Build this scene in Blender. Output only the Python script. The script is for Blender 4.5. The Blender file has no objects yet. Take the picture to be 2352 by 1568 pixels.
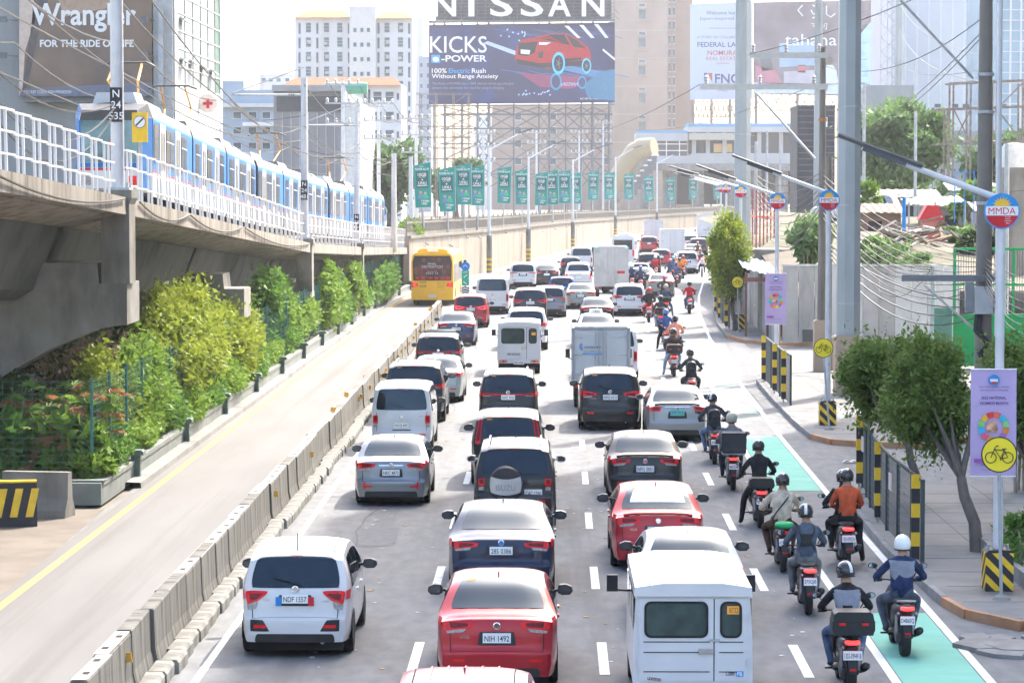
import bpy, math, random
import numpy as np
from mathutils import Vector, Matrix, Euler
R = math.radians
random.seed(11); rng = np.random.default_rng(5)
sc = bpy.context.scene
COL = sc.collection
# ---------------------------------------------------------------- camera
CAMH, F = 7.2, 6600.0            # F: focal length for a frame 2352 units wide
cd = bpy.data.cameras.new('camera'); cam = bpy.data.objects.new('camera', cd); COL.objects.link(cam)
cd.sensor_width = 36.0; cd.lens = 36.0*F/2352; cd.clip_start = 1.0; cd.clip_end = 9000
cam.location = (0, 0, CAMH)
cam.rotation_euler = (R(90)-math.atan(359/F), 0, math.atan(87/F))
sc.camera = cam
CM = cam.rotation_euler.to_matrix()
# ---------------------------------------------------------------- sky, sun, exposure
SUN_AZ, SUN_EL = math.atan2(.48, .88), R(47)      # from the right and ahead (clockwise from +Y)
w = bpy.data.worlds.new('World'); sc.world = w; w.use_nodes = True
wn = w.node_tree.nodes; wl = w.node_tree.links
sky = wn.new('ShaderNodeTexSky'); sky.sky_type = 'NISHITA'; sky.sun_disc = False
sky.sun_elevation = SUN_EL; sky.sun_rotation = SUN_AZ
sky.air_density = 1.0; sky.dust_density = 4.4; sky.ozone_density = .6
bg = wn['Background']; bg.inputs['Strength'].default_value = .15
wl.new(sky.outputs['Color'], bg.inputs['Color'])
sd = bpy.data.lights.new('sun', 'SUN'); sd.energy = 2.0; sd.angle = R(.53); sd.color = (1, .95, .87)
so = bpy.data.objects.new('sun', sd); COL.objects.link(so)
sdir = Vector((math.sin(SUN_AZ)*math.cos(SUN_EL), math.cos(SUN_AZ)*math.cos(SUN_EL), math.sin(SUN_EL)))
so.rotation_euler = sdir.to_track_quat('Z', 'Y').to_euler()
sc.view_settings.view_transform = 'Standard'; sc.view_settings.look = 'None'
sc.view_settings.gamma = 1.0; sc.view_settings.use_curve_mapping = False
sc.view_settings.exposure = 2.2
cy = sc.cycles
cy.max_bounces = 5; cy.diffuse_bounces = 3; cy.glossy_bounces = 2; cy.transmission_bounces = 2
cy.transparent_max_bounces = 6; cy.volume_bounces = 1; cy.caustics_reflective = False; cy.caustics_refractive = False
cy.use_denoising = True; cy.use_adaptive_sampling = True; cy.adaptive_threshold = .03
cy.sample_clamp_indirect = 6.0
# ---------------------------------------------------------------- pixel <-> world helpers (photo units 2352 x 1568)
def ray(px, py): return CM @ Vector(((px-1176)/F, (784-py)/F, -1))
def G(px, py, z=0.0):
    d = ray(px, py); t = (z-CAMH)/d.z
    return Vector((d.x*t, d.y*t, z))
def AT(px, py, Y):
    d = ray(px, py); t = Y/d.y
    return Vector((d.x*t, Y, CAMH+d.z*t))
def GY(y, z=0.0): return G(1263, y, z).y
# ---------------------------------------------------------------- mesh builder
class MB:
    def __init__(s): s.v = []; s.f = []; s.m = []
    def add(s, vs, fs, mi=0):
        b = len(s.v); s.v += [tuple(p) for p in vs]
        s.f += [tuple(b+i for i in f) for f in fs]; s.m += [mi]*len(fs); return s
    def box(s, x0, y0, z0, x1, y1, z1, mi=0):
        return s.add([(x0,y0,z0),(x1,y0,z0),(x1,y1,z0),(x0,y1,z0),(x0,y0,z1),(x1,y0,z1),(x1,y1,z1),(x0,y1,z1)],
                     [(3,2,1,0),(4,5,6,7),(0,1,5,4),(1,2,6,5),(2,3,7,6),(3,0,4,7)], mi)
    def cb(s, c, sz, rot=(0,0,0), mi=0):
        m = Matrix.Translation(c) @ Euler(rot).to_matrix().to_4x4(); n = len(s.v)
        hx, hy, hz = sz[0]/2, sz[1]/2, sz[2]/2
        s.box(-hx,-hy,-hz,hx,hy,hz,mi)
        for i in range(n, len(s.v)): s.v[i] = tuple(m @ Vector(s.v[i]))
        return s
    def tube(s, pts, r, n=8, mi=0, cap=True):
        pts = [Vector(p) for p in pts]; k = len(pts)
        rs = r if isinstance(r, (list, tuple)) else [r]*k
        vs = []; prev = None
        for i, p in enumerate(pts):
            t = (pts[min(i+1,k-1)]-pts[max(i-1,0)]).normalized()
            if prev is None:
                a = Vector((0,0,1)) if abs(t.z) < .9 else Vector((1,0,0))
                u = t.cross(a).normalized()
            else:
                u = (prev-t*prev.dot(t)).normalized()
            prev = u; w_ = t.cross(u)
            for j in range(n):
                an = 2*math.pi*(j+.5)/n
                vs.append(p+(u*math.cos(an)+w_*math.sin(an))*rs[i])
        fs = [(i*n+j, i*n+(j+1)%n, (i+1)*n+(j+1)%n, (i+1)*n+j) for i in range(k-1) for j in range(n)]
        if cap: fs += [tuple(range(n-1,-1,-1)), tuple((k-1)*n+j for j in range(n))]
        return s.add(vs, fs, mi)
    def lathe(s, prof, n=16, mi=0, m=None):
        vs = []; k = len(prof)
        for r, z in prof:
            for j in range(n):
                a = 2*math.pi*j/n; p = Vector((r*math.cos(a), r*math.sin(a), z))
                vs.append(m @ p if m else p)
        fs = [(i*n+j, i*n+(j+1)%n, (i+1)*n+(j+1)%n, (i+1)*n+j) for i in range(k-1) for j in range(n)]
        if prof[0][0] > 1e-4: fs.append(tuple(range(n-1,-1,-1)))
        if prof[-1][0] > 1e-4: fs.append(tuple((k-1)*n+j for j in range(n)))
        return s.add(vs, fs, mi)
    def grid(s, fn, nu, nv, mi=0, flip=False):
        vs = [fn(i/nu, j/nv) for i in range(nu+1) for j in range(nv+1)]
        q = nv+1
        fs = [(i*q+j, (i+1)*q+j, (i+1)*q+j+1, i*q+j+1) for i in range(nu) for j in range(nv)]
        if flip: fs = [f[::-1] for f in fs]
        return s.add(vs, fs, mi)
    def prism(s, poly, a, b, ax='y', mi=0):
        """polygon (2D) extruded from a to b along an axis; poly is (x,z) for y, (x,y) for z, (y,z) for x"""
        def mk(p, t):
            return (p[0],t,p[1]) if ax == 'y' else (p[0],p[1],t) if ax == 'z' else (t,p[0],p[1])
        n = len(poly)
        vs = [mk(p,a) for p in poly]+[mk(p,b) for p in poly]
        fs = [tuple(range(n)), tuple(range(2*n-1,n-1,-1))]+[(i,(i+1)%n,n+(i+1)%n,n+i)[::-1] for i in range(n)]
        return s.add(vs, fs, mi)
    def strip(s, A, B, mi=0):
        n = len(A)
        return s.add(list(A)+list(B), [(i,i+1,n+i+1,n+i) for i in range(n-1)], mi)
    def mesh(s, name='m', nm=None, smooth=None):
        me = bpy.data.meshes.new(name); me.from_pydata(s.v, [], s.f)
        nm = nm or (max(s.m)+1 if s.m else 1)
        for _ in range(nm): me.materials.append(None)
        if nm > 1: me.polygons.foreach_set('material_index', s.m)
        import bmesh
        bm = bmesh.new(); bm.from_mesh(me); bmesh.ops.recalc_face_normals(bm, faces=bm.faces); bm.to_mesh(me); bm.free()
        if smooth:
            me.polygons.foreach_set('use_smooth', [True]*len(me.polygons))
            me.set_sharp_from_angle(angle=R(smooth))
        me.update(); return me
def inst(name, me, parent, mats, loc=None, rot=None, scale=None, mtx=None):
    o = bpy.data.objects.new(name, me); COL.objects.link(o)
    if not isinstance(mats, (list, tuple)): mats = [mats]
    for i, m in enumerate(mats[:len(o.material_slots)]):
        o.material_slots[i].link = 'OBJECT'; o.material_slots[i].material = m
    if parent is not None: o.parent = parent
    if mtx is not None: o.matrix_basis = mtx
    else:
        if loc is not None: o.location = loc
        if rot is not None: o.rotation_euler = rot
        if scale is not None: o.scale = scale
    return o
def tag(o, label=None, cat=None, group=None, kind=None):
    if label: o['label'] = label
    if cat: o['category'] = cat
    if group: o['group'] = group
    if kind: o['kind'] = kind
    return o
def thing(name, label, cat, loc=(0,0,0), rz=0, group=None):
    o = bpy.data.objects.new(name, None); COL.objects.link(o); o.empty_display_size = .2
    o.location = loc; o.rotation_euler = (0,0,rz)
    return tag(o, label, cat, group)
def solo(name, mb, mats, label, cat, group=None, smooth=None, loc=None, rot=None):
    return tag(inst(name, mb.mesh(name, smooth=smooth) if isinstance(mb, MB) else mb, None, mats, loc, rot), label, cat, group)
def struct(name, mb, mats, smooth=None):
    return tag(inst(name, mb.mesh(name, smooth=smooth), None, mats), kind='structure')
_mc = {}
def shared(key, fn, smooth=None, nm=None):
    if key not in _mc:
        r = fn(); _mc[key] = r.mesh(str(key), nm=nm, smooth=smooth) if isinstance(r, MB) else r
    return _mc[key]
def mbx(x0,y0,z0,x1,y1,z1): return MB().box(x0,y0,z0,x1,y1,z1)
# ---------------------------------------------------------------- text
_tc = {}
TS = bpy.data.scenes.new('tmp')      # scratch scene: text and figures are turned into meshes here
def evmesh(o):
    TS.collection.objects.link(o)
    with bpy.context.temp_override(scene=TS, view_layer=TS.view_layers[0]):
        dg = bpy.context.evaluated_depsgraph_get(); dg.update()
        me = bpy.data.meshes.new_from_object(o.evaluated_get(dg))
    bpy.data.objects.remove(o); return me
def tmesh(s, bold=0, align='CENTER'):
    k = (s, bold)
    if k not in _tc:
        cu = bpy.data.curves.new('t', 'FONT'); cu.body = s; cu.size = 1; cu.offset = bold; cu.resolution_u = 3
        me = evmesh(bpy.data.objects.new('t', cu))
        n = len(me.vertices); a = np.empty(n*3, np.float32)
        if n:
            me.vertices.foreach_get('co', a); a = a.reshape(-1,3)
            lo, hi = a.min(0), a.max(0)
            a -= (lo+hi)/2; a[:,2] = 0
            me.vertices.foreach_set('co', a.ravel()); sz = hi-lo
        else: sz = (1,1)
        me.materials.clear(); me.materials.append(None)
        _tc[k] = (me, float(sz[0]), float(sz[1]))
    return _tc[k]
def lettering(s, parent, c, w_=None, h=None, mat=None, right=(1,0,0), up=(0,0,1), bold=0, name='lettering', shear=0):
    me, tw, th = tmesh(s, bold)
    sx = w_/tw if w_ else None; sy = h/th if h else None
    sx = sx or sy; sy = sy or sx
    r = Vector(right).normalized(); u = Vector(up).normalized(); n = r.cross(u)
    M4 = Matrix(((r.x*sx, (u.x+r.x*shear)*sy, n.x, c[0]), (r.y*sx, (u.y+r.y*shear)*sy, n.y, c[1]), (r.z*sx, (u.z+r.z*shear)*sy, n.z, c[2]), (0,0,0,1)))
    return inst(name, me, parent, mat, mtx=M4)
# ---------------------------------------------------------------- materials
_mats = {}
def M(name, col, rough=.6, metal=0.0, var=.10, scale=4.0, bump=0.0, coat=0.0, emit=0.0, spec=.3, col2=None, stretch=None, dirt=None, trans=0.0, bscale=None):
    if name in _mats: return _mats[name]
    m = bpy.data.materials.new(name); m.use_nodes = True; nt = m.node_tree; N = nt.nodes; L = nt.links
    b = N['Principled BSDF']
    tc = N.new('ShaderNodeTexCoord'); mp = N.new('ShaderNodeMapping'); L.new(tc.outputs['Object'], mp.inputs['Vector'])
    if stretch: mp.inputs['Scale'].default_value = stretch
    nz = N.new('ShaderNodeTexNoise'); nz.inputs['Scale'].default_value = scale; nz.inputs['Detail'].default_value = 5
    L.new(mp.outputs['Vector'], nz.inputs['Vector'])
    rp = N.new('ShaderNodeValToRGB'); L.new(nz.outputs['Fac'], rp.inputs['Fac'])
    e = rp.color_ramp.elements
    c2 = col2 or tuple(min(1, c*(1+var)) for c in col)
    c1 = tuple(c*(1-var) for c in col)
    e[0].position, e[1].position = .32, .68
    e[0].color = (*c1, 1); e[1].color = (*c2, 1)
    out = rp.outputs['Color']
    if dirt:      # second, larger stain layer: (colour, scale, threshold, stretch)
        n2 = N.new('ShaderNodeTexNoise'); n2.inputs['Scale'].default_value = dirt[1]; n2.inputs['Detail'].default_value = 6; n2.inputs['Roughness'].default_value = .65
        m2 = N.new('ShaderNodeMapping'); L.new(tc.outputs['Object'], m2.inputs['Vector'])
        if len(dirt) > 3: m2.inputs['Scale'].default_value = dirt[3]
        m2.inputs['Location'].default_value = (3.1, 7.7, 1.3)
        L.new(m2.outputs['Vector'], n2.inputs['Vector'])
        r2 = N.new('ShaderNodeValToRGB'); L.new(n2.outputs['Fac'], r2.inputs['Fac'])
        r2.color_ramp.elements[0].position = dirt[2]; r2.color_ramp.elements[1].position = dirt[2]+.18
        mx = N.new('ShaderNodeMix'); mx.data_type = 'RGBA'
        L.new(r2.outputs['Color'], mx.inputs['Factor']); L.new(out, mx.inputs['A']); mx.inputs['B'].default_value = (*dirt[0], 1)
        out = mx.outputs['Result']
    L.new(out, b.inputs['Base Color'])
    b.inputs['Roughness'].default_value = rough; b.inputs['Metallic'].default_value = metal
    b.inputs['Specular IOR Level'].default_value = spec
    if coat: b.inputs['Coat Weight'].default_value = coat; b.inputs['Coat Roughness'].default_value = .06
    if bump:
        bp = N.new('ShaderNodeBump'); bp.inputs['Strength'].default_value = bump; bp.inputs['Distance'].default_value = .02
        nb = N.new('ShaderNodeTexNoise'); nb.inputs['Scale'].default_value = bscale or scale*3; nb.inputs['Detail'].default_value = 4
        L.new(mp.outputs['Vector'], nb.inputs['Vector']); L.new(nb.outputs['Fac'], bp.inputs['Height']); L.new(bp.outputs['Normal'], b.inputs['Normal'])
    if emit: L.new(out, b.inputs['Emission Color']); b.inputs['Emission Strength'].default_value = emit
    if trans: b.inputs['Transmission Weight'].default_value = trans
    _mats[name] = m; return m
def leafmat(name, c1, c2, tl=.35):
    """foliage: two greens by noise, slightly translucent"""
    if name in _mats: return _mats[name]
    m = M(name, c1, .6, 0, 0, 1.6, col2=c2, spec=.12)
    nt = m.node_tree; N = nt.nodes; L = nt.links
    b = N['Principled BSDF']; src = b.inputs['Base Color'].links[0].from_socket
    t = N.new('ShaderNodeBsdfTranslucent'); L.new(src, t.inputs['Color'])
    mx = N.new('ShaderNodeMixShader'); mx.inputs[0].default_value = tl
    L.new(b.outputs[0], mx.inputs[1]); L.new(t.outputs[0], mx.inputs[2]); L.new(mx.outputs[0], N['Material Output'].inputs['Surface'])
    return m
WHITE = M('white_paint', (.78,.78,.77), .45, var=.03)
BLACK = M('black_plastic', (.022,.022,.024), .45, var=.2)
RUBBER = M('rubber', (.02,.02,.02), .8, var=.3, scale=20)
GLASS = M('tinted_glass', (.010,.016,.022), .04, var=.15, spec=.55)
GLASS.node_tree.nodes['Principled BSDF'].inputs['Specular Tint'].default_value = (.62,.82,1,1)
CHROME = M('chrome', (.75,.75,.76), .12, 1.0, var=.03)
STEEL = M('galvanised_steel', (.42,.44,.46), .45, .35, var=.12, scale=3, dirt=((.3,.31,.32), 1.2, .52))
REDL = M('red_lamp', (.72,.012,.014), .3, var=.2, scale=14, coat=.15, spec=.2)
REDLIT = M('red_lamp_lit', (.95,.03,.03), .3, var=.1, emit=.9, coat=.2)
CLEARL = M('clear_lamp', (.30,.29,.285), .2, var=.3, scale=20, coat=.3)
AMBER = M('amber_lamp', (.75,.22,.02), .15, var=.1, coat=.8)
ORANGE_S = M('orange_sticker', (.85,.36,.04), .5, var=.05)
PLATE = M('plate_white', (.74,.75,.74), .4, var=.03)
PINK_T = M('plate_ink', (.05,.055,.07), .5, var=.05)
CONC = M('concrete', (.27,.26,.235), .85, var=.14, scale=1.5, bump=.25, dirt=((.15,.14,.12), .5, .5, (1,1,.35)))
CONC_D = M('stained_concrete', (.25,.235,.205), .88, var=.2, scale=1.2, bump=.35, dirt=((.13,.12,.10), .7, .48, (1,1,.25)))
CONC_L = M('pale_concrete', (.45,.43,.40), .85, var=.10, scale=1.0, bump=.2, dirt=((.36,.33,.29), .35, .5, (1,1,.22)))
YELLOW = M('yellow_paint', (.78,.50,.03), .5, var=.1, scale=5)
BLACKP = M('black_paint', (.03,.03,.035), .55, var=.2)
SKYBLUE = M('blue_paint', (.02,.22,.60), .45, var=.06)
REDP = M('red_paint', (.55,.02,.03), .5, var=.08)
GREEN_P = M('green_paint', (.03,.20,.13), .5, var=.12)
# ================================================================ the setting
def lerp_tab(tab, y): return float(np.interp(y, [t[0] for t in tab], [t[1] for t in tab]))
XCL = [(170,0),(193,.7),(212,2.5),(232,4.9),(265,7.6),(315,12.1),(396,18.6),(500,38),(640,72)]     # how far the left edge has swung right
XRT = [(30,6.38),(60,6.45),(82,6.6),(107,6.95),(134,7.5),(161,8.35),(187,9.7),(223,12),(265,16.5),(315,23),(400,36),(500,56),(640,92)]
def xl(y): return lerp_tab(XCL, y)
def xlane(x0, y):      # x0 on the straight part -> x on the curve
    t = (x0+5.15)/(6.4+5.15)
    return x0+xl(y)*(1-t)+(lerp_tab(XRT, y)-6.4)*t
ASPH = M('asphalt', spec=.1, col=(.192,.194,.193), rough=.85, var=.13, scale=3.5, bump=.3, bscale=60, stretch=(1,.35,1), dirt=((.15,.15,.149), .55, .52, (1.6,.06,1)))
BUSL = M('worn_bus_lane', spec=.1, col=(.185,.18,.174), rough=.85, var=.07, scale=.8, bump=.2, bscale=50, stretch=(1,.15,1), dirt=((.135,.127,.12), .5, .50, (1.5,.02,1)))
EARTH = M('bare_ground', spec=.1, col=(.20,.18,.15), rough=.95, var=.25, scale=.4, bump=.4)
PAVE = M('pavement_concrete', spec=.1, col=(.23,.225,.215), rough=.88, var=.10, scale=1.1, bump=.25, dirt=((.16,.155,.145), .5, .52))
PAVE_B = M('broken_concrete', (.24,.235,.225), .9, var=.2, scale=2, bump=.8, bscale=4, dirt=((.2,.19,.17), 1.2, .5))
KERB = M('kerb_concrete', spec=.1, col=(.25,.248,.245), rough=.85, var=.14, scale=3, bump=.4, dirt=((.16,.155,.15), 1.0, .52))
KERB_O = M('orange_kerb', (.42,.22,.115), .8, var=.12, scale=3, bump=.3, dirt=((.34,.30,.26), 1.3, .55))
MARK = M('road_marking_white', spec=.1, col=(.72,.72,.71), rough=.7, var=.07, scale=5, dirt=((.33,.33,.33), 3.0, .56))
MARK_Y = M('road_marking_yellow', spec=.1, col=(.55,.33,.12), rough=.7, var=.08, scale=4, dirt=((.3,.26,.2), 1.6, .58))
GREENL = M('green_bike_lane', spec=.1, col=(.20,.47,.37), rough=.8, var=.07, scale=1.5, dirt=((.24,.36,.31), .9, .62))
mb = MB(); mb.add([(-2500,-300,-.06),(2500,-300,-.06),(2500,4000,-.06),(-2500,4000,-.06)], [(0,1,2,3)])
struct('ground', mb, EARTH)
ys = list(range(-180, 660, 8))
mb = MB(); mb.strip([(-9.9+xl(y), y, 0) for y in ys], [(34+max(0,xlane(8,y)-8)*1.3, y, 0) for y in ys])
road = struct('road', mb, ASPH)
mb = MB(); mb.strip([(-9.75+xl(y), y, .004) for y in ys if y < 240], [(-5.95+xl(y)*1.0, y, .004) for y in ys if y < 240])
bus_lane = struct('bus_lane', mb, BUSL)
mb = MB(); mb.strip([(-9.48+xl(y), y, .008) for y in ys if y < 236], [(-9.32+xl(y), y, .008) for y in ys if y < 236]); inst('lane_line', mb.mesh(), road, MARK_Y)
mb = MB(); mb.strip([(-5.21+xl(y), y, .008) for y in ys if y < 160], [(-5.09+xl(y), y, .008) for y in ys if y < 160]); inst('lane_line', mb.mesh(), road, MARK)
yy = [30,41,50,60,70,82,94,107,120,134,148,161,174,187,205,223,245,265]
mb = MB(); mb.strip([(lerp_tab(XRT,y)-.07, y, .008) for y in yy], [(lerp_tab(XRT,y)+.07, y, .008) for y in yy]); inst('lane_line', mb.mesh(), road, MARK)
XBL = [(30,5.02),(60,5.05),(77,5.28),(95,5.65),(107,5.85),(118,6.1)]
yb = [30,41,50,60,70,77,86,95,107,116]
mb = MB(); mb.strip([(lerp_tab(XBL,y)-.07, y, .008) for y in yb], [(lerp_tab(XBL,y)+.07, y, .008) for y in yb]); inst('lane_line', mb.mesh(), road, MARK)
for y0, y1 in ((33,48.2),(67.6,82.2)):
    q = np.linspace(y0, y1, 5)
    mb = MB(); mb.strip([(lerp_tab(XBL,y)+.09, y, .006) for y in q], [(lerp_tab(XRT,y)-.09, y, .006) for y in q]); inst('green_patch', mb.mesh(), road, GREENL)
for k in range(9):
    y0 = 88+k*2.6
    mb = MB(); mb.strip([(lerp_tab(XBL,y)+.09, y, .006) for y in (y0,y0+.55)], [(lerp_tab(XRT,y)-.15, y, .006) for y in (y0,y0+.55)])
    inst('green_patch', mb.mesh(), road, GREENL)
dash = mbx(-.075,-1.5,0,.075,1.5,.0045).mesh('dash')
for x0 in (-2.05, .81, 3.80):
    for k in range(20):
        y = 43.5+9*k if x0 < 3 else 43.3+9*k
        x1, x2 = xlane(x0,y-1.5), xlane(x0,y+1.5)
        inst('lane_dash', dash, road, MARK, ((x1+x2)/2, y, .004), (0,0,-math.atan2(x2-x1,3)))
TAR = M('tar_seam', (.07,.07,.072), .8, var=.2)
for k, (x0, y0, y1, wv) in enumerate(((-3.9,44,70,.12),(-1.0,50,90,.1),(2.1,46,82,.15),(-3.2,88,130,.15),(4.5,60,96,.1))):     # sealed cracks
    q = np.linspace(y0, y1, 26); c_ = [x0+wv*math.sin(y*.6+k)+.04*math.sin(y*2.3) for y in q]
    inst('sealed_crack', MB().strip([(a-.012,y,.0065) for a,y in zip(c_,q)], [(a+.012,y,.0065) for a,y in zip(c_,q)]).mesh(), road, TAR)
PATCH = M('asphalt_patch', spec=.1, col=(.165,.167,.17), rough=.85, var=.12, scale=5, bump=.3, bscale=50)
for x0, y0, w_, l in ((-3.6,57,.9,3.2),(-.6,76,1.2,2.4),(2.3,66,1.0,4.5),(2.0,98,1.4,3.5),(-3.5,104,1.0,6),(-.8,118,1.3,5),(4.45,71,.6,3)):
    inst('asphalt_patch', MB().add([(x0-w_/2,y0,.0055),(x0+w_/2+.05,y0+.1,.0055),(x0+w_/2,y0+l,.0055),(x0-w_/2+.04,y0+l-.1,.0055)], [(0,1,2,3)]).mesh(), road, PATCH)
for x0, y0 in ((-4.3,66),(1.9,58.5)):
    inst('manhole_cover', MB().lathe([(.32,.003),(.32,.010),(.0,.010)], 20).mesh(), road, M('manhole_iron', (.14,.135,.13), .7, var=.2), (x0,y0,0))
for k in range(170):     # litter flecks on the asphalt
    inst('road_fleck', shared('fleck', lambda: MB().box(-.03,-.04,0,.03,.04,.006)), road, MARK if k%3 else MARK_Y, (random.uniform(-5,4.8), random.uniform(42,85), .005), (0,0,random.uniform(0,3)), (random.uniform(.4,1.3),)*3)
# kerb and narrow walk beside the bus lane
mb = MB(); q = [y for y in ys if 62 < y < 250]
mb.strip([(-9.72+xl(y), y, .0) for y in q], [(-9.74+xl(y), y, .13) for y in q]); mb.strip([(-9.74+xl(y), y, .13) for y in q], [(-10.2+xl(y), y, .15) for y in q])
struct('kerb', mb, PAVE)
mb = MB(); mb.add([(-30,30,.006),(-9.75,30,.006),(-9.62,44,.006),(-9.66,52,.006),(-9.9,63.5,.006),(-30,63.5,.006)], [(0,1,2,3,4,5)])
struct('pavement', mb, M('dusty_pavement', spec=.1, col=(.19,.165,.14), rough=.9, var=.14, scale=.9, bump=.3, dirt=((.145,.122,.10), .5, .5)))
# pavements on the right
def pavement(pts, kerb_mat, orange=(), name='pavement'):
    mb = MB(); n = len(pts)
    mb.add([(x,y,.15) for x,y in pts], [tuple(range(n))])
    p = struct(name, mb, PAVE)
    for i in range(n-1):
        a = Vector((*pts[i],0)); b = Vector((*pts[i+1],0)); L = (b-a).length
        if (a.x > 15 and b.x > 15): continue
        k = max(1, round(L/1.6))
        nrm = Vector((b.y-a.y, a.x-b.x, 0)).normalized()
        for j in range(k):
            p0 = a.lerp(b, j/k); p1 = a.lerp(b, (j+1)/k); m_ = (p0+p1)/2
            g = (p1-p0).length
            me = shared(('kerbstone', round(g,2)), lambda: MB().prism([(-.13,0),(.015,0),(.015,.12),(-.02,.165),(-.13,.165)], -g/2+.008, g/2-.008))
            inst('kerbstone', me, p, KERB_O if i in orange else kerb_mat, (m_.x, m_.y, random.uniform(-.008,.008)), (0,0,math.atan2((p1-p0).y,(p1-p0).x)-math.pi/2+random.uniform(-.012,.012)))
    return p
pavement([(7.35,67.5),(6.95,64.5),(6.75,62),(6.67,55.3),(6.83,49.1),(7.02,47.6),(7.7,46.3),(9,45.9),(20,45.5),(20,66),(12,67.5)][::-1], KERB, (3,4,5))
pavement([(20,79.5),(11.7,80.5),(10.3,78.4),(8.85,79),(7.9,79.7),(7.5,81.4),(7.45,86),(7.5,96),(7.62,104),(8.0,107.2),(9.5,107.8),(20,109)], KERB, (1,2,3,4))
pavement([(20,127.6),(13,128.2),(10.1,129.2),(8.9,131.5),(8.45,136),(8.7,148),(9.5,165),(10.6,185),(13.2,225),(17.6,262),(25,315),(38,400),(60,400),(60,127.6)], KERB, (1,2,3))
for k in range(11): inst('slab_joint', MB().box(7.0,46.6+1.9*k,.149,13,46.625+1.9*k,.153).mesh(), road, TAR)
for k in range(14): inst('slab_joint', MB().box(7.7,81.5+1.9*k,.149,13,81.53+1.9*k,.153).mesh(), road, TAR)
for x_, a, b in ((8.3,46.5,67.4),(9.9,46.2,67.4),(9.2,81,107)): inst('slab_joint', MB().box(x_,a,.149,x_+.02,b,.153).mesh(), road, TAR)
# cracked slabs at the near right corner
for k in range(14):
    x = 6.6+random.uniform(0,1.8); y = 43.2+random.uniform(0,2.6); n = 6
    r0 = random.uniform(.25,.5)
    pl = [(x+r0*random.uniform(.7,1.2)*math.cos(a*math.tau/n), y+r0*1.3*random.uniform(.7,1.2)*math.sin(a*math.tau/n)) for a in range(n)]
    mb = MB().prism(pl, .0, .03+random.uniform(0,.05), 'z'); inst('broken_slab', mb.mesh(), road, PAVE_B)
# ---------------------------------------------------------------- concrete barrier row
BARR = M('barrier_concrete', (.155,.148,.13), .9, var=.28, scale=2.6, bump=.6, stretch=(1,2.2,.35), dirt=((.07,.068,.058), 2.2, .46, (1,2.2,.16)))
BTOP = M('barrier_top_paint', (.46,.44,.43), .8, var=.12, scale=5, dirt=((.34,.19,.11), 1.7, .5))
FOOT = M('barrier_footing', (.21,.205,.185), .9, var=.2, scale=2.4, bump=.6, dirt=((.13,.125,.11), 1.9, .48))
HOLE = M('dark_hole', (.02,.02,.02), .9)
def barrier_mesh():
    mb = MB(); z0, z1 = 0, .95
    return mb.prism([(-.20,0),(.20,0),(.18,.12),(.13,.35),(.11,.93),(.09,.95),(-.09,.95),(-.11,.93),(-.13,.35),(-.18,.12)], -.985, .985)
bm_ = barrier_mesh().mesh('barrier'); btop = mbx(-.1,-.97,.948,.1,.97,.955).mesh('btop')
def foot_mesh(l): return MB().prism([(-.14,0),(.13,0),(.13,.16),(.09,.21),(-.14,.21)], -l/2, l/2)
ft = foot_mesh(.96).mesh('footing')
refl = MB().cb((0,0,0),(.14,.02,.14)).mesh('reflector')
GB = 'concrete barrier blocks dividing the bus lane'
for k in range(60):
    y = 37+2*k; x = -5.98+random.uniform(-.03,.03)
    t = thing('road_barrier', 'weathered grey concrete barrier block in the row dividing the bus lane', 'barrier', (x,y,0), random.uniform(-.012,.012), GB)
    inst('block', bm_, t, BARR, (0,0,random.uniform(-.02,.02)))
    inst('painted_top', btop, t, BTOP)
    for j in (-.5,.5):
        inst('lifting_slot', shared('slot', lambda: mbx(-.045,-.11,.95,.045,.11,.957)), t, HOLE, (random.uniform(-.02,.02),j,0.0005))
    for j in (-.5,.5):
        inst('footing', ft, t, FOOT, (.33+random.uniform(-.03,.03), j, 0), (0,0,random.uniform(-.03,.03)))
    if k > 14 and random.random() < .55 or k in (1,12):
        s_ = random.choice((-1,1,1))
        inst('reflector', refl, t, M('amber_reflector', (.72,.40,.07), .4, var=.15), (.0 if s_ < 0 else .13, random.uniform(-.7,.7), 1.03 if s_ < 0 else .66), (random.uniform(-.2,.2),random.uniform(-.2,.2),random.uniform(-.4,.3)))
# ---------------------------------------------------------------- planter wall, pillars and green mesh fence
PLW = M('planter_wall', (.20,.215,.20), .85, var=.14, scale=2, bump=.3, dirt=((.16,.2,.17), .8, .5, (1,1,.4)))
pw = thing('planter_wall', 'low weathered green-grey planter wall along the bus lane kerb', 'wall', (-10.1,64.5,0))
seg = [64.5+9.5*k for k in range(15)]
for a, b in zip(seg, seg[1:]):
    mb = MB(); q = np.linspace(a, b, 3)
    mb.strip([(xl(y)-0, y-64.5, 0) for y in q], [(xl(y), y-64.5, .5) for y in q]); mb.strip([(xl(y), y-64.5, .5) for y in q], [(xl(y)-.2, y-64.5, .5) for y in q])
    inst('wall_panel', mb.mesh(), pw, PLW)
    mb = MB(); mb.strip([(xl(y)+.03, y-64.5, .43) for y in q], [(xl(y)+.03, y-64.5, .53) for y in q]); mb.strip([(xl(y)+.03, y-64.5, .53) for y in q], [(xl(y)-.24, y-64.5, .53) for y in q])
    inst('coping', mb.mesh(), pw, PLW)
mb = MB().box(-16,-.2,0,-.001,.0,.5); inst('wall_panel', mb.mesh(), pw, PLW)
mb = MB().box(-16,-.03,.5,.03,.25,.55); inst('coping', mb.mesh(), pw, PLW)
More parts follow.
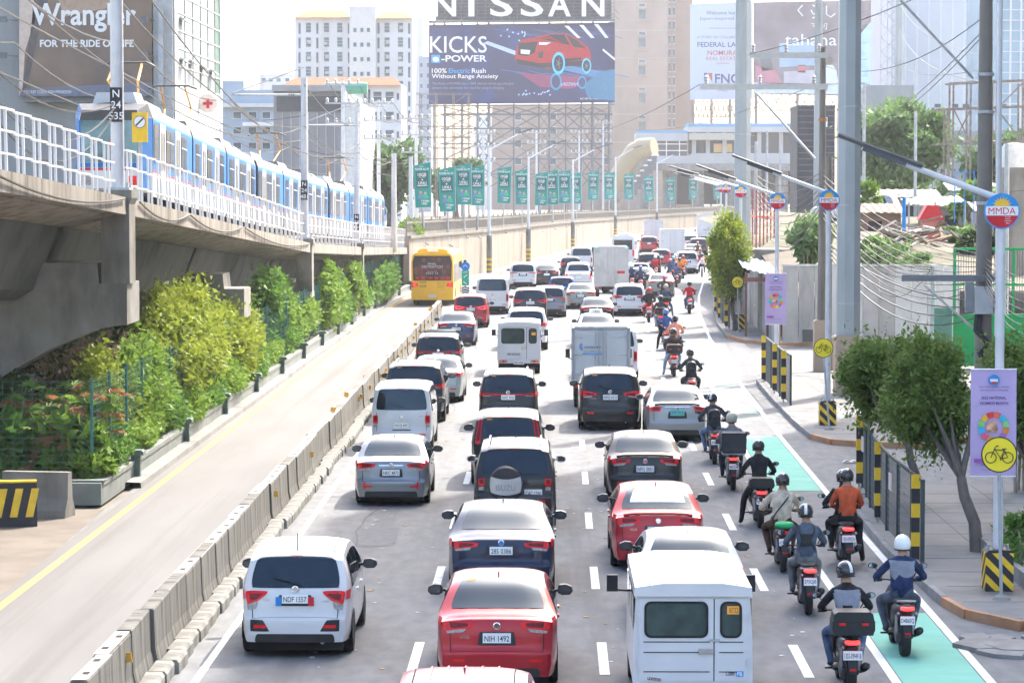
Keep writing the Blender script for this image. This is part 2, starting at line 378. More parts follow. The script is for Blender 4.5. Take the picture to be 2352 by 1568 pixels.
pil = shared('pillar', lambda: MB().box(-.11,-.11,0,.11,.11,.66)); pcap = shared('pcap', lambda: MB().prism([(-.2,.66),(.2,.66),(.2,.74),(.16,.78),(-.16,.78),(-.2,.74)], -.2,.2))
PILM = M('pillar_paint', (.10,.15,.13), .7, var=.2, scale=5)
for y in seg[:-1]:
    y += 5
    inst('pillar', pil, pw, PILM, (xl(y)+.04, y-64.5, 0)); inst('pillar_cap', pcap, pw, PILM, (xl(y)+.04, y-64.5, 0))
struct('soil_bed', MB().strip([(-10.15+xl(y), y, .42) for y in seg], [(-30, y, .6) for y in seg]), M('soil', (.05,.045,.03), .95, var=.3, scale=2))
FEN = M('green_fence_paint', (.045,.17,.14), .5, var=.12)
gf = thing('mesh_fence', 'green welded mesh fence on the planter beside the bus lane', 'fence', (-10.45,65.2,.5))
fpost = shared('fpost', lambda: MB().tube([(0,0,0),(0,0,2.3)], .035, 8)); 
def fbay(L):
    mb = MB()
    for j in range(16): mb.tube([(0,0,.12+.14*j),(L/2,.0,.12+.14*j+random.uniform(-.03,.03)),(L,0,.12+.14*j)], .006, 3)
    for j in range(1,12): mb.tube([(L*j/12,0,.1),(L*j/12,0,2.24)], .005, 3)
    return mb
fb = [fbay(2.7).mesh('fbay') for _ in range(3)]
for k in range(46):
    y = 65.2+2.7*k; x = xl(y)
    a = math.atan2(xl(y+2.7)-x, 2.7)
    inst('post', fpost, gf, FEN, (x,y-65.2,0))
    tag(inst('mesh_panel', fb[k%3], gf, FEN, (x,y-65.2,0), (0,0,R(90)-a)), kind='stuff')
for k in range(1,4):
    inst('post', fpost, gf, FEN, (-2.7*k,0,0)); tag(inst('mesh_panel', fb[k%3], gf, FEN, (-2.7*k,0,0)), kind='stuff')
# loose barriers at the left edge
def loose(px, py, label, mat, l=1.3, h=.95, stripes=False, rz=0):
    p = G(px, py); t = thing('road_barrier', label, 'barrier', p, rz)
    inst('block', MB().prism([(-.32,0),(.32,0),(.30,.16),(.16,.4),(.12,h),(-.12,h),(-.16,.4),(-.30,.16)], -l/2, l/2).mesh(), t, mat)
    if stripes:
        for j in range(4):
            x = -l/2+.12+.33*j
            mb = MB().add([(.315+.0,x,.02),(.315,x+.16,.02),(.138,x+.34,h-.12),(.138,x+.18,h-.12)], [(0,1,2,3)]); inst('stripe', mb.mesh(), t, YELLOW)
        inst('rim', MB().box(-.13,-l/2,h,.13,l/2,h+.04).mesh(), t, YELLOW)
loose(86,1185,'plain stained concrete barrier beside the planter corner', CONC_D, 1.5, .98, rz=R(80))
loose(8,1207,'yellow and black striped concrete barrier at the left edge', BLACKP, 1.4, .92, True, R(-78))
# ---------------------------------------------------------------- rail viaduct
XE = [(30,-10.5),(54,-10.32),(124,-10.35),(151,-9.9),(193,-9.6),(206,-9.5)]
ZP = [(30,8.3),(54,7.5),(70,6.9),(124,4.7),(151,3.95),(193,3.0),(206,2.8)]
vx = lambda y: lerp_tab(XE,y); vz = lambda y: lerp_tab(ZP,y)
via = thing('rail_viaduct', 'elevated concrete rail viaduct descending along the left side', 'viaduct', (-14,70,0))
VO = Vector((-14,70,0))
def sweep(sec, y0, y1, step=6):
    q = np.arange(y0, y1+.01, (y1-y0)/max(1,round((y1-y0)/step))); n = len(sec); mb = MB()
    vs = [(vx(y)+a-VO.x, y-VO.y, vz(y)+b) for y in q for a,b in sec]
    fs = [(i*n+j, (i+1)*n+j, (i+1)*n+(j+1)%n, i*n+(j+1)%n) for i in range(len(q)-1) for j in range(n)]
    fs += [tuple(range(n)), tuple((len(q)-1)*n+j for j in range(n))]
    return mb.add(vs, fs)
spans = [33,70.6,97.5,124.6,151.4,178.5,205]
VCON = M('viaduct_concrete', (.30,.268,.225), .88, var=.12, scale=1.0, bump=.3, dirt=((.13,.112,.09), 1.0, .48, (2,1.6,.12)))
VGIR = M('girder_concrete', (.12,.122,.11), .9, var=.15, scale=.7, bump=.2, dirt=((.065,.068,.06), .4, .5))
for a, b in zip(spans, spans[1:]):
    inst('parapet', sweep([(0,0),(0,-.42),(-.35,-.42),(-.35,0)], a+.05, b-.05).mesh(), via, VCON)
    inst('deck', sweep([(-.36,-.15),(-.36,-.45),(-1.6,-.7),(-7.6,-.7),(-9.2,-.45),(-9.2,-.15)], a+.02, b-.02).mesh(), via, VCON)
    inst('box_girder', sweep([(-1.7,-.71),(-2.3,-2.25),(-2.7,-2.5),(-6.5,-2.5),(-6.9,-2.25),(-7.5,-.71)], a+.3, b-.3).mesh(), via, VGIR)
    inst('far_parapet', sweep([(-9.21,.05),(-9.21,-.6),(-9.5,-.6),(-9.5,.05)], a, b).mesh(), via, M('far_parapet_paint', (.66,.65,.63), .8, var=.08))
for y, dz in ((70,0),(97,-1.1),(124,-2.2),(151,-2.95),(178,-3.55)):
    x0 = vx(y)
    post = y in (70,124,151)
    e = 4.8+dz
    pts = [(x0,e),(x0-.68,e),(x0-.73,e+.5),(x0-7.4,e+.5),(x0-7.4,max(.0,0)),(x0-4.0,0),(x0-3.8,max(.3,e-2.7)),(x0-1.9,max(.5,e-1.6)),(x0-.7,max(.6,e-1.1)),(x0,max(.65,e-1.0))]
    inst('pier_crosshead', MB().prism([(a-VO.x,b) for a,b in pts], y-VO.y, y+2.1-VO.y).mesh(), via, CONC)
    if post:
        px0, px1, top = x0-.62, x0+.07, vz(y)+.18
        mb = MB().prism([(px0-VO.x,e),(px1-VO.x,e),(px1-VO.x,top-.35),(px1+.06-VO.x,top-.2),(px1+.06-VO.x,top),(px0-.06-VO.x,top),(px0-.06-VO.x,top-.25),(px0-VO.x,top-.4)], y-VO.y+.0, y+1.0-VO.y)
        inst('mast_column', mb.mesh(), via, CONC_D)
# sagging cable on the parapet
for a, b in ((34,52),(52,69.5),(72,82),(82,96),(97,123)):
    q = np.linspace(a, b, 10)
    inst('parapet_cable', MB().tube([(vx(y)+.05-VO.x, y-VO.y, vz(y)-.05-.3*(1-((y-a)/(b-a)*2-1)**2)) for y in q], .025, 5).mesh(), via, BLACK)
RAILW = M('white_rail_paint', (.60,.60,.60), .4, var=.05)
rl = thing('viaduct_railing', 'white tubular railing along the edge of the rail viaduct', 'railing', (-10.5,54,7.5))
def rpanel():
    mb = MB()
    for x in (.16,.50): mb.box(x-.014,-.027,-.05,x+.014,.027,1.24)
    for z in (.34,.78,1.21): mb.box(.0,-.022,z-.022,.985,.022,z+.022)
    return mb
rp_ = rpanel().mesh('railing_panel')
y = 36.0
while y < 205:
    if not any(abs(y+.9-q) < .9 for q in (70.4,124.4,151.4)):
        dx = vx(y+1.85)-vx(y); dz = vz(y+1.85)-vz(y)
        m4 = Matrix.Translation((vx(y)-.17+10.5, y-54, vz(y)-7.5)) @ Matrix(((dx,-1,0,0),(1.85,0,0,0),(dz,0,1,0),(0,0,0,1))) 
        o = inst('railing_panel', rp_, rl, RAILW, mtx=m4)
    y += 1.85
# catenary masts
MASTM = M('mast_steel', (.56,.565,.58), .4, .2, var=.06, dirt=((.45,.45,.46), 1.0, .55))
def mast(y, top, r, code, label, dx=-.28):
    x = vx(y)+dx; z0 = vz(y)+.18
    t = thing('catenary_mast', label, 'mast', (x, y+.5, z0))
    inst('tube', MB().tube([(0,0,0),(0,0,top-z0)], [r,r*.82], 16).mesh(smooth=40), t, MASTM)
    inst('base_plate', MB().cb((0,0,.03),(r*4,r*4,.06)).mesh(), t, STEEL)
    for a in (-1,1):
        for b in (-1,1): inst('anchor_bolt', shared('abolt', lambda: MB().tube([(0,0,0),(0,0,.16)], .03, 6)), t, STEEL, (a*r*1.6,b*r*1.6,.02))
    if code:
        zp = AT(0, code[1], y).z-z0
        pl = inst('number_plate', MB().box(-r*.9,-r-.02,-.42,r*.9,-r-.005,.42).mesh(), t, BLACKP, (0,0,zp))
        for j, s_ in enumerate(code[0]): lettering(s_, pl, (0,-r-.024,.27-.27*j), h=.18, mat=WHITE, bold=.01)
    return t
mast(70, 24, .165, (('N','24','535'), 240), 'tall catenary mast with number plate, nearest the left edge')
mast(124, AT(700,178,124).z, .17, (('N','24','481'), 437), 'catenary mast in the middle of the viaduct')
mast(151, AT(826,257,151).z, .16, (('N','24','454'), 510), 'catenary mast nearest the far end of the viaduct')
for px, Y, top in ((905,178,352),(944,205,360)):
    p = AT(px,480,Y); t = thing('catenary_mast', 'slender grey mast beyond the train '+('beside its last car' if px < 920 else 'at the end of the viaduct'), 'mast', (p.x,Y,vz(min(Y,205))-.3))
    inst('tube', MB().tube([(0,0,0),(0,0,AT(px,top,Y).z-t.location.z)], [.2,.15], 12).mesh(smooth=40), t, MASTM)
# yellow end-of-restriction board behind the railing
t = thing('rail_sign', 'yellow board with a crossed white disc beside the train', 'sign', (AT(322,400,77).x,77,vz(77)-.2))
zb = AT(0,327,77).z-t.location.z; zt_ = AT(0,259,77).z-t.location.z
inst('post', MB().tube([(0,.05,0),(0,.05,zt_)], .05, 8).mesh(), t, STEEL)
inst('board', MB().prism([(-.21,zb),(.21,zb),(.21,zt_),(-.21,zt_)], -.02,.02).mesh(), t, YELLOW)
mt = Matrix.Translation((0,-.025,zt_-.25)) @ Matrix.Rotation(R(90),4,'X')
inst('disc', MB().lathe([(.165,0),(.165,.008),(.0,.008)], 24, m=mt).mesh(), t, M('grey_ring', (.2,.2,.2), .5))
inst('disc_face', MB().lathe([(.145,.0),(.145,.012),(0,.012)], 24, m=mt).mesh(), t, WHITE)
inst('slash', MB().cb((0,-.042,zt_-.25),(.28,.008,.04),(0,R(-45),0)).mesh(), t, BLACKP)
# ---------------------------------------------------------------- retaining wall with picket fence
WP = [(-9.45,193),(-8.4,204),(-7.0,216),(-5.3,232),(-2.6,265),(2.0,315),(8.6,390),(18,450),(30,510),(48,580)]
WZ = [(193,3.7),(232,3.5),(265,3.35),(315,3.15),(390,2.6),(510,2.35),(580,2.2)]
def wallx(y): return lerp_tab([(b,a) for a,b in WP], y)
def wall_at_px(px):
    lo, hi = 193.0, 570.0
    f = lambda y: 1263+F*wallx(y)/y
    for _ in range(40):
        m_ = (lo+hi)/2
        if f(m_) < px: lo = m_
        else: hi = m_
    return wallx(lo), lo
RWALL = M('retaining_wall_render', spec=.1, col=(.34,.295,.24), rough=.88, var=.07, scale=.6, bump=.15, dirt=((.235,.20,.16), .45, .5, (1,1,.12)))
rw = thing('retaining_wall', 'long pale stained retaining wall on the outside of the road curve', 'wall', (-9.45,193,0))
O_ = Vector((-9.45,193,0)); y = 193.0
PICK = M('fence_concrete', (.22,.20,.17), .85, var=.15, scale=2)
pf = thing('picket_fence', 'brownish concrete picket fence on top of the retaining wall', 'fence', (-9.45,193,3.6))
def pbay():
    mb = MB()
    for j in range(7): mb.box(.12+j*.5-.05,-.05,0,.12+j*.5+.05,.05,1.12 if j else 1.3)
    mb.box(0,-.045,.9,3.5,.045,1.02); mb.box(0,-.04,.06,3.5,.04,.3)
    return mb
pb = pbay().mesh('bay')
while y < 560:
    y1 = y+8; a = Vector((wallx(y),y,0)); b = Vector((wallx(y1),y1,0)); d = (b-a).normalized(); nr = Vector((d.y,-d.x,0))
    z0, z1 = lerp_tab(WZ,y), lerp_tab(WZ,y1); mb = MB(); a2 = a+d*.02; b2 = b-d*.02
    P8 = []
    for (p, z) in ((a2,z0),(b2,z1)):
        for q in (nr*0, nr*-.4):
            for zz in (0,z): P8.append(p+q-O_+Vector((0,0,zz)))
    mb.add(P8, [(0,4,5,1),(2,3,7,6),(1,5,7,3),(0,1,3,2),(4,6,7,5),(0,2,6,4)])
    inst('wall_panel', mb.mesh(), rw, RWALL)
    inst('coping', MB().tube([a+nr*.03-O_+Vector((0,0,z0)), b+nr*.03-O_+Vector((0,0,z1))], .14, 4).mesh(), rw, PICK)
    for j in range(2):
        p = a.lerp(b, j/2)-nr*.2; p.z = lerp_tab(WZ,y+4*j); L = (b-a).length/2/3.5
        m4 = Matrix.Translation(p-Vector((-9.45,193,3.6))) @ Matrix.Rotation(math.atan2(d.y,d.x),4,'Z') @ Matrix.Diagonal((L,1,1,1))
        inst('fence_bay', pb, pf, PICK, mtx=m4)
    y = y1
mb = MB(); q = np.linspace(196, 570, 50)
mb.strip([(wallx(y)+.02,y,.16) for y in q], [(wallx(y)+1.0,y,.15) for y in q]); mb.strip([(wallx(y)+1.0,y,.15) for y in q], [(wallx(y)+1.03,y,.0) for y in q])
struct('kerb', mb, PAVE)
# higher ground behind the wall
mb = MB(); q = np.linspace(193, 575, 40); mb.strip([(wallx(y)-.3,y,lerp_tab(WZ,y)-.1) for y in q], [(-300,y,lerp_tab(WZ,y)+.6) for y in q])
struct('terrain', mb, EARTH)
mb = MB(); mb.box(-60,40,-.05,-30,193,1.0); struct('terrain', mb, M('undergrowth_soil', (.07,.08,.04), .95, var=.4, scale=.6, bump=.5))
# ================================================================ vehicles
def paint(name, col, metal=.0, rough=.30, var=.04): return M('paint_'+name, col, rough, metal, var=var, scale=2, coat=.35, spec=.35)
P_WHITE = paint('white', (.60,.605,.61)); P_PEARL = paint('pearl', (.52,.54,.56), .1); P_SILVER = paint('silver', (.27,.275,.28), .5)
P_GREY = paint('grey', (.20,.215,.24), .6); P_DGREY = paint('dark_grey', (.022,.025,.029), .3); P_BLACK = paint('black', (.006,.007,.008), .0)
P_RED = paint('red', (.40,.012,.022), .25); P_RED2 = paint('deep_red', (.30,.012,.022), .3); P_NAVY = paint('navy', (.006,.014,.045), .3)
P_BLUE = paint('blue', (.02,.09,.35), .3); P_DBLUE = paint('dark_blue', (.03,.05,.10), .4); P_SAGE = paint('sage', (.20,.23,.21), .5); P_GREENS = paint('green_silver', (.33,.37,.35), .5)
RIM = M('alloy_rim', (.34,.34,.35), .35, .8, var=.1); UNDER = M('underbody', (.012,.012,.012), .9)
SEAM = M('panel_gap', (.02,.02,.02), .8)
def catmull(P, t):
    n = len(P); i = int(min(max(math.floor(t),0),n-2)); f = t-i
    p0, p1, p2, p3 = (np.array(P[max(0,min(n-1,k))]) for k in (i-1,i,i+1,i+2))
    m1 = (p2-p0)*.42; m2 = (p3-p1)*.42
    return (2*f**3-3*f*f+1)*p1+(f**3-2*f*f+f)*m1+(-2*f**3+3*f*f)*p2+(f**3-f*f)*m2
class Shell:
    """car body: a side profile swept across the width, plus the two flanks"""
    def __init__(s, W, prof, belt, th=.2, corner=.07, rt=.10, rl=.8, ft=.16):
        s.W = W; s.P = prof; s.belt = belt; s.th = th; s.c = corner; s.rt = rt; s.rl = rl; s.ft = ft
        s.L = prof[-1][0]; s.H = max(p[1] for p in prof)
    def w(s, y, z):
        k = 1-s.rt*max(0,(s.rl-y)/s.rl)**2.2-s.ft*max(0,(y-(s.L-1.2))/1.2)**2.2
        if z < .40: k *= .93+.07*(max(z,.15)-.15)/.25
        elif z > s.belt: k *= 1-s.th*((z-s.belt)/(s.H-s.belt))**1.15
        return s.W/2*k
    def pn(s, t):
        p = catmull(s.P, t); a = catmull(s.P, max(0,t-.04)); b = catmull(s.P, min(len(s.P)-1,t+.04))
        d = b-a; d /= (np.hypot(*d)+1e-9); return p, np.array((-d[1], d[0]))
    def S(s, t, u, off=0.0):
        p, n = s.pn(t)
        q = p-n*s.c*abs(u)**4.5+n*off
        return (u*(s.w(q[0],q[1])+off*abs(u)**6), q[0], q[1])
    def body(s):
        mb = MB(); n = len(s.P); ts = np.linspace(0, n-1, (n-1)*4+1)
        us = [-1,-.97,-.9,-.78,-.5,0,.5,.78,.9,.97,1]
        vs = [s.S(t,u) for t in ts for u in us]; q = len(us)
        mb.add(vs, [(i*q+j,(i+1)*q+j,(i+1)*q+j+1,i*q+j+1) for i in range(len(ts)-1) for j in range(q-1)])
        e = np.array([s.S(t,1)[1:] for t in ts]); s.ey = np.maximum.accumulate(e[:,0]+np.arange(len(e))*1e-5); s.ez = e[:,1]
        zb = float(s.ez[0]); nk = 9
        for sg in (-1,1):
            vs = []
            for k in range(len(ts)):
                y, zt = float(e[k,0]), float(e[k,1])
                for j in range(nk+1):
                    z = zb+(zt-zb)*j/nk if zt > zb else zb+(zt-zb)*j/nk
                    vs.append((sg*s.w(y,z), y, z))
            mb.add(vs, [(i*(nk+1)+j,(i+1)*(nk+1)+j,(i+1)*(nk+1)+j+1,i*(nk+1)+j+1) for i in range(len(ts)-1) for j in range(nk)])
        me = mb.mesh('body')
        import bmesh
        bm = bmesh.new(); bm.from_mesh(me); bmesh.ops.remove_doubles(bm, verts=bm.verts, dist=.0008); bmesh.ops.recalc_face_normals(bm, faces=bm.faces); bm.to_mesh(me); bm.free()
        me.polygons.foreach_set('use_smooth', [True]*len(me.polygons)); me.set_sharp_from_angle(angle=R(38))
        return me
    def top(s, y): return float(np.interp(y, s.ey, s.ez))
    def patch(s, c, off=.006, n=8, rnd=.0, thick=True):
        """c: four (t,u) corners: low-left, low-right, top-right, top-left; rnd rounds the corners"""
        (a,b,c2,d) = [np.array(q, float) for q in c]
        def fn(i, j):
            x, y = 2*i-1, 2*j-1
            if rnd:
                x2 = x*math.sqrt(max(0,1-rnd*y**4*.5)); y2 = y*math.sqrt(max(0,1-rnd*x**4*.5)); x, y = x2, y2
            i2, j2 = (x+1)/2, (y+1)/2
            q = (a*(1-i2)+b*i2)*(1-j2)+(d*(1-i2)+c2*i2)*j2
            return s.S(q[0], q[1], off)
        return MB().grid(fn, n, n)
    def side(s, sg, y0, y1, z0, z1, off=.006, gap=.0, y0t=None, y1t=None, n=6):
        y0t = y0 if y0t is None else y0t; y1t = y1 if y1t is None else y1t
        def fn(i, j):
            ya = y0*(1-i)+y1*i; yb_ = y0t*(1-i)+y1t*i; zt = min(z1, s.top(yb_)-gap)
            y = ya*(1-j)+yb_*j; z = z0*(1-j)+zt*j
            return (sg*(s.w(y,z)+off), y, z)
        return MB().grid(fn, n, 4)
def wheel_mesh(r, wd):
    m = Matrix.Rotation(R(90),4,'Y')
    return MB().lathe([(r*.62,-wd/2),(r*.93,-wd/2),(r,-wd/2+.03),(r,wd/2-.03),(r*.93,wd/2),(r*.62,wd/2)], 22, m=m)
def rim_mesh(r, wd):
    m = Matrix.Rotation(R(90),4,'Y')
    mb = MB().lathe([(.0,-wd/2+.02),(r*.2,-wd/2+.015),(r*.58,-wd/2+.05),(r*.63,-wd/2+.0),(r*.63,wd/2-.0),(r*.58,wd/2-.05),(r*.2,wd/2-.015),(0,wd/2-.02)], 22, m=m)
    return mb
def wheels(t, W, yr, yf, r, wd=.2):
    wm = shared(('tyre',r,wd), lambda: wheel_mesh(r,wd), 40); rm = shared(('rim',r,wd), lambda: rim_mesh(r,wd), 40)
    for y in (yr, yf):
        for sg in (-1,1):
            a = inst('wheel', wm, t, RUBBER, (sg*(W/2-wd/2+.005),y,r)); inst('rim', rm, a, RIM)
def plate(t, s, c, w_=.40, h=.14, tilt=0.0, mat=None, ink=None, name='license_plate'):
    pl = inst(name, shared(('plate',w_,h), lambda: MB().box(-w_/2,-.008,-h/2,w_/2,.004,h/2)), t, mat or PLATE, c, (tilt,0,0))
    if s: lettering(s, pl, (0,-.0095,-.008), min(w_*.88, h*.58*len(s)*.62), h*.60, ink or PINK_T, bold=.012)
    return pl
PROF = {  # side profiles, rear bumper first
 'sedan': [(0,.22),(0.005,.40),(.01,.56),(.05,.64),(.07,.82),(.10,.98),(.17,1.045),(.62,1.075),(1.16,1.385),(1.55,1.465),(2.25,1.475),(2.75,1.40),(3.42,1.03),(4.10,.86),(4.36,.66),(4.41,.42),(4.42,.24)],
 'big_sedan': [(0,.22),(0.005,.40),(.01,.58),(.05,.66),(.07,.84),(.10,.98),(.18,1.05),(.82,1.09),(1.45,1.385),(1.95,1.46),(2.6,1.465),(3.1,1.40),(3.85,1.04),(4.6,.88),(4.85,.66),(4.9,.42),(4.91,.24)],
 'mpv': [(0,.26),(.005,.44),(.02,.62),(.07,.70),(.10,.92),(.14,1.06),(.34,1.46),(.42,1.56),(.75,1.64),(1.6,1.68),(2.3,1.655),(2.75,1.54),(3.4,1.10),(4.1,.92),(4.34,.68),(4.39,.44),(4.40,.26)],
 'suv': [(0,.36),(.005,.54),(.03,.74),(.09,.82),(.11,1.04),(.15,1.16),(.36,1.60),(.44,1.70),(.8,1.78),(1.8,1.82),(2.5,1.79),(3.0,1.66),(3.6,1.20),(4.4,1.06),(4.7,.80),(4.76,.52),(4.78,.36)],
 'hatch': [(0,.24),(.005,.42),(.03,.58),(.08,.66),(.11,.86),(.16,.98),(.42,1.36),(.52,1.44),(.85,1.50),(1.5,1.51),(2.1,1.46),(2.6,1.32),(3.1,1.0),(3.5,.88),(3.72,.66),(3.76,.42),(3.77,.26)],
 'van': [(0,.30),(.005,.46),(.02,.60),(.05,.68),(.07,.95),(.09,1.15),(.17,1.72),(.23,1.84),(.55,1.91),(1.8,1.94),(3.0,1.92),(3.5,1.80),(4.1,1.22),(4.55,1.05),(4.68,.72),(4.71,.46),(4.72,.3)],
 'pickup': [(0,.42),(.005,.54),(.02,.66),(.03,.80),(.035,1.0),(.04,1.10),(.30,1.12),(1.50,1.13),(1.72,1.60),(1.85,1.70),(2.3,1.79),(2.8,1.80),(3.3,1.66),(3.9,1.20),(4.8,1.06),(5.1,.80),(5.2,.5)],
}
CK = {  # W, belt, tumblehome, rear taper, (rear window t0,t1), wheel r, yr, yf, tail light quad, plate t, windows (y0,y1)
 'sedan': dict(W=1.73,belt=.98,th=.27,rt=.13,rw=(7.15,8.72),r=.30,yr=.95,yf=3.50,pt=3.75,sw=(.92,3.0)),
 'big_sedan': dict(W=1.86,belt=1.0,th=.27,rt=.12,rw=(7.15,8.75),r=.34,yr=1.05,yf=4.0,pt=4.05,sw=(1.15,3.4)),
 'mpv': dict(W=1.70,belt=1.04,th=.21,rt=.13,rw=(5.12,6.8),r=.31,yr=.80,yf=3.50,pt=4.1,sw=(.55,3.0)),
 'suv': dict(W=1.86,belt=1.15,th=.22,rt=.13,rw=(5.1,6.8),r=.38,yr=.92,yf=3.72,pt=4.0,sw=(.6,3.2)),
 'hatch': dict(W=1.66,belt=.96,th=.22,rt=.15,rw=(5.1,6.75),r=.28,yr=.65,yf=3.05,pt=3.9,sw=(.6,2.7)),
 'van': dict(W=1.75,belt=1.15,th=.15,rt=.06,rw=(5.15,6.5),r=.32,yr=.95,yf=3.7,pt=3.4,sw=(.35,3.7)),
 'pickup': dict(W=1.85,belt=1.10,th=.24,rt=.03,rw=(7.25,8.45),r=.38,yr=1.05,yf=4.1,pt=3.1,sw=(1.95,3.3)),
}
_sh = {}
def shell(kind):
    if kind not in _sh:
        k = CK[kind]; s = Shell(k['W'], PROF[kind], k['belt'], k['th'], rt=k['rt']); _mc[('body',kind)] = s.body(); _sh[kind] = s
    return _sh[kind]
LIGHTS = {   # tail light corner sets (t,u) for the right lamp; (red, clear)
 'vios': ([(4.55,.44),(4.30,.94),(5.45,.955),(5.05,.42)], [(4.22,.62),(4.12,.90),(4.32,.92),(4.5,.56)]),
 'block': ([(4.3,.62),(4.3,.95),(5.3,.95),(5.3,.58)], None),
 'wide': ([(4.45,.50),(4.2,.95),(5.25,.96),(4.95,.46)], [(4.1,.66),(4.0,.93),(4.22,.95),(4.42,.62)]),
 'high': ([(3.9,.72),(3.6,.95),(5.05,.97),(4.95,.52)], [(3.4,.78),(3.3,.93),(3.62,.95),(3.9,.74)]),
 'slim': ([(4.6,.40),(4.5,.96),(5.05,.97),(4.85,.40)], [(4.38,.70),(4.36,.93),(4.52,.94),(4.6,.62)]),
 'vert': ([(3.55,.80),(3.55,.96),(4.7,.96),(4.7,.80)], [(3.2,.82),(3.2,.95),(3.5,.95),(3.5,.82)]),
 'tall': ([(3.0,.84),(3.0,.97),(4.6,.97),(4.6,.84)], None),
 'pole': ([(4.55,.80),(4.55,.95),(6.9,.93),(6.9,.84)], None),
}
def car(kind, px, py, body_mat, label, lights='vios', plt='', sticker=True, lit=False, scale=1.0, W=None, rails=False, wiper=True, fin=True, bumper_dark=0, bar=False, logo=True, txt=None, cat='car', name='car', yaw=0.0, refl=True, extras=None, mirror_mat=None, spoiler=False):
    s = shell(kind); k = CK[kind]; p = G(px, py)
    t = thing(name, label, cat, (p.x, p.y, 0), yaw)
    if W or scale != 1: t.scale = ((W/k['W']) if W else scale, scale, scale)
    inst('body', _mc[('body',kind)], t, body_mat)
    inst('underbody', shared(('under',kind), lambda: MB().box(-k['W']/2+.12,.12,.12,k['W']/2-.12,s.L-.2,.5)), t, UNDER)
    a, b = k['rw']; ul, uh = (.86,.80) if kind in ('sedan','big_sedan','pickup') else (.90,.84)
    inst('rear_window', shared(('rw',kind), lambda: s.patch([(a,-ul),(a,ul),(b,uh),(b,-uh)], .008, 10, .22), 60), t, GLASS)
    for sg in (-1,1):
        y0, y1 = k['sw']
        cuts = [y0, y0+(y1-y0)*(.36 if kind != 'van' else .33), y0+(y1-y0)*(.68 if kind != 'van' else .66), y1]
        if kind == 'pickup': cuts = [y0, (y0+y1)/2, y1]
        for i, (ya, yb_) in enumerate(zip(cuts, cuts[1:])):
            last = i == len(cuts)-2; first = i == 0
            inst('side_window', shared(('sw',kind,sg,i), lambda: s.side(sg, ya+.03, yb_-.03+(.25 if last else 0), k['belt']+.02, 9, .007, .09, ya+(.28 if first and kind not in('van','pickup') else .03), yb_-.03-(.12 if last else 0)), 60), t, GLASS)
        inst('door_handle', shared(('dh',kind,sg), lambda: MB().cb((sg*(s.w(cuts[1]+.1,k['belt']-.14)+.015), cuts[1]+.15, k['belt']-.14),(.03,.18,.035))), t, body_mat)
        inst('door_handle', shared(('dh2',kind,sg), lambda: MB().cb((sg*(s.w(cuts[1]+1.0,k['belt']-.14)+.015), cuts[1]+1.05, k['belt']-.14),(.03,.18,.035))), t, body_mat)
        for ys_ in cuts[1:]:
            inst('door_gap', shared(('dg',kind,sg,round(ys_,2)), lambda: s.side(sg, ys_-.008, ys_+.008, .36, k['belt']-.01, .004, -2, n=1)), t, SEAM)
        # wheel arch
        for yw in (k['yr'], k['yf']):
            inst('wheel_arch', shared(('arch',kind,sg,yw), lambda: MB().grid(lambda i,j: (sg*(s.w(yw,.5)+.004), yw+(k['r']+.02+.05*j)*math.cos(math.pi*(i*1.1-.05)), k['r']+(k['r']+.02+.05*j)*math.sin(math.pi*(i*1.1-.05))), 14, 1).grid(lambda i,j: (sg*(s.w(yw,.5)+.003), yw+(k['r']+.03)*j*math.cos(math.pi*(i*1.1-.05)), k['r']+(k['r']+.03)*j*math.sin(math.pi*(i*1.1-.05))), 14, 1)), t, UNDER)
        # mirror
        ym = k['yf']-.62 if kind not in ('van',) else k['yf']-.05
        zm = k['belt']+.08
        mm = mirror_mat or BLACK
        x_ = s.w(ym,zm)
        mi = inst('mirror', shared(('mir',kind,sg), lambda: MB().prism([(sg*(x_+.04),zm-.035),(sg*(x_+.10),zm-.065),(sg*(x_+.22),zm-.06),(sg*(x_+.265),zm-.01),(sg*(x_+.25),zm+.06),(sg*(x_+.16),zm+.095),(sg*(x_+.06),zm+.085),(sg*(x_+.035),zm+.03)], ym-.05, ym+.09), 50), t, mm)
        inst('mirror_glass', shared(('mirg',kind,sg), lambda: MB().prism([(sg*(x_+.075),zm-.03),(sg*(x_+.215),zm-.035),(sg*(x_+.245),zm),(sg*(x_+.225),zm+.05),(sg*(x_+.15),zm+.075),(sg*(x_+.075),zm+.06)], ym-.056, ym-.049)), mi, M('mirror_glass', (.10,.11,.12), .15, .6, var=.3))
        inst('mirror_stalk', shared(('mirs',kind,sg), lambda: MB().cb((sg*(x_+.01), ym+.03, zm),(.10,.06,.04))), mi, mm)
        # tail lamps
        red, clr = LIGHTS[lights]
        def mir(c): return [(tt,uu*sg) for tt,uu in c] if sg > 0 else [(c[1][0],-c[1][1]),(c[0][0],-c[0][1]),(c[3][0],-c[3][1]),(c[2][0],-c[2][1])]
        la = inst('tail_light', shared(('tl',kind,lights,sg), lambda: s.patch(mir(red), .012, 6, .25), 60), t, REDLIT if lit else REDL)
        if clr: inst('reverse_lamp', shared(('tc',kind,lights,sg), lambda: s.patch(mir(clr), .013, 5, .2), 60), la, CLEARL)
        cq = np.array(red).mean(0); inn = [tuple(cq+(np.array(q)-cq)*.62) for q in red]
        inst('lamp_core', shared(('tli',kind,lights,sg), lambda: s.patch(mir(inn), .0145, 4, .2), 60), la, M('lamp_core_red', (.16,.004,.006), .35, var=.5, scale=30))
        z_ = s.S((red[0][0]+red[2][0])/2, .9)[2]
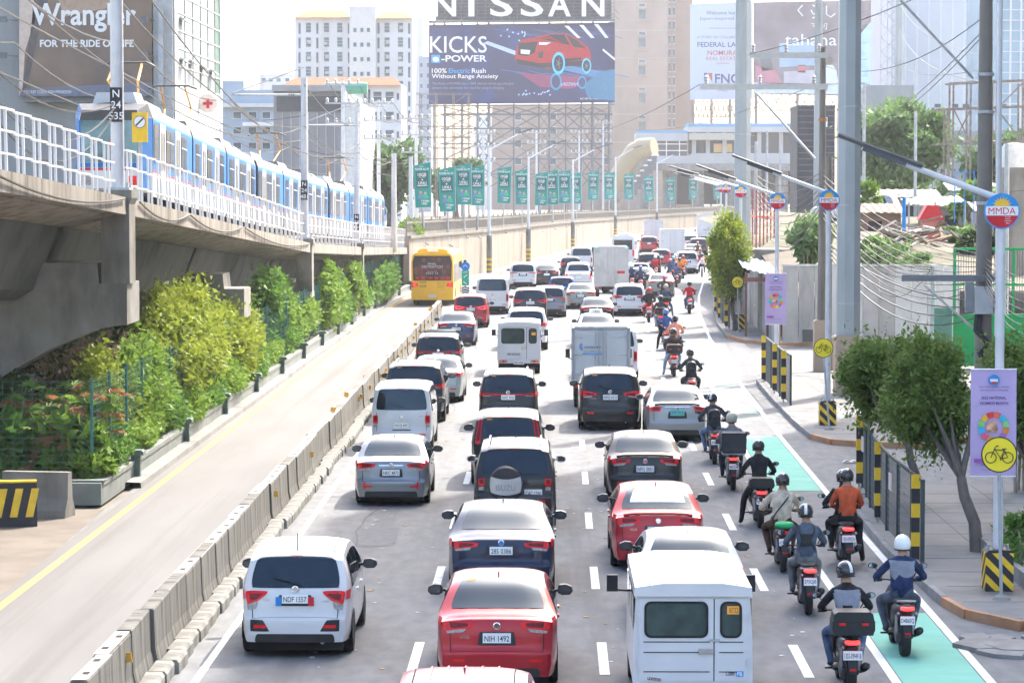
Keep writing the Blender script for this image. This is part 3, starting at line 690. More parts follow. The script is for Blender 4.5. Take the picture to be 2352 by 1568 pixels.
        if lights not in ('vert','tall','pole'):
            inst('tail_light_side', shared(('tls',kind,lights,sg), lambda: s.side(sg, .12, .36, z_-.05, z_+.09, .01, -1, .12, .42)), la, REDL)
        if refl:
            inst('bumper_reflector', shared(('refl',kind,sg), lambda: s.patch([(1.25,sg*.60),(1.25,sg*.84),(1.5,sg*.84),(1.5,sg*.60)] if sg > 0 else [(1.25,-.84),(1.25,-.60),(1.5,-.60),(1.5,-.84)], .024, 4)), t, REDL)
    inst('rear_bumper', shared(('rb',kind), lambda: s.patch([(.55,-.94),(.55,.94),(2.22,.94),(2.22,-.94)], .016, 10, .06), 60), t, body_mat)
    # lower bumper, panel gaps
    inst('lower_bumper', shared(('lb',kind,bumper_dark), lambda: s.patch([(0.02,-.86),(0.02,.86),(.75+bumper_dark,.80),(.75+bumper_dark,-.80)], .021, 8, .15), 60), t, BLACK)
    tg = 2.35 if kind not in ('van','pickup') else 1.6
    for c in ([(tg,-.84),(tg,.84),(tg+.06,.84),(tg+.06,-.84)],): inst('boot_gap', shared(('gap',kind), lambda: s.patch(c, .004, 8)), t, SEAM)
    for sg in (-1,1):
        tt = 5.9 if 'sedan' in kind else (5.0 if kind != 'pickup' else 4.9)
        inst('boot_gap', shared(('gapv',kind,sg), lambda: s.patch([(tg,sg*.845),(tg,sg*.86),(tt,sg*.86),(tt,sg*.845)], .004, 6)), t, SEAM)
        if kind in ('mpv','suv','hatch','van'):
            inst('roof_seam', shared(('rs',kind,sg), lambda: s.patch([(7.2,sg*.80),(7.2,sg*.82),(10.2,sg*.82),(10.2,sg*.80)], .004, 8)), t, SEAM)
    if kind != 'pickup' and kind.endswith('sedan') is False:
        x0, y0_, z0 = s.S(b+.12, 0)
        inst('roof_spoiler', shared(('spo',kind), lambda: s.patch([(b+.03,-.84),(b+.03,.84),(b+.75,.80),(b+.75,-.80)], .028, 8, .1), 60), t, body_mat)
        inst('brake_light', shared(('tb',kind), lambda: s.patch([(b+.04,-.14),(b+.04,.14),(b+.14,.14),(b+.14,-.14)], .033, 3)), t, REDL)
        if wiper: 
            q0 = s.S(a+.10,.12,.03); q1 = s.S(a+.32,-.42,.03)
            inst('wiper', shared(('wip',kind), lambda: MB().tube([q0,q1], .012, 4)), t, BLACK)
    elif spoiler:
        q = [s.S(6.05,u,.03) for u in np.linspace(-.82,.82,9)]
        inst('boot_spoiler', shared(('lip',kind), lambda: MB().tube(q, .03, 6), 60), t, BLACK if spoiler == 2 else body_mat)
    # plate in its recess
    pt = k['pt'] if lights != 'high' else k['pt']
    q, n = s.pn(pt); tilt = math.atan2(n[1], -n[0])
    inst('plate_recess', shared(('rec',kind), lambda: s.patch([(pt-.55,-.36),(pt-.55,.36),(pt+.5,.32),(pt+.5,-.32)], .005, 5, .1)), t, body_mat if kind in('van','pickup') else M('recess', (.03,.03,.033), .5))
    if plt is not None: plate(t, plt, (0, q[0]-.03, q[1]), .40, .14, -tilt)
    if logo:
        q2, n2 = s.pn(pt+.98 if kind not in ('van','pickup') else 4.3)
        m4 = Matrix.Translation((0,q2[0]-.025,q2[1])) @ Matrix.Rotation(R(90),4,'X')
        inst('emblem', shared('emb', lambda: MB().lathe([(.055,0),(.055,.01),(.042,.014),(.042,.004),(.0,.004)], 16)), t, CHROME, mtx=m4)
    if txt:
        for (s_, u, tz, h) in txt:
            q3 = s.S(tz, u, .012); lettering(s_, t, q3, h=h, mat=CHROME, name='badge')
    if sticker:
        c = [(b-.42,-.70),(b-.42,-.52),(b-.18,-.52),(b-.18,-.70)]
        o = inst('window_sticker', shared(('stk',kind), lambda: s.patch(c, .011, 2)), t, ORANGE_S)
    if fin:
        q, n = s.pn(9.35 if kind != 'sedan' else 9.1)
        inst('antenna', shared('fin', lambda: MB().prism([(-.07,0),(.08,0),(.02,.035),(-.06,.06)], -.012,.012,'x')), t, body_mat, (0,q[0],q[1]-.002))
    if rails:
        for sg in (-1,1):
            pts = [s.S(tt, sg*.80, .0 if tt in (7.6,10.6) else .05) for tt in (7.6,7.9,8.6,9.4,10.2,10.6)]
            inst('roof_rail', shared(('rail',kind,sg), lambda: MB().tube(pts, .022, 6), 60), t, CHROME if rails == 2 else M('silver_rail', (.45,.46,.47), .35, .5))
    if bar:
        inst('light_bar', shared(('lbar',kind), lambda: s.patch([(4.62,-.5),(4.62,.5),(4.82,.5),(4.82,-.5)], .011, 8)), t, REDL)
    wheels(t, k['W'], k['yr'], k['yf'], k['r'])
    inst('exhaust', shared('exh', lambda: MB().tube([(.42,.06,.25),(.42,.4,.27)], .03, 8)), t, STEEL)
    if extras: extras(t, s)
    return t
# ---- near traffic -------------------------------------------------------------------------------
def antenna_rod(t, s):
    q, n = s.pn(7.55); inst('antenna', MB().tube([(0,q[0],q[1]),(0,q[0]+.04,q[1]+.30)], .009, 5).mesh(), t, BLACK)
def mobilio_x(t, s):
    antenna_rod(t, s)
    for sg in (-1,1): inst('bumper_insert', s.patch([(.95,sg*.52),(.95,sg*.90),(2.0,sg*.90),(1.9,sg*.66)] if sg > 0 else [(.95,-.90),(.95,-.52),(1.9,-.66),(2.0,-.90)], .020, 5, .1).mesh(), t, BLACK)
    for sg, c_ in ((-1,SKYBLUE),(1,REDP)): inst('plate_trim', MB().box(sg*.25-.045,.03,.83,sg*.25+.045,.04,.97).mesh(), t, c_)
car('mpv',677,1512,P_WHITE,'white people carrier with plate NDF 1557, lowest in the left lane','high','NDF 1557',sticker=False,fin=False,W=1.69,scale=.97,extras=mobilio_x,mirror_mat=BLACK,txt=(('MOBILIO',-.62,3.95,.03),('i-VTEC',.62,3.85,.03)))
car('sedan',898,1163,P_GREY,'silver grey sedan with plate NKC 4872 beside the barriers','wide','NKC 4872',W=1.67,scale=.98,txt=(('G4',-.55,5.2,.04),),
    extras=lambda t,s: [inst('chrome_strip', s.patch([(4.62,-.36),(4.62,.36),(4.72,.36),(4.72,-.36)], .015, 4).mesh(), t, CHROME)]+[inst('bumper_slit', s.patch([(1.0,sg*.80-.02),(1.0,sg*.80+.02),(2.1,sg*.82+.03),(2.1,sg*.82-.03)], .025, 3).mesh(), t, REDL) for sg in (-1,1)])
car('van',922,1038,P_PEARL,'silvery white van with plate NCQ 697 behind the grey sedan','vert','NCQ 697',sticker=False,fin=False,W=1.66,scale=.93,name='van',cat='van',mirror_mat=BLACK,txt=(('APV',.66,4.55,.035),('SUZUKI',-.62,4.55,.03)),
    extras=lambda t,s: inst('handle_strip', s.patch([(2.3,-.32),(2.3,.32),(2.75,.32),(2.75,-.32)], .012, 4).mesh(), t, BLACK))
car('suv',951,972,P_DGREY,'dark grey sport utility car behind the silvery van in the left lane','slim','',W=1.84,rails=1,bar=False)
car('sedan',1003,925,P_GREENS,'pale green silver sedan half hidden behind the dark sport utility car','wide','',W=1.75,scale=1.0)
def box_rack(t, s):
    for yy_ in (1.15,2.05): inst('roof_bar', MB().tube([(-.62,yy_,1.73),(.62,yy_,1.73)], .03, 8).mesh(), t, STEEL)
    inst('roof_light_bar', MB().cb((0,1.1,1.79),(1.15,.1,.07)).mesh(), t, CHROME)
car('mpv',1006,872,P_DGREY,'dark grey people carrier with roof rack and full width red light bar','slim','',W=1.73,rails=1,bar=True,extras=box_rack,txt=(('BR-V',-.6,3.9,.035),))
car('sedan',1048,795,P_DBLUE,'blue grey sedan with plate NKI 3737 ahead of the rack carrier','vios','NKI 3737')
car('mpv',1081,753,P_RED2,'dark red people carrier with lit brake lights next to the sign','wide','NKO 3930',lit=True,W=1.75,scale=1.0,bar=True,txt=(('VELOZ',0,4.65,.04),))
car('van',1131,722,P_WHITE,'white passenger van beside the bus with plate NFX 7166','tall','NFX 7166',sticker=False,W=1.9,scale=1.08,name='van',cat='van',logo=True)
car('mpv',1056,1963,P_RED2,'dark red car cut off by the bottom edge, ribbed roof showing','wide','',W=1.76,scale=1.0,extras=lambda t,s: [inst('roof_rib', s.patch([(6.9,u-.015),(6.9,u+.015),(10.4,u+.015),(10.4,u-.015)], .014, 6).mesh(), t, P_RED2) for u in (-.55,-.28,0,.28,.55)])
car('sedan',1141,1590,P_RED,'red sedan with plate NIH 1492 at the bottom edge','vios','NIH 1492',txt=(('VIOS',-.60,3.8,.045),),logo=True)
def bmw_x(t, s):
    m4 = Matrix.Translation((0,.055,.975)) @ Matrix.Rotation(R(90),4,'X')
    inst('roundel', MB().lathe([(.04,0),(.04,.012),(0,.012)], 16).mesh(), t, SKYBLUE, mtx=m4)
car('big_sedan',1151,1376,P_NAVY,'dark navy sedan with plate 285 0386 in the second lane','wide','285 0386',sticker=False,txt=(('520i',.62,4.95,.05),),extras=bmw_x,mirror_mat=P_NAVY)
def spare(t, s):
    m4 = Matrix.Translation((-.2,-.02,1.0)) @ Matrix.Rotation(R(90),4,'X')
    sw_ = inst('spare_wheel_cover', MB().lathe([(.36,-.1),(.385,-.04),(.385,.06),(.35,.11),(.0,.13)], 28).mesh(smooth=40), t, BLACKP, mtx=m4)
    inst('cover_band', MB().grid(lambda i,j: (-.2+(.38-.02)*(2*i-1)*math.sqrt(1-(.5*(2*j-1))**2*.6), -.16-.0*abs(2*i-1)+.02*abs(2*i-1)**3, 1.0+.17*(2*j-1)-.06+.06*(2*i-1)**2), 16, 6).mesh(smooth=60), t, M('brushed_cover', (.5,.5,.5), .35, .7))
    lettering('ISUZU', t, (-.2,-.172,.93), h=.12, mat=M('grey_ink', (.32,.32,.33), .4), bold=.015)
    plate(t, 'CAC 1206', (.42,.06,.80), .40, .15)
car('suv',1182,1218,P_BLACK,'black utility vehicle with a spare wheel cover, plate CAC 1206','vert',None,sticker=False,W=1.72,scale=.98,rails=1,extras=spare,logo=False,mirror_mat=CHROME)
car('mpv',1166,1118,P_BLACK,'black crossover with upright red tail lights hidden behind the utility vehicle','pole','',W=1.76,scale=1.04)
car('mpv',1167,987,P_BLACK,'black people carrier with plate NHC 9731 and red light strip','slim','NHC 9731',W=1.73,scale=1.02,bar=True,rails=1)
car('suv',1209,805,P_WHITE,'white sport utility car peeking out ahead of the square white van','wide','',W=1.86)
car('mpv',1218,737,P_DGREY,'dark people carrier with red tail lights beside the passenger van','wide','NGH 4415',W=1.83,scale=1.03)
car('suv',1262,729,P_GREY,'steel grey crossover with slim red light bar left of the green sedan','slim','',W=1.84,scale=.93,bar=True)
car('hatch',1291,692,P_BLUE,'bright blue hatchback ahead of the steel grey crossover','block','',lit=False)
car('suv',1201,664,P_PEARL,'white sport utility car beside the wall, plate NGZ 7712','slim','NGZ 7712')
car('sedan',1256,655,P_BLACK,'black sedan between the white sport utility car and the pickup','vios','',spoiler=1)
car('hatch',1311,634,P_DGREY,'dark grey hatchback ahead of the white pickup','block','')
car('pickup',1329,664,P_WHITE,'white pickup truck with lit red tail lights','tall','',sticker=False,lit=True,name='pickup_truck',cat='pickup',fin=False,refl=False)
car('sedan',1334,710,P_SAGE,'grey green sedan with plate NAR 8979 left of the aluminium truck','vios','NAR 8979')
car('van',1336,620,P_WHITE,'white van in front of the aluminium box truck','tall','',sticker=False,W=1.92,name='van',cat='van')
car('suv',1376,612,P_DGREY,'dark sport utility car half hidden behind the aluminium box truck','slim','')
car('mpv',1446,726,P_WHITE,'white people carrier with plate NOP 2937 right of the aluminium truck','wide','NOP 2937',W=1.83,scale=1.04,txt=(('INNOVA',-.6,3.9,.03),))
car('sedan',1372,752,P_BLACK,'black sedan with white roof sign ahead, in the middle lane','vios','NDZ 4072',sticker=False,W=1.70)
def taxi(t, s):
    sg = inst('roof_sign', MB().prism([(-.33,1.48),(.33,1.48),(.28,1.66),(-.28,1.66)], 1.85, 2.05).mesh(), t, WHITE)
    lettering('TAXI', sg, (0,1.845,1.565), h=.11, mat=PINK_T, bold=.01)
car('sedan',1370,800,P_WHITE,'white taxi with a lettered roof sign ahead of the cooler truck','vios','',sticker=False,W=1.70,extras=taxi)
car('van',1408,872,P_WHITE,'white van mostly hidden ahead of the cooler truck','tall','',sticker=False,W=1.9,name='van',cat='van')
car('mpv',1402,990,P_BLACK,'black people carrier with plate NFQ 6711 behind the cooler truck','wide','NFQ 6711',W=1.83,scale=1.06,txt=(('INNOVA',-.6,3.9,.03),('2.8 G',.6,3.9,.03)),logo=True)
GREENPL = M('old_green_plate', (.12,.42,.40), .5, var=.06)
def sentra_x(t, s):
    inst('boot_garnish', s.patch([(4.95,-.48),(4.95,.48),(5.2,.46),(5.2,-.46)], .014, 4).mesh(), t, CHROME)
    pl = inst('license_plate', MB().box(-.2,-.012,-.08,.2,.0,.08).mesh(), t, GREENPL, (0,.045,.83)); lettering('TJF 915', pl, (0,-.014,0), .33, .09, M('plate_green_ink', (.03,.16,.15), .5))
    inst('rear_bumper', s.patch([(1.2,-.92),(1.2,.92),(2.3,.92),(2.3,-.92)], .035, 8, .1).mesh(smooth=60), t, P_SILVER)
car('sedan',1556,1016,P_SILVER,'silver older sedan with a green plate beside the motorcycles','block',None,sticker=False,W=1.71,spoiler=2,extras=sentra_x,mirror_mat=P_SILVER)
car('sedan',1482,1155,P_BLACK,'black sedan with plate NFG 2051 in the third lane','vios','NFG 2051',spoiler=1,txt=(('VIOS',-.60,3.8,.04),))
def dasx(t, s): inst('sun_shade', s.patch([(7.45,-.68),(7.45,.72),(8.3,.66),(8.3,-.62)], .012, 5, .1).mesh(), t, M('reflective_shade', (.5,.62,.68), .3, .3, var=.12, scale=2))
car('sedan',1512,1313,P_RED,'red sedan with plate DAS 2196 and a silver sunshade','vios','DAS 2196',spoiler=1,txt=(('VIOS',-.60,3.8,.045),),extras=dasx)
car('sedan',1590,1458,P_WHITE,'white sedan hidden below the roof line by the square white van','vios','',sticker=False,W=1.74)
car('sedan',1519,682,P_SAGE,'grey green sedan among the motorcycles on the right','vios','')
car('hatch',1468,652,P_WHITE,'white hatchback right of the aluminium truck','slim','',W=1.75)
car('suv',1492,634,P_BLACK,'black sport utility car ahead of the white hatchback','slim','')
car('sedan',1476,664,P_DGREY,'dark sedan with red lights among the motorcycles','vios','')
car('hatch',1519,612,P_RED,'bright red hatchback below the plain white box truck','slim','',W=1.75)
car('suv',1491,582,P_RED,'red sport utility car left of the plain white box truck','slim','')
car('suv',1579,629,P_WHITE,'white sport utility car nearest the bend on the right','slim','NKR 2660')
car('sedan',1592,596,P_SILVER,'silver sedan in front of the white sport utility car at the bend','vios','')
car('suv',1606,588,P_DGREY,'dark sport utility car beside the trimmed round tree','slim','')
car('suv',1586,578,P_WHITE,'small white car just beyond the silver sedan at the bend','slim','',lit=True)
# ---- square jeepney-style vans ------------------------------------------------------------------
def square_van(px, py, label, W, plt, big, body=P_WHITE):
    p = G(px, py); t = thing('utility_van', label, 'van', p); h = W/2; L = 3.4; z0, zt = (.55, 1.86) if big else (.55, 1.95)
    bm2 = MB().prism([(-h,z0),(h,z0),(h*.985,1.25),(h*.94,zt-.03),(-h*.94,zt-.03),(-h*.985,1.25)], 0, L)
    inst('body', bm2.mesh(), t, body)
    rf = inst('roof', MB().prism([(-h*.985,zt-.12),(h*.985,zt-.12),(h*.97,zt),(h*.5,zt+.055),(-h*.5,zt+.055),(-h*.97,zt)], -.06, L).mesh(smooth=30), t, body)
    for j in range(7):
        x = (-.8+1.6*j/6)*h*.9; inst('roof_rib', MB().tube([(x,.02,zt+.05-.03*abs(x)),(x,L-.1,zt+.05-.03*abs(x))], .016, 5).mesh(), rf, body)
    # two rear doors
    for x0, x1, nm in ((-h*.90,h*.34,0),(h*.36,h*.90,1)):
        d = inst('rear_door', MB().box(x0,-.02,z0+.05,x1,.0,zt-.16).mesh(), t, body)
        for zz in (.72,.98,1.12):
            if big: inst('door_crease', MB().box(x0+.06,-.026,zz,x1-.05,-.018,zz+.012).mesh(), d, SEAM)
        def rr(x0, x1, z0_, z1_, rad):
            pts = []
            for cx, cz, a0 in ((x1-rad,z1_-rad,0),(x0+rad,z1_-rad,90),(x0+rad,z0_+rad,180),(x1-rad,z0_+rad,270)):
                for k_ in range(5): a = R(a0+22.5*k_); pts.append((cx+rad*math.cos(a), cz+rad*math.sin(a)))
            return pts
        wx0, wx1 = x0+.07, x1-.07
        wd = inst('window', MB().prism(rr(wx0,wx1,1.18,zt-.19,.09), -.032,-.02).mesh(), d, RUBBER)
        inst('pane', MB().prism(rr(wx0+.03,wx1-.03,1.21,zt-.22,.07), -.036,-.03).mesh(), d, M('green_glass', (.035,.06,.055), .05, var=.4, scale=3, coat=.5))
        if nm: 
            st = inst('sticker', MB().box(wx1-.2,-.039,1.5,wx1-.04,-.036,1.61).mesh(), t, ORANGE_S)
            if big: lettering('8732', st, (wx1-.11,-.0395,1.555), w_=.12, h=.07, mat=PINK_T)
        for zz in (.85,1.45): inst('hinge', MB().cb((x0-.01 if not nm else x1+.01,-.03,zz),(.025,.03,.1)).mesh(), d, body)
    inst('door_gap', MB().box(h*.34,-.012,z0+.05,h*.36,.002,zt-.16).mesh(), t, SEAM)
    inst('door_handle', MB().cb((h*.22,-.03,1.0),(.2,.03,.07)).mesh(), t, CHROME)
    inst('latch', MB().cb((h*.36,-.035,1.15),(.14,.02,.03)).mesh(), t, STEEL)
    if big:
        lettering('L300', t, (h*.62,-.026,.70), h=.045, mat=PINK_T, bold=.02); b_ = inst('badge_plate', MB().box(h*.72,-.03,.665,h*.84,-.021,.735).mesh(), t, SKYBLUE); lettering('FB', b_, (h*.78,-.0315,.70), h=.05, mat=WHITE, bold=.02)
        lettering('Auxmo', t, (-h*.68,-.026,.64), h=.06, mat=M('brown_ink', (.12,.10,.08), .5), bold=.02, shear=.2)
    else:
        lettering('KEEP DISTANCE', t, (-.2,-.03,.78), w_=.5, h=.085, mat=PINK_T, bold=.02); lettering('FUSO', t, (.18,-.03,1.07), h=.05, mat=CHROME)
    inst('rear_sill', MB().box(-h*.97,-.03,z0-.12,h*.97,.3,z0+.02).mesh(), t, body)
    for sg in (-1,1):
        l_ = inst('tail_light', MB().cb((sg*h*.72,-.045,z0-.04),(.30,.03,.09)).mesh(), t, REDL); inst('turn_lamp', MB().cb((sg*h*.84,-.05,z0-.04),(.12,.03,.085)).mesh(), l_, AMBER); inst('reverse_lamp', MB().cb((sg*h*.60,-.05,z0-.04),(.09,.03,.085)).mesh(), l_, CLEARL)
        for j in range(3): inst('side_window', MB().box(sg*h*.962-.02,.2+j*1.05,1.22,sg*h*.962+.02,1.1+j*1.05,1.68).mesh(), t, GLASS)
        m_ = inst('mirror', MB().cb((sg*(h+.2),L+.15,1.42),(.16,.07,.24)).mesh(), t, BLACK); inst('mirror_arm', MB().tube([(sg*h*.95,L+.2,1.3),(sg*(h+.2),L+.16,1.32)], .015, 5).mesh(), m_, BLACK)
    inst('cab', MB().prism([(L,.5),(L+1.0,.5),(L+1.0,1.0),(L+.55,1.75),(L,1.85)], -h*.93, h*.93, 'x').mesh(), t, body)
    inst('underbody', MB().box(-h+.15,.1,.25,h-.15,L+.9,.56).mesh(), t, UNDER)
    plate(t, plt, (0,-.06,.46), .40, .14); wheels(t, W-.08, .8, L+.35, .31, .2)
square_van(1591,1665,'square white utility van with split rear doors at the bottom edge',1.60,'',True)
square_van(1192,860,'square white utility van lettered KEEP DISTANCE, plate NKE 4282',1.66,'NKE 4282',False)
# ---- box trucks ---------------------------------------------------------------------------------
def box_truck(px, py, label, W, zb, zt, L, mat, mode, door_mat=None):
    p = G(px, py); t = thing('box_truck', label, 'truck', p); h = W/2
    inst('cargo_box', MB().box(-h,.03,zb,h,L,zt).mesh(), t, mat)
    fr = M('truck_frame_grey', (.36,.37,.38), .5, .3) if mode == 'cool' else mat
    for a in (-1,1): inst('corner_post', MB().box(a*h-.05,-.02,zb,a*h+.05,.08,zt+.01).mesh(), t, fr)
    for z in (zb,zt): inst('end_rail', MB().box(-h+.05,-.02,z-.05,h-.05,.08,z+.05).mesh(), t, fr)
    for a in (-1,1):
        d = inst('rear_door', MB().box(min(a*.02,a*(h-.07)),-.015,zb+.07,max(a*.02,a*(h-.07)),.02,zt-.07).mesh(), t, door_mat or mat)
        for z in (zb+.25,(zb+zt)/2,zt-.3): inst('hinge', MB().cb((a*(h-.16),-.03,z),(.3,.03,.045)).mesh(), d, STEEL)
        for x in (.09,.0) if mode == 'cool' else (.14,): inst('lock_rod', MB().tube([(a*(.08+x),-.035,zb+.1),(a*(.08+x),-.035,zt-.1)], .014, 6).mesh(), d, STEEL)
        inst('tail_light', MB().cb((a*(h-.2),-.0,zb-.12),(.28,.05,.09)).mesh(), t, REDL)
        inst('handle', MB().cb((a*.25,-.04,zb+.42),(.28,.025,.03)).mesh(), d, STEEL)
    if mode == 'cool':
        lettering('COOLAIRE', t, (-h*.30,-.02,zt-.62), w_=.52, h=.075, mat=M('blue_ink', (.05,.14,.33), .5), bold=.03); lettering('(02) 3728879 to 82', t, (-h*.30,-.02,zt-.75), w_=.55, h=.045, mat=PINK_T)
        st = inst('web_strip', MB().box(-h*.30-.31,-.02,zt-.86,-h*.30+.31,-.016,zt-.80).mesh(), t, SKYBLUE)
        lettering('WWW.COOLAIRECONSOLIDATED.COM', st, (-h*.30,-.0205,zt-.83), w_=.58, h=.035, mat=WHITE)
        for r_ in (.06,.09,.12): inst('logo_arc', MB().tube([(-h*.30-.30+r_*math.cos(R(a)),-.02,zt-.60+r_*math.sin(R(a))) for a in range(110,261,25)], .012, 4).mesh(), t, SKYBLUE)
    if mode == 'alu':
        inst('placard', MB().box(h*.36,-.025,zb+.75,h*.82,-.016,zb+.92).mesh(), t, REDP)
        for a in (-1,1): inst('marker_lamp', MB().cb((a*h*.88,-.03,zt-.03),(.14,.03,.05)).mesh(), t, M('cyan_lamp', (.05,.5,.55), .2, emit=.8))
    inst('chassis', MB().box(-h*.5,.1,.45,h*.5,L+1.0,zb).mesh(), t, UNDER)
    inst('under_guard', MB().box(-h*.8,.0,.42,h*.8,.06,.52).mesh(), t, BLACK)
    plate(t, 'NGA 3177' if mode == 'alu' else '', (.1,-.02,.62), .40, .14)
    inst('cab', MB().prism([(L+.1,.5),(L+1.55,.5),(L+1.55,1.1),(L+1.3,1.95),(L+.1,2.0)], -h*.9, h*.9, 'x').mesh(), t, P_WHITE)
    for a in (-1,1): 
        m_ = inst('mirror', MB().cb((a*(h+.14),L+1.2,1.55),(.15,.07,.3)).mesh(), t, BLACK); inst('mirror_arm', MB().tube([(a*h*.9,L+1.25,1.3),(a*(h+.14),L+1.2,1.42)], .02, 5).mesh(), m_, BLACK)
    wheels(t, W*.94, 1.0, L+.9, .36, .24)
    return t
ALU = M('aluminium_panel', (.52,.51,.50), .4, .35, var=.08, scale=1.5, dirt=((.36,.34,.32), .9, .52, (1,1,.4)))
box_truck(1380,940,'white cooler truck lettered COOLAIRE with double rear doors',1.80,.88,2.62,3.2,P_WHITE,'cool',P_PEARL)
box_truck(1404,691,'dull aluminium box truck with a red placard on its door',2.05,.95,3.35,4.6,ALU,'alu')
box_truck(1545,604,'plain white box truck ahead near the bend',2.15,.95,3.1,4.6,P_WHITE,'plain')
box_truck(1502,578,'white closed van body left of the plain white box truck',2.0,.9,3.4,4.0,P_WHITE,'plain')
def farletters(t):
    lettering('MINI', t, (.0,-.03,2.9), w_=1.1, h=.25, mat=REDP); lettering('PROMO', t, (0,-.03,1.7), w_=1.0, h=.2, mat=REDP)
farletters(box_truck(1625,560,'white truck with red lettering behind the trimmed tree',2.2,.95,3.6,4.6,P_WHITE,'plain'))
# ---- yellow city bus ----------------------------------------------------------------------------
P_BUS = paint('bus_yellow', (.82,.44,.015)); ADV = M('bus_advert', (.05,.03,.03), .35, var=.5, scale=.9, dirt=((.16,.05,.04), 1.4, .52))
def bus(px, py):
    p = G(px, py); t = thing('city_bus', 'yellow city bus with a film advert across its rear window', 'bus', p, R(-1.0)); h = 1.26; L = 11.5; H_ = 3.15
    sec = [(-h,.35),(h,.35),(h,2.4),(h*.985,2.75),(h*.93,3.0),(h*.8,H_),(-h*.8,H_),(-h*.93,3.0),(-h*.985,2.75),(-h,2.4)]
    inst('body', MB().prism(sec, 0, L).mesh(smooth=35), t, P_BUS)
    inst('roof_unit', MB().prism([(-.95,H_-.02),(.95,H_-.02),(.85,H_+.17),(.6,H_+.24),(-.6,H_+.24),(-.85,H_+.17)], .5, 4.2).mesh(smooth=35), t, P_BUS)
    inst('roof_hatch', MB().box(-.32,.42,H_+.06,.32,.5,H_+.2).mesh(), t, WHITE)
    ad = inst('rear_window_advert', MB().prism([(-h*.90,1.50),(h*.90,1.50),(h*.93,2.6),(h*.84,2.98),(-h*.84,2.98),(-h*.93,2.6)], -.02,.0).mesh(), t, ADV)
    TM = M('advert_ink', (.6,.57,.55), .5)
    lettering('FINAL', ad, (.0,-.025,2.50), w_=.52, h=.13, mat=TM); lettering('DESTINATION', ad, (0.0,-.025,2.33), w_=1.25, h=.15, mat=TM); lettering('BLOODLINES', ad, (0,-.025,2.18), w_=1.3, h=.09, mat=REDP)
    lettering('MAY 14', ad, (0,-.025,1.93), w_=.7, h=.10, mat=TM); lettering('NOW SHOWING SOON', ad, (0,-.025,2.04), w_=.6, h=.05, mat=TM)
    for x, z in ((-.95,2.2),(.93,2.35),(-.95,1.95),(.7,2.05),(-.5,2.72),(.4,2.75)):
        inst('advert_disc', MB().lathe([(.13,0),(.13,.004),(0,.004)], 14, m=Matrix.Translation((x,-.021,z)) @ Matrix.Rotation(R(90),4,'X')).mesh(), ad, M('rusty_disc', (.16,.07,.04), .5))
    for x in (-.9,-.55,-.1,.25,.62,.95): inst('advert_tablet', MB().cb((x,-.022,1.66),(.22,.004,.16)).mesh(), ad, M('advert_red', (.5,.03,.02), .5))
    for sg in (-1,1):
        l_ = inst('tail_light', MB().prism([(sg*h*.66,1.18),(sg*h*.98,1.10),(sg*h*.99,1.40),(sg*h*.70,1.36)], -.03,.02).mesh(), t, REDL)
        inst('lamp_core', MB().lathe([(.09,0),(.09,.01),(0,.01)], 14, m=Matrix.Translation((sg*h*.85,-.032,1.26)) @ Matrix.Rotation(R(90),4,'X')).mesh(), l_, REDLIT)
        for x in (.66,.82): inst('bumper_lamp', MB().lathe([(.05,0),(.05,.01),(0,.01)], 12, m=Matrix.Translation((sg*x,-.03,.62)) @ Matrix.Rotation(R(90),4,'X')).mesh(), t, REDL)
        inst('window_band', MB().box(sg*h-.01,.9,1.35,sg*h+.012,L-1.2,2.45).mesh(), t, GLASS)
        for j in range(6): inst('window_pillar', MB().box(sg*h-.01,.9+j*1.6,1.35,sg*h+.02,1.0+j*1.6,2.45).mesh(), t, BLACK)
        for yw in (2.3,8.8):
            inst('wheel_arch', MB().prism([(yw+.58*math.cos(R(a)),.45+.58*math.sin(R(a))) for a in range(0,181,18)], sg*h-.005, sg*h+.008,'x').mesh(), t, UNDER)
    inst('engine_lid', MB().box(-h*.82,-.018,.72,h*.82,.0,.745).mesh(), t, SEAM)
    inst('bumper_step', MB().prism([(-h,.35),(h,.35),(h,.78),(h*.95,.86),(-h*.95,.86),(-h,.78)], -.05,-.001).mesh(), t, P_BUS)
    BI = M('bus_ink', (.10,.09,.03), .5)
    lettering('2122', t, (-.55,-.02,1.40), h=.13, mat=BI, bold=.01); lettering('NER 4959', t, (-.55,-.02,1.16), w_=.42, h=.13, mat=BI, bold=.01)
    lettering('METROLINK', t, (.52,-.02,1.36), w_=.5, h=.06, mat=BI); 
    for j in range(5): lettering('HOWS MY DRIVING CALL', t, (.52,-.02,1.28-.05*j), w_=.42, h=.03, mat=BI)
    lettering('2717-0505', t, (.62,-.055,.82), w_=.34, h=.05, mat=WHITE)
    plate(t, 'NER 4959', (.0,-.06,.58), .44, .15)
    wheels(t, 2.5, 2.3, 8.8, .47, .28)
    m_ = inst('mirror', MB().cb((h+.16,L+.1,2.2),(.18,.1,.45)).mesh(), t, BLACK)
    return t
bus(993,702)
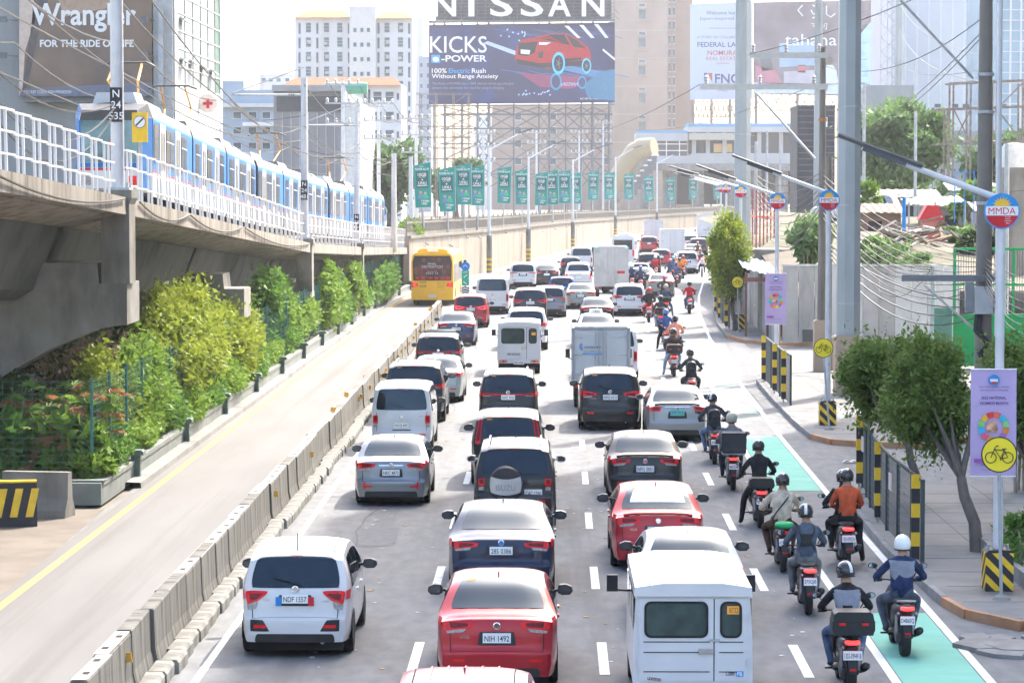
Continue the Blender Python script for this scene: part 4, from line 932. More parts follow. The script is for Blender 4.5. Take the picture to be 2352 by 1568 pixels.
def coaster(px, py):
    p = G(px, py); t = thing('minibus', 'white minibus with a wide rear window beyond the aluminium truck', 'bus', p, R(-4)); h = 1.03
    inst('body', MB().prism([(-h,.4),(h,.4),(h,1.9),(h*.96,2.5),(h*.8,2.72),(-h*.8,2.72),(-h*.96,2.5),(-h,1.9)], 0, 6.8).mesh(smooth=35), t, P_WHITE)
    inst('roof_unit', MB().prism([(-.6,2.7),(.6,2.7),(.45,2.92),(-.45,2.92)], .5, 2.5).mesh(), t, P_WHITE)
    inst('rear_window', MB().prism([(-h*.8,1.5),(h*.8,1.5),(h*.78,2.35),(-h*.78,2.35)], -.02,0).mesh(), t, BLACK)
    inst('pane', MB().prism([(-h*.5,1.55),(h*.5,1.55),(h*.5,2.3),(-h*.5,2.3)], -.03,-.02).mesh(), t, GLASS)
    for sg in (-1,1):
        inst('tail_light', MB().cb((sg*h*.88,-.02,1.2),(.14,.05,.55)).mesh(), t, REDL)
        for j in range(5): inst('side_window', MB().box(sg*h*.985-.02,.5+j*1.2,1.5,sg*h*.985+.02,1.6+j*1.2,2.2).mesh(), t, GLASS)
    wheels(t, 2.0, 1.6, 5.5, .38, .24); plate(t, '', (0,-.03,.7))
coaster(1431,612)
# ================================================================ motorcycles and people
def loft(st, n=12, mb=None):
    """st: (y, cx, cz, half width, half height)"""
    mb = mb or MB(); vs = []
    for (y,cx,cz,a,b) in st:
        for j in range(n):
            t_ = 2*math.pi*j/n; c_, s_ = math.cos(t_), math.sin(t_)
            vs.append((cx+a*math.copysign(abs(c_)**.75,c_), y, cz+b*math.copysign(abs(s_)**.75,s_)))
    k = len(st)
    return mb.add(vs, [(i*n+j,i*n+(j+1)%n,(i+1)*n+(j+1)%n,(i+1)*n+j) for i in range(k-1) for j in range(n)]+[tuple(range(n)), tuple((k-1)*n+j for j in range(n))])
def figure(key, bones, fingers=True):
    """one continuous skinned body; bones: name -> (parent, pos, radius, slot)"""
    if ('fig',key) in _mc: return _mc[('fig',key)]
    names = list(bones); me = bpy.data.meshes.new('fig')
    me.from_pydata([bones[n][1] for n in names], [(names.index(bones[n][0]), i) for i, n in enumerate(names) if bones[n][0]], [])
    o = bpy.data.objects.new('fig', me)
    o.modifiers.new('s', 'SKIN'); ss = o.modifiers.new('d', 'SUBSURF'); ss.levels = 2; ss.render_levels = 2
    for i, n in enumerate(names):
        r_ = bones[n][2]; r_ = r_ if isinstance(r_, tuple) else (r_, r_)
        me.skin_vertices[0].data[i].radius = r_; me.skin_vertices[0].data[i].use_root = (i == 0)
    ev = evmesh(o)
    mb = MB(); mb.v = [tuple(v.co) for v in ev.vertices]; segs = []
    for i, n in enumerate(names):
        if bones[n][0]: segs.append((np.array(bones[bones[n][0]][1]), np.array(bones[n][1]), bones[n][3]))
    for f in ev.polygons:
        c = np.array(f.center); best = 9; bi = 0
        for a, b, m_ in segs:
            d = b-a; t_ = min(1, max(0, float((c-a)@d)/float(d@d))); q = float(np.linalg.norm(c-a-t_*d))
            if q < best: best, bi = q, m_
        if bi == 0 and c[2] > 1.16 and c[2] < 1.42 and abs(c[0]) < .19 and f.normal.y < -.15: bi = 4
        mb.f.append(tuple(f.vertices)); mb.m.append(bi)
    if fingers:
        for sg in ('l','r'):
            if 'hand_'+sg not in bones: continue
            h = Vector(bones['hand_'+sg][1]); w0 = Vector(bones['wrist_'+sg][1]); d = (h-w0).normalized(); sd_ = 1 if h.x > 0 else -1
            across = Vector((sd_,0,0)) if abs(d.x) < .7 else Vector((0,1,0))
            dn = (Vector((0,0,-1))-d*d.dot(Vector((0,0,-1)))).normalized()
            for k, L in enumerate((.060,.068,.064,.050)):
                b0 = h+across*(-.033+.022*k)+d*.01
                mb.tube([b0, b0+d*L*.55, b0+d*L*.75+dn*L*.45, b0+d*L*.35+dn*L*.75], [.0095,.009,.0085,.007], 5, 2)
            b0 = h-across*.04-d*.02
            mb.tube([b0, b0-across*.018+d*.02+dn*.015, b0-across*.006+d*.05+dn*.03], [.011,.010,.008], 5, 2)
    m2 = mb.mesh('fig', nm=5); m2.polygons.foreach_set('use_smooth', [True]*len(m2.polygons))
    _mc[('fig',key)] = m2; return m2
def rider_bones(lean=0.0, spread=0.0, pill=False, dy=0.0):
    B = {}
    B['pelvis'] = (None,(0,.42+dy,.90),(.165,.13),1); B['spine'] = ('pelvis',(0,.44+dy+lean*.3,1.08),(.155,.12),0); B['chest'] = ('spine',(0,.49+dy+lean*.7,1.30),(.185,.125),0)
    B['neck'] = ('chest',(0,.56+dy+lean,1.47),(.07,.07),0); B['head'] = ('neck',(0,.60+dy+lean,1.62),(.09,.1),2)
    for sg, s in ((-1,'l'),(1,'r')):
        B['sho_'+s] = ('chest',(sg*.185,.49+dy+lean*.7,1.375),.078,0)
        if pill:
            B['elb_'+s] = ('sho_'+s,(sg*.29,.60+dy,1.13),.055,0); B['wrist_'+s] = ('elb_'+s,(sg*.20,.80+dy,1.04),.038,0); B['hand_'+s] = ('wrist_'+s,(sg*.15,.85+dy,1.02),.035,2)
        else:
            B['elb_'+s] = ('sho_'+s,(sg*(.335+spread*.05),.66+dy+lean*.5,1.13),.056,0); B['wrist_'+s] = ('elb_'+s,(sg*.30,.92+dy,1.075),.039,0); B['hand_'+s] = ('wrist_'+s,(sg*.295,.985+dy,1.065),.036,2)
        B['hip_'+s] = ('pelvis',(sg*.105,.47+dy,.86),.11,1); B['knee_'+s] = ('hip_'+s,(sg*(.235+spread*.06),.86+dy,.76),.078,1)
        B['ank_'+s] = ('knee_'+s,(sg*(.20+(.06 if pill else 0)),.70+dy,.34),.05,1); B['toe_'+s] = ('ank_'+s,(sg*(.20+(.06 if pill else 0)),.90+dy,.29),.046,3)
    return B
GLOVE = M('dark_glove', (.03,.03,.032), .8)
SKINM = M('skin', (.36,.20,.13), .55, var=.08)
SHOE = M('dark_shoe', (.03,.028,.026), .6)
def cloth(n, c, r_=.85): return M('cloth_'+n, c, r_, var=.28, scale=8, bump=1.0, bscale=8, spec=.15)
def helmet(p, loc, mat, stripe=None, open_=False):
    def shell_():
        return MB().grid(lambda i,j: (.132*math.cos(2*math.pi*i)*math.sin(R(8+112*j)), .155*math.sin(2*math.pi*i)*math.sin(R(8+112*j)), .150*math.cos(R(8+112*j))), 20, 10).add([(.132*math.cos(2*math.pi*i/20)*math.sin(R(8)), .155*math.sin(2*math.pi*i/20)*math.sin(R(8)), .15*math.cos(R(8))) for i in range(20)], [tuple(range(20))])
    h = inst('helmet', shared('helmet', shell_, 80), p, mat, loc)
    inst('visor', shared('visor', lambda: MB().grid(lambda i,j: (.136*math.cos(R(20+140*i))*math.sin(R(62+34*j)), .159*math.sin(R(20+140*i))*math.sin(R(62+34*j)), .152*math.cos(R(62+34*j))), 10, 4), 60), h, GLASS)
    inst('helmet_rim', shared('hrim', lambda: MB().tube([(.118*math.cos(a*math.tau/20), .138*math.sin(a*math.tau/20), -.078) for a in range(21)], .012, 5)), h, BLACK)
    if stripe: inst('helmet_stripe', shared('hstr', lambda: MB().grid(lambda i,j: ((i-.5)*.05, -.157*math.sin(R(5+95*j))*(1-.0*i), .152*math.cos(R(5+95*j))+.001), 2, 8), 60), h, stripe)
    return h
def person(key, bones, loc, rz, label, top, legs, hel=None, stripe=None, hair=None, shoe=None, sleeve=None, extras=None, head=(0,.60,1.62), lean=0, back=None):
    skin = GLOVE if hel and sum(map(ord,label))%3 == 0 else SKINM
    me = figure(key, bones); o = inst('person', me, None, [top, legs, SKINM if hair else skin, shoe or SHOE, back or top], loc, (0,0,rz)); tag(o, label, 'person')
    if hel: helmet(o, (head[0], head[1]+.015, head[2]+.035), hel, stripe).rotation_euler = (R((sum(map(ord,label))%17)-10), 0, R((sum(map(ord,label))%53)-26))
    if extras: extras(o)
    return o
VEST = M('vest_grey', (.20,.21,.25), .6, var=.12, scale=9, bump=.3)
def harness(o):
    for sg in (-1,1): inst('strap', shared(('strap',sg), lambda: MB().tube([(sg*.13,.47,1.44),(sg*.13,.38,1.36),(sg*.06,.335,1.22),(sg*.14,.35,1.05)], .014, 5)), o, BLACK)
    inst('chest_rig', shared('rig', lambda: MB().cb((0,.325,1.22),(.16,.03,.2))), o, BLACK)
def backpack(o, m=None, logo=True):
    b = inst('backpack', shared('bpack', lambda: loft([(.16,0,1.17,.13,.18),(.19,0,1.17,.16,.22),(.28,0,1.19,.165,.235),(.34,0,1.2,.15,.21)], 12), 50), o, m or BLACK)
    inst('backpack_pocket', shared('bpocket', lambda: loft([(.12,0,1.08,.10,.09),(.17,0,1.08,.12,.11)], 10)), b, m or BLACK)
def crossbody(o):
    inst('bag_strap', MB().tube([(.17,.45,1.42),(.05,.325,1.28),(-.10,.30,1.10),(-.17,.36,.98)], .015, 5).mesh(), o, BLACK)
def bike(px, py, label, body, plt='', lit=True, case=None, yaw=0.0, style='scooter', plw=.22, big=False, green_bag=False):
    p = G(px, py); t = thing('motorcycle', label, 'motorcycle', (p.x,p.y+.28,0), yaw)
    tw = .14 if big else .115
    for y in (0,1.32):
        a = inst('wheel', shared(('mtyre',tw), lambda: wheel_mesh(.285,tw), 40), t, RUBBER, (0,y,.285)); inst('rim', shared(('mrim',tw), lambda: rim_mesh(.285,tw), 40), a, RIM)
    inst('tail_cowl', shared(('cowl',style), lambda: loft([(-.36,0,.80,.03,.02),(-.31,0,.79,.085,.045),(-.18,0,.76,.13,.075),(.05,0,.71,.165,.12),(.4,0,.64,.17,.15),(.72,0,.55,.13,.14),(.85,0,.45,.12,.10)], 14), 60), t, body)
    inst('seat', shared('mseat', lambda: loft([(-.22,0,.84,.08,.02),(-.12,0,.85,.13,.035),(.2,0,.83,.15,.045),(.42,0,.79,.15,.05),(.62,0,.77,.12,.05),(.72,0,.75,.06,.03)], 12), 60), t, M('seat_vinyl', (.025,.025,.028), .6))
    inst('engine', shared('meng', lambda: loft([(-.12,-.10,.30,.05,.08),(.05,-.08,.31,.08,.11),(.35,-.02,.34,.12,.13),(.6,0,.36,.1,.1)], 10), 40), t, M('engine_grey', (.07,.07,.075), .5, .4))
    ex = inst('exhaust', shared('mexh', lambda: MB().tube([(.12,.5,.25),(.16,.3,.28),(.19,.05,.36),(.20,-.22,.43),(.20,-.24,.435)], [.025,.04,.062,.06,.035], 10), 50), t, M('exhaust_black', (.035,.035,.037), .4, .5))
    inst('exhaust_shield', shared('mexs', lambda: MB().cb((.255,-.02,.40),(.012,.26,.07),(R(-14),0,0))), ex, STEEL)
    inst('rear_fender', shared('mfend', lambda: MB().grid(lambda i,j: ((i-.5)*(.15-.04*j), -.24-.13*j-.02*math.sin(3*j), .70-.36*j), 2, 6)), t, BLACK)
    for sg in (-1,1):
        inst('swing_arm', shared(('marm',sg), lambda: MB().tube([(sg*.10,.0,.285),(sg*.10,.5,.36)], .025, 6)), t, BLACK); inst('shock', shared(('mshk',sg), lambda: MB().tube([(sg*.125,-.02,.34),(sg*.125,.06,.66)], [.028,.022], 8)), t, M('spring', (.3,.3,.31), .4, .7))
        m_ = inst('mirror', shared(('mmir',sg), lambda: MB().grid(lambda i,j: (sg*.39+.075*math.cos(math.tau*i)*math.sin(math.pi*j)**.7, .93+.045*j+.02*sg*math.cos(math.tau*i), 1.27+.048*math.sin(math.tau*i)*math.sin(math.pi*j)**.7), 12, 6), 70), t, BLACK)
        inst('mirror_stem', shared(('mstm',sg), lambda: MB().tube([(sg*.24,1.0,1.06),(sg*.30,.98,1.18),(sg*.37,.96,1.25)], .009, 5)), m_, BLACK)
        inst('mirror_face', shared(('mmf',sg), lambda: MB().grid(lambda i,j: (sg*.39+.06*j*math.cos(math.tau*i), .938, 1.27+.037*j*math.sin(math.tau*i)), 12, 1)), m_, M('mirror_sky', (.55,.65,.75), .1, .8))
        inst('grip', shared(('mgrip',sg), lambda: MB().tube([(sg*.24,.985,1.045),(sg*.37,.965,1.035)], .02, 8)), t, RUBBER)
        inst('indicator', shared(('mind',sg), lambda: MB().lathe([(0,-.03),(.022,-.02),(.026,0),(.0,.03)], 8, m=Matrix.Translation((sg*.14,-.30,.70)) @ Matrix.Rotation(R(90),4,'X'))), t, AMBER if not lit else CLEARL)
        inst('foot_peg', shared(('mpeg',sg), lambda: MB().cb((sg*.23,.62,.27),(.14,.06,.025))), t, BLACK)
    inst('handlebar', shared('mbar', lambda: MB().tube([(-.36,.965,1.035),(-.2,1.0,1.05),(0,1.06,1.02),(.2,1.0,1.05),(.36,.965,1.035)], .013, 6)), t, BLACK)
    inst('front_cowl', shared('mfront', lambda: loft([(.92,0,.62,.16,.30),(1.0,0,.66,.20,.34),(1.1,0,.70,.18,.30),(1.22,0,.78,.11,.18),(1.3,0,.82,.04,.07)], 14), 60), t, body)
    inst('footboard', shared('mfb', lambda: MB().box(-.19,.55,.245,.19,1.0,.285)), t, BLACK)
    inst('fork', shared('mfork', lambda: MB().tube([(0,1.32,.285),(0,1.16,.8)], .05, 8)), t, BLACK)
    tl_ = inst('tail_light', shared('mtl', lambda: loft([(-.385,0,.775,.06,.018),(-.36,0,.78,.10,.032),(-.30,0,.78,.11,.036)], 12), 50), t, REDLIT if lit else REDL)
    inst('reflector', shared('mref', lambda: MB().cb((0,-.405,.405),(.09,.012,.03))), t, REDL)
    plate(t, plt, (0,-.345,.60), plw, .13, R(-14))
    if big or case:
        inst('grab_rail', shared('mgrab', lambda: MB().tube([(-.12,.02,.84),(-.13,-.22,.88),(0,-.30,.89),(.13,-.22,.88),(.12,.02,.84)], .014, 6), 50), t, STEEL)
    if case == 'top':
        c_ = inst('top_case', shared('topcase', lambda: MB().prism([(-.27,.90),(.27,.90),(.30,.98),(.30,1.06),(.27,1.20),(.22,1.23),(-.22,1.23),(-.27,1.20),(-.30,1.06),(-.30,.98)], -.46, -.05)), t, M('case_black', (.025,.027,.028), .5, bump=.2))
        for sg in (-1,1): inst('case_reflector', shared(('ctr',sg), lambda: MB().cb((sg*.16,-.465,1.06),(.09,.012,.035))), c_, REDL)
        inst('case_lock', shared('clk', lambda: MB().cb((0,-.465,1.0),(.07,.015,.13))), c_, BLACKP); inst('case_seam', shared('csm', lambda: MB().box(-.302,-.463,1.085,.302,-.04,1.095)), c_, SEAM)
    elif case == 'flat':
        inst('top_case', shared('flatcase', lambda: MB().prism([(-.24,.88),(.24,.88),(.27,.94),(.25,1.06),(.2,1.09),(-.2,1.09),(-.25,1.06),(-.27,.94)], -.38, -.02)), t, M('case_black', (.025,.027,.028), .5))
    elif case == 'box':
        c_ = inst('delivery_box', shared('dbox', lambda: MB().prism([(-.27,.93),(.27,.93),(.285,1.36),(.265,1.40),(-.265,1.40),(-.285,1.36)], -.46, .08)), t, M('delivery_fabric', (.045,.048,.055), .75, bump=.4))
        inst('box_edge', shared('dbe', lambda: MB().tube([(-.275,-.465,.94),(.275,-.465,.94),(.285,-.465,1.385),(-.285,-.465,1.385),(-.275,-.465,.94)], .012, 4)), c_, SEAM)
        inst('box_rack', shared('dbr', lambda: MB().box(-.27,-.46,.89,.27,.05,.915)), t, STEEL)
    if green_bag: inst('green_bundle', loft([(-.36,0,.90,.10,.03),(-.3,0,.91,.17,.06),(-.15,0,.91,.18,.065),(-.08,0,.90,.12,.04)], 12).mesh(smooth=60), t, M('green_cover', (.02,.36,.12), .5, bump=.6))
    return t
def foot_down(B, s='l'):
    sg = -1 if s == 'l' else 1
    for n, q in (('knee_',(sg*.30,.64,.60)),('ank_',(sg*.37,.52,.11)),('toe_',(sg*.38,.72,.06))): B[n+s] = (B[n+s][0], q, B[n+s][2], B[n+s][3])
    return B
def turn(B, dx):      # shoulders dropped to one side, one arm lowered
    for n in ('neck','head','chest'): a = B[n]; B[n] = (a[0], (a[1][0]+dx*(.6 if n == 'chest' else 1), a[1][1], a[1][2]), a[2], a[3])
    return B
VAR = {'a':(.02,0),'b':(.08,.6),'c':(-.03,1.0),'d':(.12,.3),'e':(.0,.4),'f':(.05,.8)}
NRIDE = [0]
def ride(px, py, blabel, plabel, body, top, legs, hel, plt='', lit=True, case=None, stripe=None, extras=None, key='a', passenger=None, big=False, yaw=0, green_bag=False, plw=.22, shoe=None, back=None):
    t = bike(px, py, blabel, body, plt, lit, case, yaw, big=big, green_bag=green_bag, plw=plw)
    NRIDE[0] += 1; key = 'abcdef'[(NRIDE[0]*5+ord(key))%6] if NRIDE[0] > 3 else key; lean, spr = VAR[key]; B_ = rider_bones(lean, spr); hx = 0
    if key in 'de': B_ = foot_down(B_, 'l' if key == 'd' else 'r')
    if key in 'cf': hx = .025 if key == 'c' else -.03; B_ = turn(B_, hx)
    fwd = .12 if passenger else 0.0
    person(key, B_, t.location+Vector((0,fwd,0)), yaw, plabel, top, legs, hel, stripe, extras=extras, head=(hx,.60+lean,1.62), shoe=shoe, back=back)
    if passenger:
        pl, pt_, plg, ph, pex = passenger
        person('pill', rider_bones(0, .7, True, -.36), t.location+Vector((.03,fwd-.02,.05)), yaw, pl, pt_, plg, ph, extras=pex, head=(0,.24,1.62))
K_BLK = M('bike_black', (.02,.021,.023), .35, .1, coat=.4); K_GRY = M('bike_grey', (.05,.052,.055), .45, .2); K_RED = M('bike_red', (.38,.02,.02), .3, coat=.6)
H_BLK = M('helmet_black', (.02,.02,.022), .18, coat=.8); H_WHT = M('helmet_white', (.72,.72,.72), .3, coat=.5, dirt=((.15,.05,.05), 9, .62)); H_RED = M('helmet_red', (.5,.03,.04), .25, coat=.6); H_BEI = M('helmet_beige', (.42,.40,.32), .4); H_PNK = M('helmet_pink', (.6,.10,.25), .35); H_BLU = M('helmet_blue', (.08,.16,.4), .3, coat=.5); H_TEA = M('helmet_teal', (.05,.32,.34), .3)
C_BLK = cloth('black', (.02,.02,.023)); C_NAV = cloth('navy', (.025,.04,.10)); C_SLT = cloth('slate', (.075,.095,.13)); C_GRY = cloth('grey', (.17,.175,.19)); C_BEI = cloth('beige', (.50,.43,.34)); C_ORG = cloth('rust_orange', (.45,.085,.035)); C_JEAN = cloth('denim', (.10,.15,.25)); C_LJN = cloth('light_denim', (.25,.35,.48)); C_BRN = cloth('brown', (.075,.045,.035)); C_RED = cloth('red', (.5,.02,.03)); C_SAL = cloth('salmon', (.62,.25,.17)); C_BLU = cloth('blue', (.05,.09,.22)); C_BRO = cloth('orange', (.75,.22,.04)); C_WHT = cloth('white', (.68,.68,.68)); C_DG = cloth('charcoal', (.05,.053,.06))
TPL = M('temp_plate', (.70,.72,.75), .5)
ride(1957,1600,'black maxi scooter with top case and wide lit tail light at the bottom edge','rider in a grey and black vest and jeans on the scooter nearest the camera',K_BLK,C_BLK,C_JEAN,H_BLK,'1303-0994918',True,'top',back=VEST,big=True,stripe=C_WHT,key='b',plw=.27)
ride(2083,1513,'dark scooter with plate D486EQ on the green lane','rider with a white graphic helmet and grey shouldered jacket on the green lane',K_GRY,C_NAV,C_SLT,H_WHT,'D486EQ',True,None,back=VEST,big=True,key='c')
ride(1860,1416,'black motorcycle with plate 275QJB and a row of red lights','rider in a slate jacket with a black chest harness and grey trousers',K_BLK,C_SLT,C_GRY,H_BLK,'275QJB',True,None,extras=harness,stripe=C_WHT,key='a')
ride(1948,1309,'black and red scooter carrying two people beside the kerb','driver hidden in front of the rust orange sweater passenger',K_BLK,C_BLK,C_BLK,H_BLK,'1303-0590234',True,None,key='b',plw=.25,
     passenger=('passenger in a rust orange sweater with a black strap across the back',C_ORG,C_BLK,H_BLK,crossbody))
ride(1802,1318,'motorcycle with plate 631QAK and a green bundle strapped behind the seat','rider in a beige waistcoat with a strap across the back',K_GRY,C_BEI,C_BRN,H_BLK,'631QAK',False,None,green_bag=True,extras=lambda o: [crossbody(o)],key='a')
ride(1749,1216,'black motorcycle with a flat tail box and plate 479ESG','rider all in black with elbows wide, ahead of the beige waistcoat',K_BLK,C_BLK,C_BLK,H_BLK,'479ESG',True,'flat',key='c')
ride(1685,1129,'motorcycle with a square dark delivery box and plate 440XDM','rider with a beige helmet behind the square delivery box',K_BLK,C_GRY,C_DG,H_BEI,'440XDM',True,'box',key='a')
ride(1643,1068,'black motorcycle with plate 608XQ1 beside the silver sedan','rider with a white striped helmet, black backpack and jeans',K_BLK,C_DG,C_JEAN,H_BLK,'608XQ1',True,None,stripe=C_WHT,extras=lambda o: backpack(o),key='a')
ride(1590,930,'dark motorcycle just ahead of the silver sedan','rider with a charcoal jacket and square backpack ahead of the silver sedan',K_BLK,C_DG,C_DG,H_BLK,'',True,None,extras=lambda o: backpack(o),key='b')
ride(1549,866,'red scooter with a top case near the middle of the picture','rider in a brown jacket and pale jeans on the red scooter',K_RED,C_BRN,C_LJN,H_BLK,'440DNJ',True,'top',key='a')
ride(1553,826,'motorcycle under the rider in a salmon shirt','rider in a salmon shirt',K_BLK,C_SAL,C_JEAN,H_BLK,'',True,None,key='b')
ride(1531,806,'motorcycle under the rider in a blue shirt','rider in a blue shirt with dark trousers',K_BLK,C_BLU,C_BLK,H_BLU,'',True,None,key='c')
ride(1518,764,'scooter with a black top case and pale plate','rider in dark clothes and jeans on the top case scooter ahead of the blue shirt',K_BLK,C_DG,C_LJN,H_BLK,'428OTK',True,'top',key='a')
ride(1491,741,'motorcycle carrying a pair right of the white people carrier','driver in black hidden before the red sleeved passenger',K_BLK,C_BLK,C_JEAN,H_RED,'1301-0821',True,None,key='a',passenger=('passenger in black with red helmet right of the white people carrier',C_BLK,C_RED,H_RED,None))
ride(1585,721,'motorcycle of the lone rider in the right lane','lone rider in a loose red shirt in the right lane',K_BLK,C_RED,C_JEAN,H_BLK,'',True,None,key='c')
ride(1531,729,'motorcycle with white lettered box behind the grey green sedan','rider in grey blue with a white lettered helmet',K_GRY,C_SLT,C_JEAN,H_BEI,'',True,'flat',key='b')
ride(1526,702,'motorcycle close behind the grey green sedan','rider in dark brown with a pink helmet behind the sedan',K_BLK,C_BRN,C_BLK,H_PNK,'',True,None,key='a')
ride(1472,672,'motorcycle between the aluminium truck and the dark sedan','rider in dark blue between the truck and the dark sedan',K_BLK,C_NAV,C_BLK,H_BLU,'',True,None,key='a')
ride(1452,668,'motorcycle squeezed beside the aluminium truck','rider in navy squeezed beside the aluminium truck',K_BLK,C_NAV,C_BLK,H_WHT,'',True,None,key='c')
ride(1507,640,'red motorcycle ahead of the dark sedan','rider in red with a white helmet ahead of the dark sedan',K_RED,C_RED,C_BLK,H_WHT,'',True,None,key='a')
ride(1554,660,'motorcycle under the rider in blue denim','rider in a blue denim jacket right of the grey green sedan',K_BLK,C_JEAN,C_JEAN,H_BLU,'',True,None,key='b')
ride(1539,652,'motorcycle under the rider with the pink helmet','rider with a bright pink helmet and grey jacket',K_BLK,C_SLT,C_BLK,H_PNK,'',True,None,key='a')
ride(1548,645,'motorcycle under the rider with the teal helmet','rider with a teal helmet and blue jacket',K_BLK,C_BLU,C_BLK,H_TEA,'',True,None,key='c')
ride(1562,648,'motorcycle under the rider in bright orange','rider in bright orange with a dark helmet',K_BLK,C_BRO,C_BLK,H_BLK,'',True,None,key='a')
ride(1570,640,'motorcycle under the farther orange rider','farther rider in bright orange with a red helmet beside the white car',K_BLK,C_BRO,C_DG,H_RED,'',True,None,key='b')
ride(1552,636,'motorcycle under the rider with a red and white helmet','rider in orange with a white helmet at the head of the cluster',K_BLK,C_BRO,C_BLK,H_WHT,'',True,None,key='c')
ride(1603,598,'motorcycle far ahead beside the silver sedan','distant rider in maroon beside the silver sedan',K_BLK,C_BRN,C_BLK,H_RED,'',True,None,key='a')
# bicycle with rider
def bicycle(px, py):
    p = G(px, py); t = thing('bicycle', 'black bicycle beside the kerb at the bend', 'bicycle', p)
    for y in (0,1.02):
        w_ = inst('wheel', shared('bwh', lambda: MB().tube([(0,.33*math.cos(a*math.tau/20),.33*math.sin(a*math.tau/20)) for a in range(21)], .022, 6)), t, RUBBER, (0,y,.345))
    for nm, a, b in (('seat_tube',(0,.42,.28),(0,.28,.86)),('down_tube',(0,.42,.28),(0,.88,.78)),('top_tube',(0,.32,.74),(0,.86,.84)),('chain_stay',(0,.42,.28),(0,0,.345)),('seat_stay',(0,.30,.76),(0,0,.345)),('fork',(0,.85,.88),(0,1.02,.345))):
        inst(nm, MB().tube([a,b], .02, 6).mesh(), t, BLACKP)
    inst('saddle', loft([(.08,0,.90,.07,.02),(.2,0,.91,.06,.025),(.38,0,.90,.02,.015)],8).mesh(), t, BLACKP)
    inst('handlebar', MB().tube([(-.28,.86,1.0),(0,.88,.98),(.28,.86,1.0)], .015, 6).mesh(), t, BLACKP)
    B = rider_bones(.15, -.6); 
    person('cyc', B, p+Vector((0,-.12,.08)), 0, 'cyclist in a red jersey with a pale bag at the bend', C_RED, C_NAV, H_BLK, head=(0,.75,1.62), extras=lambda o: backpack(o, C_WHT))
bicycle(1613,637)
# pedestrian boy on the pavement
def boy(px, py):
    p = G(px, py, .15)
    B = {'pelvis':(None,(0,0,.82),(.12,.09),1),'spine':('pelvis',(0,0,.98),(.125,.09),0),'chest':('spine',(0,.0,1.17),(.14,.095),0),'neck':('chest',(0,0,1.30),(.05,.05),2),'head0':('neck',(0,-.01,1.40),(.075,.085),2),'head':('head0',(0,-.01,1.49),(.078,.088),2)}
    for sg, s in ((-1,'l'),(1,'r')):
        B['sho_'+s] = ('chest',(sg*.145,0,1.23),.056,0); B['elb_'+s] = ('sho_'+s,(sg*.20,.01,1.02),.042,0); B['wrist_'+s] = ('elb_'+s,(sg*.21,-.04,.82),.03,2); B['hand_'+s] = ('wrist_'+s,(sg*.21,-.05,.76),.032,2)
        B['hip_'+s] = ('pelvis',(sg*.08,0,.78),.085,1); B['knee_'+s] = ('hip_'+s,(sg*.09,-.02*sg,.46),.065,1); B['calf_'+s] = ('knee_'+s,(sg*.09,.0,.42),.05,2); B['ank_'+s] = ('calf_'+s,(sg*.09,.02,.08),.038,2); B['toe_'+s] = ('ank_'+s,(sg*.10,-.12,.04),.042,3)
    o = person('boy', B, p, R(20), 'boy in a white shirt and grey shorts with red backpack straps on the pavement', C_WHT, C_GRY)
    inst('hair', MB().grid(lambda i,j: (.088*math.cos(math.tau*i)*math.sin(R(5+85*j)), .02+.098*math.sin(math.tau*i)*math.sin(R(5+85*j)), 1.485+.10*math.cos(R(5+85*j))), 14, 6).mesh(smooth=70), o, M('black_hair', (.015,.013,.012), .5))
    for sg in (-1,1):
        inst('backpack_strap', MB().tube([(sg*.09,.09,1.22),(sg*.10,.0,1.275),(sg*.09,-.10,1.18),(sg*.12,-.09,.98),(sg*.13,.06,.94)], .018, 5).mesh(), o, C_RED)
        inst('eye', MB().lathe([(0,-.01),(.011,0),(0,.01)], 8, m=Matrix.Translation((sg*.033,-.088,1.46))).mesh(), o, BLACKP)
    inst('nose', MB().lathe([(.012,-.012),(.012,0),(.0,.03)], 6, m=Matrix.Translation((0,-.097,1.42))).mesh(), o, SKINM)
    inst('mouth', MB().cb((0,-.088,1.385),(.04,.01,.008)).mesh(), o, M('lips', (.3,.1,.08), .5))
    inst('backpack', loft([(.08,0,1.1,.12,.16),(.12,0,1.1,.14,.18),(.22,0,1.1,.13,.17)],10).mesh(smooth=50), o, C_RED)
boy(1743,751)
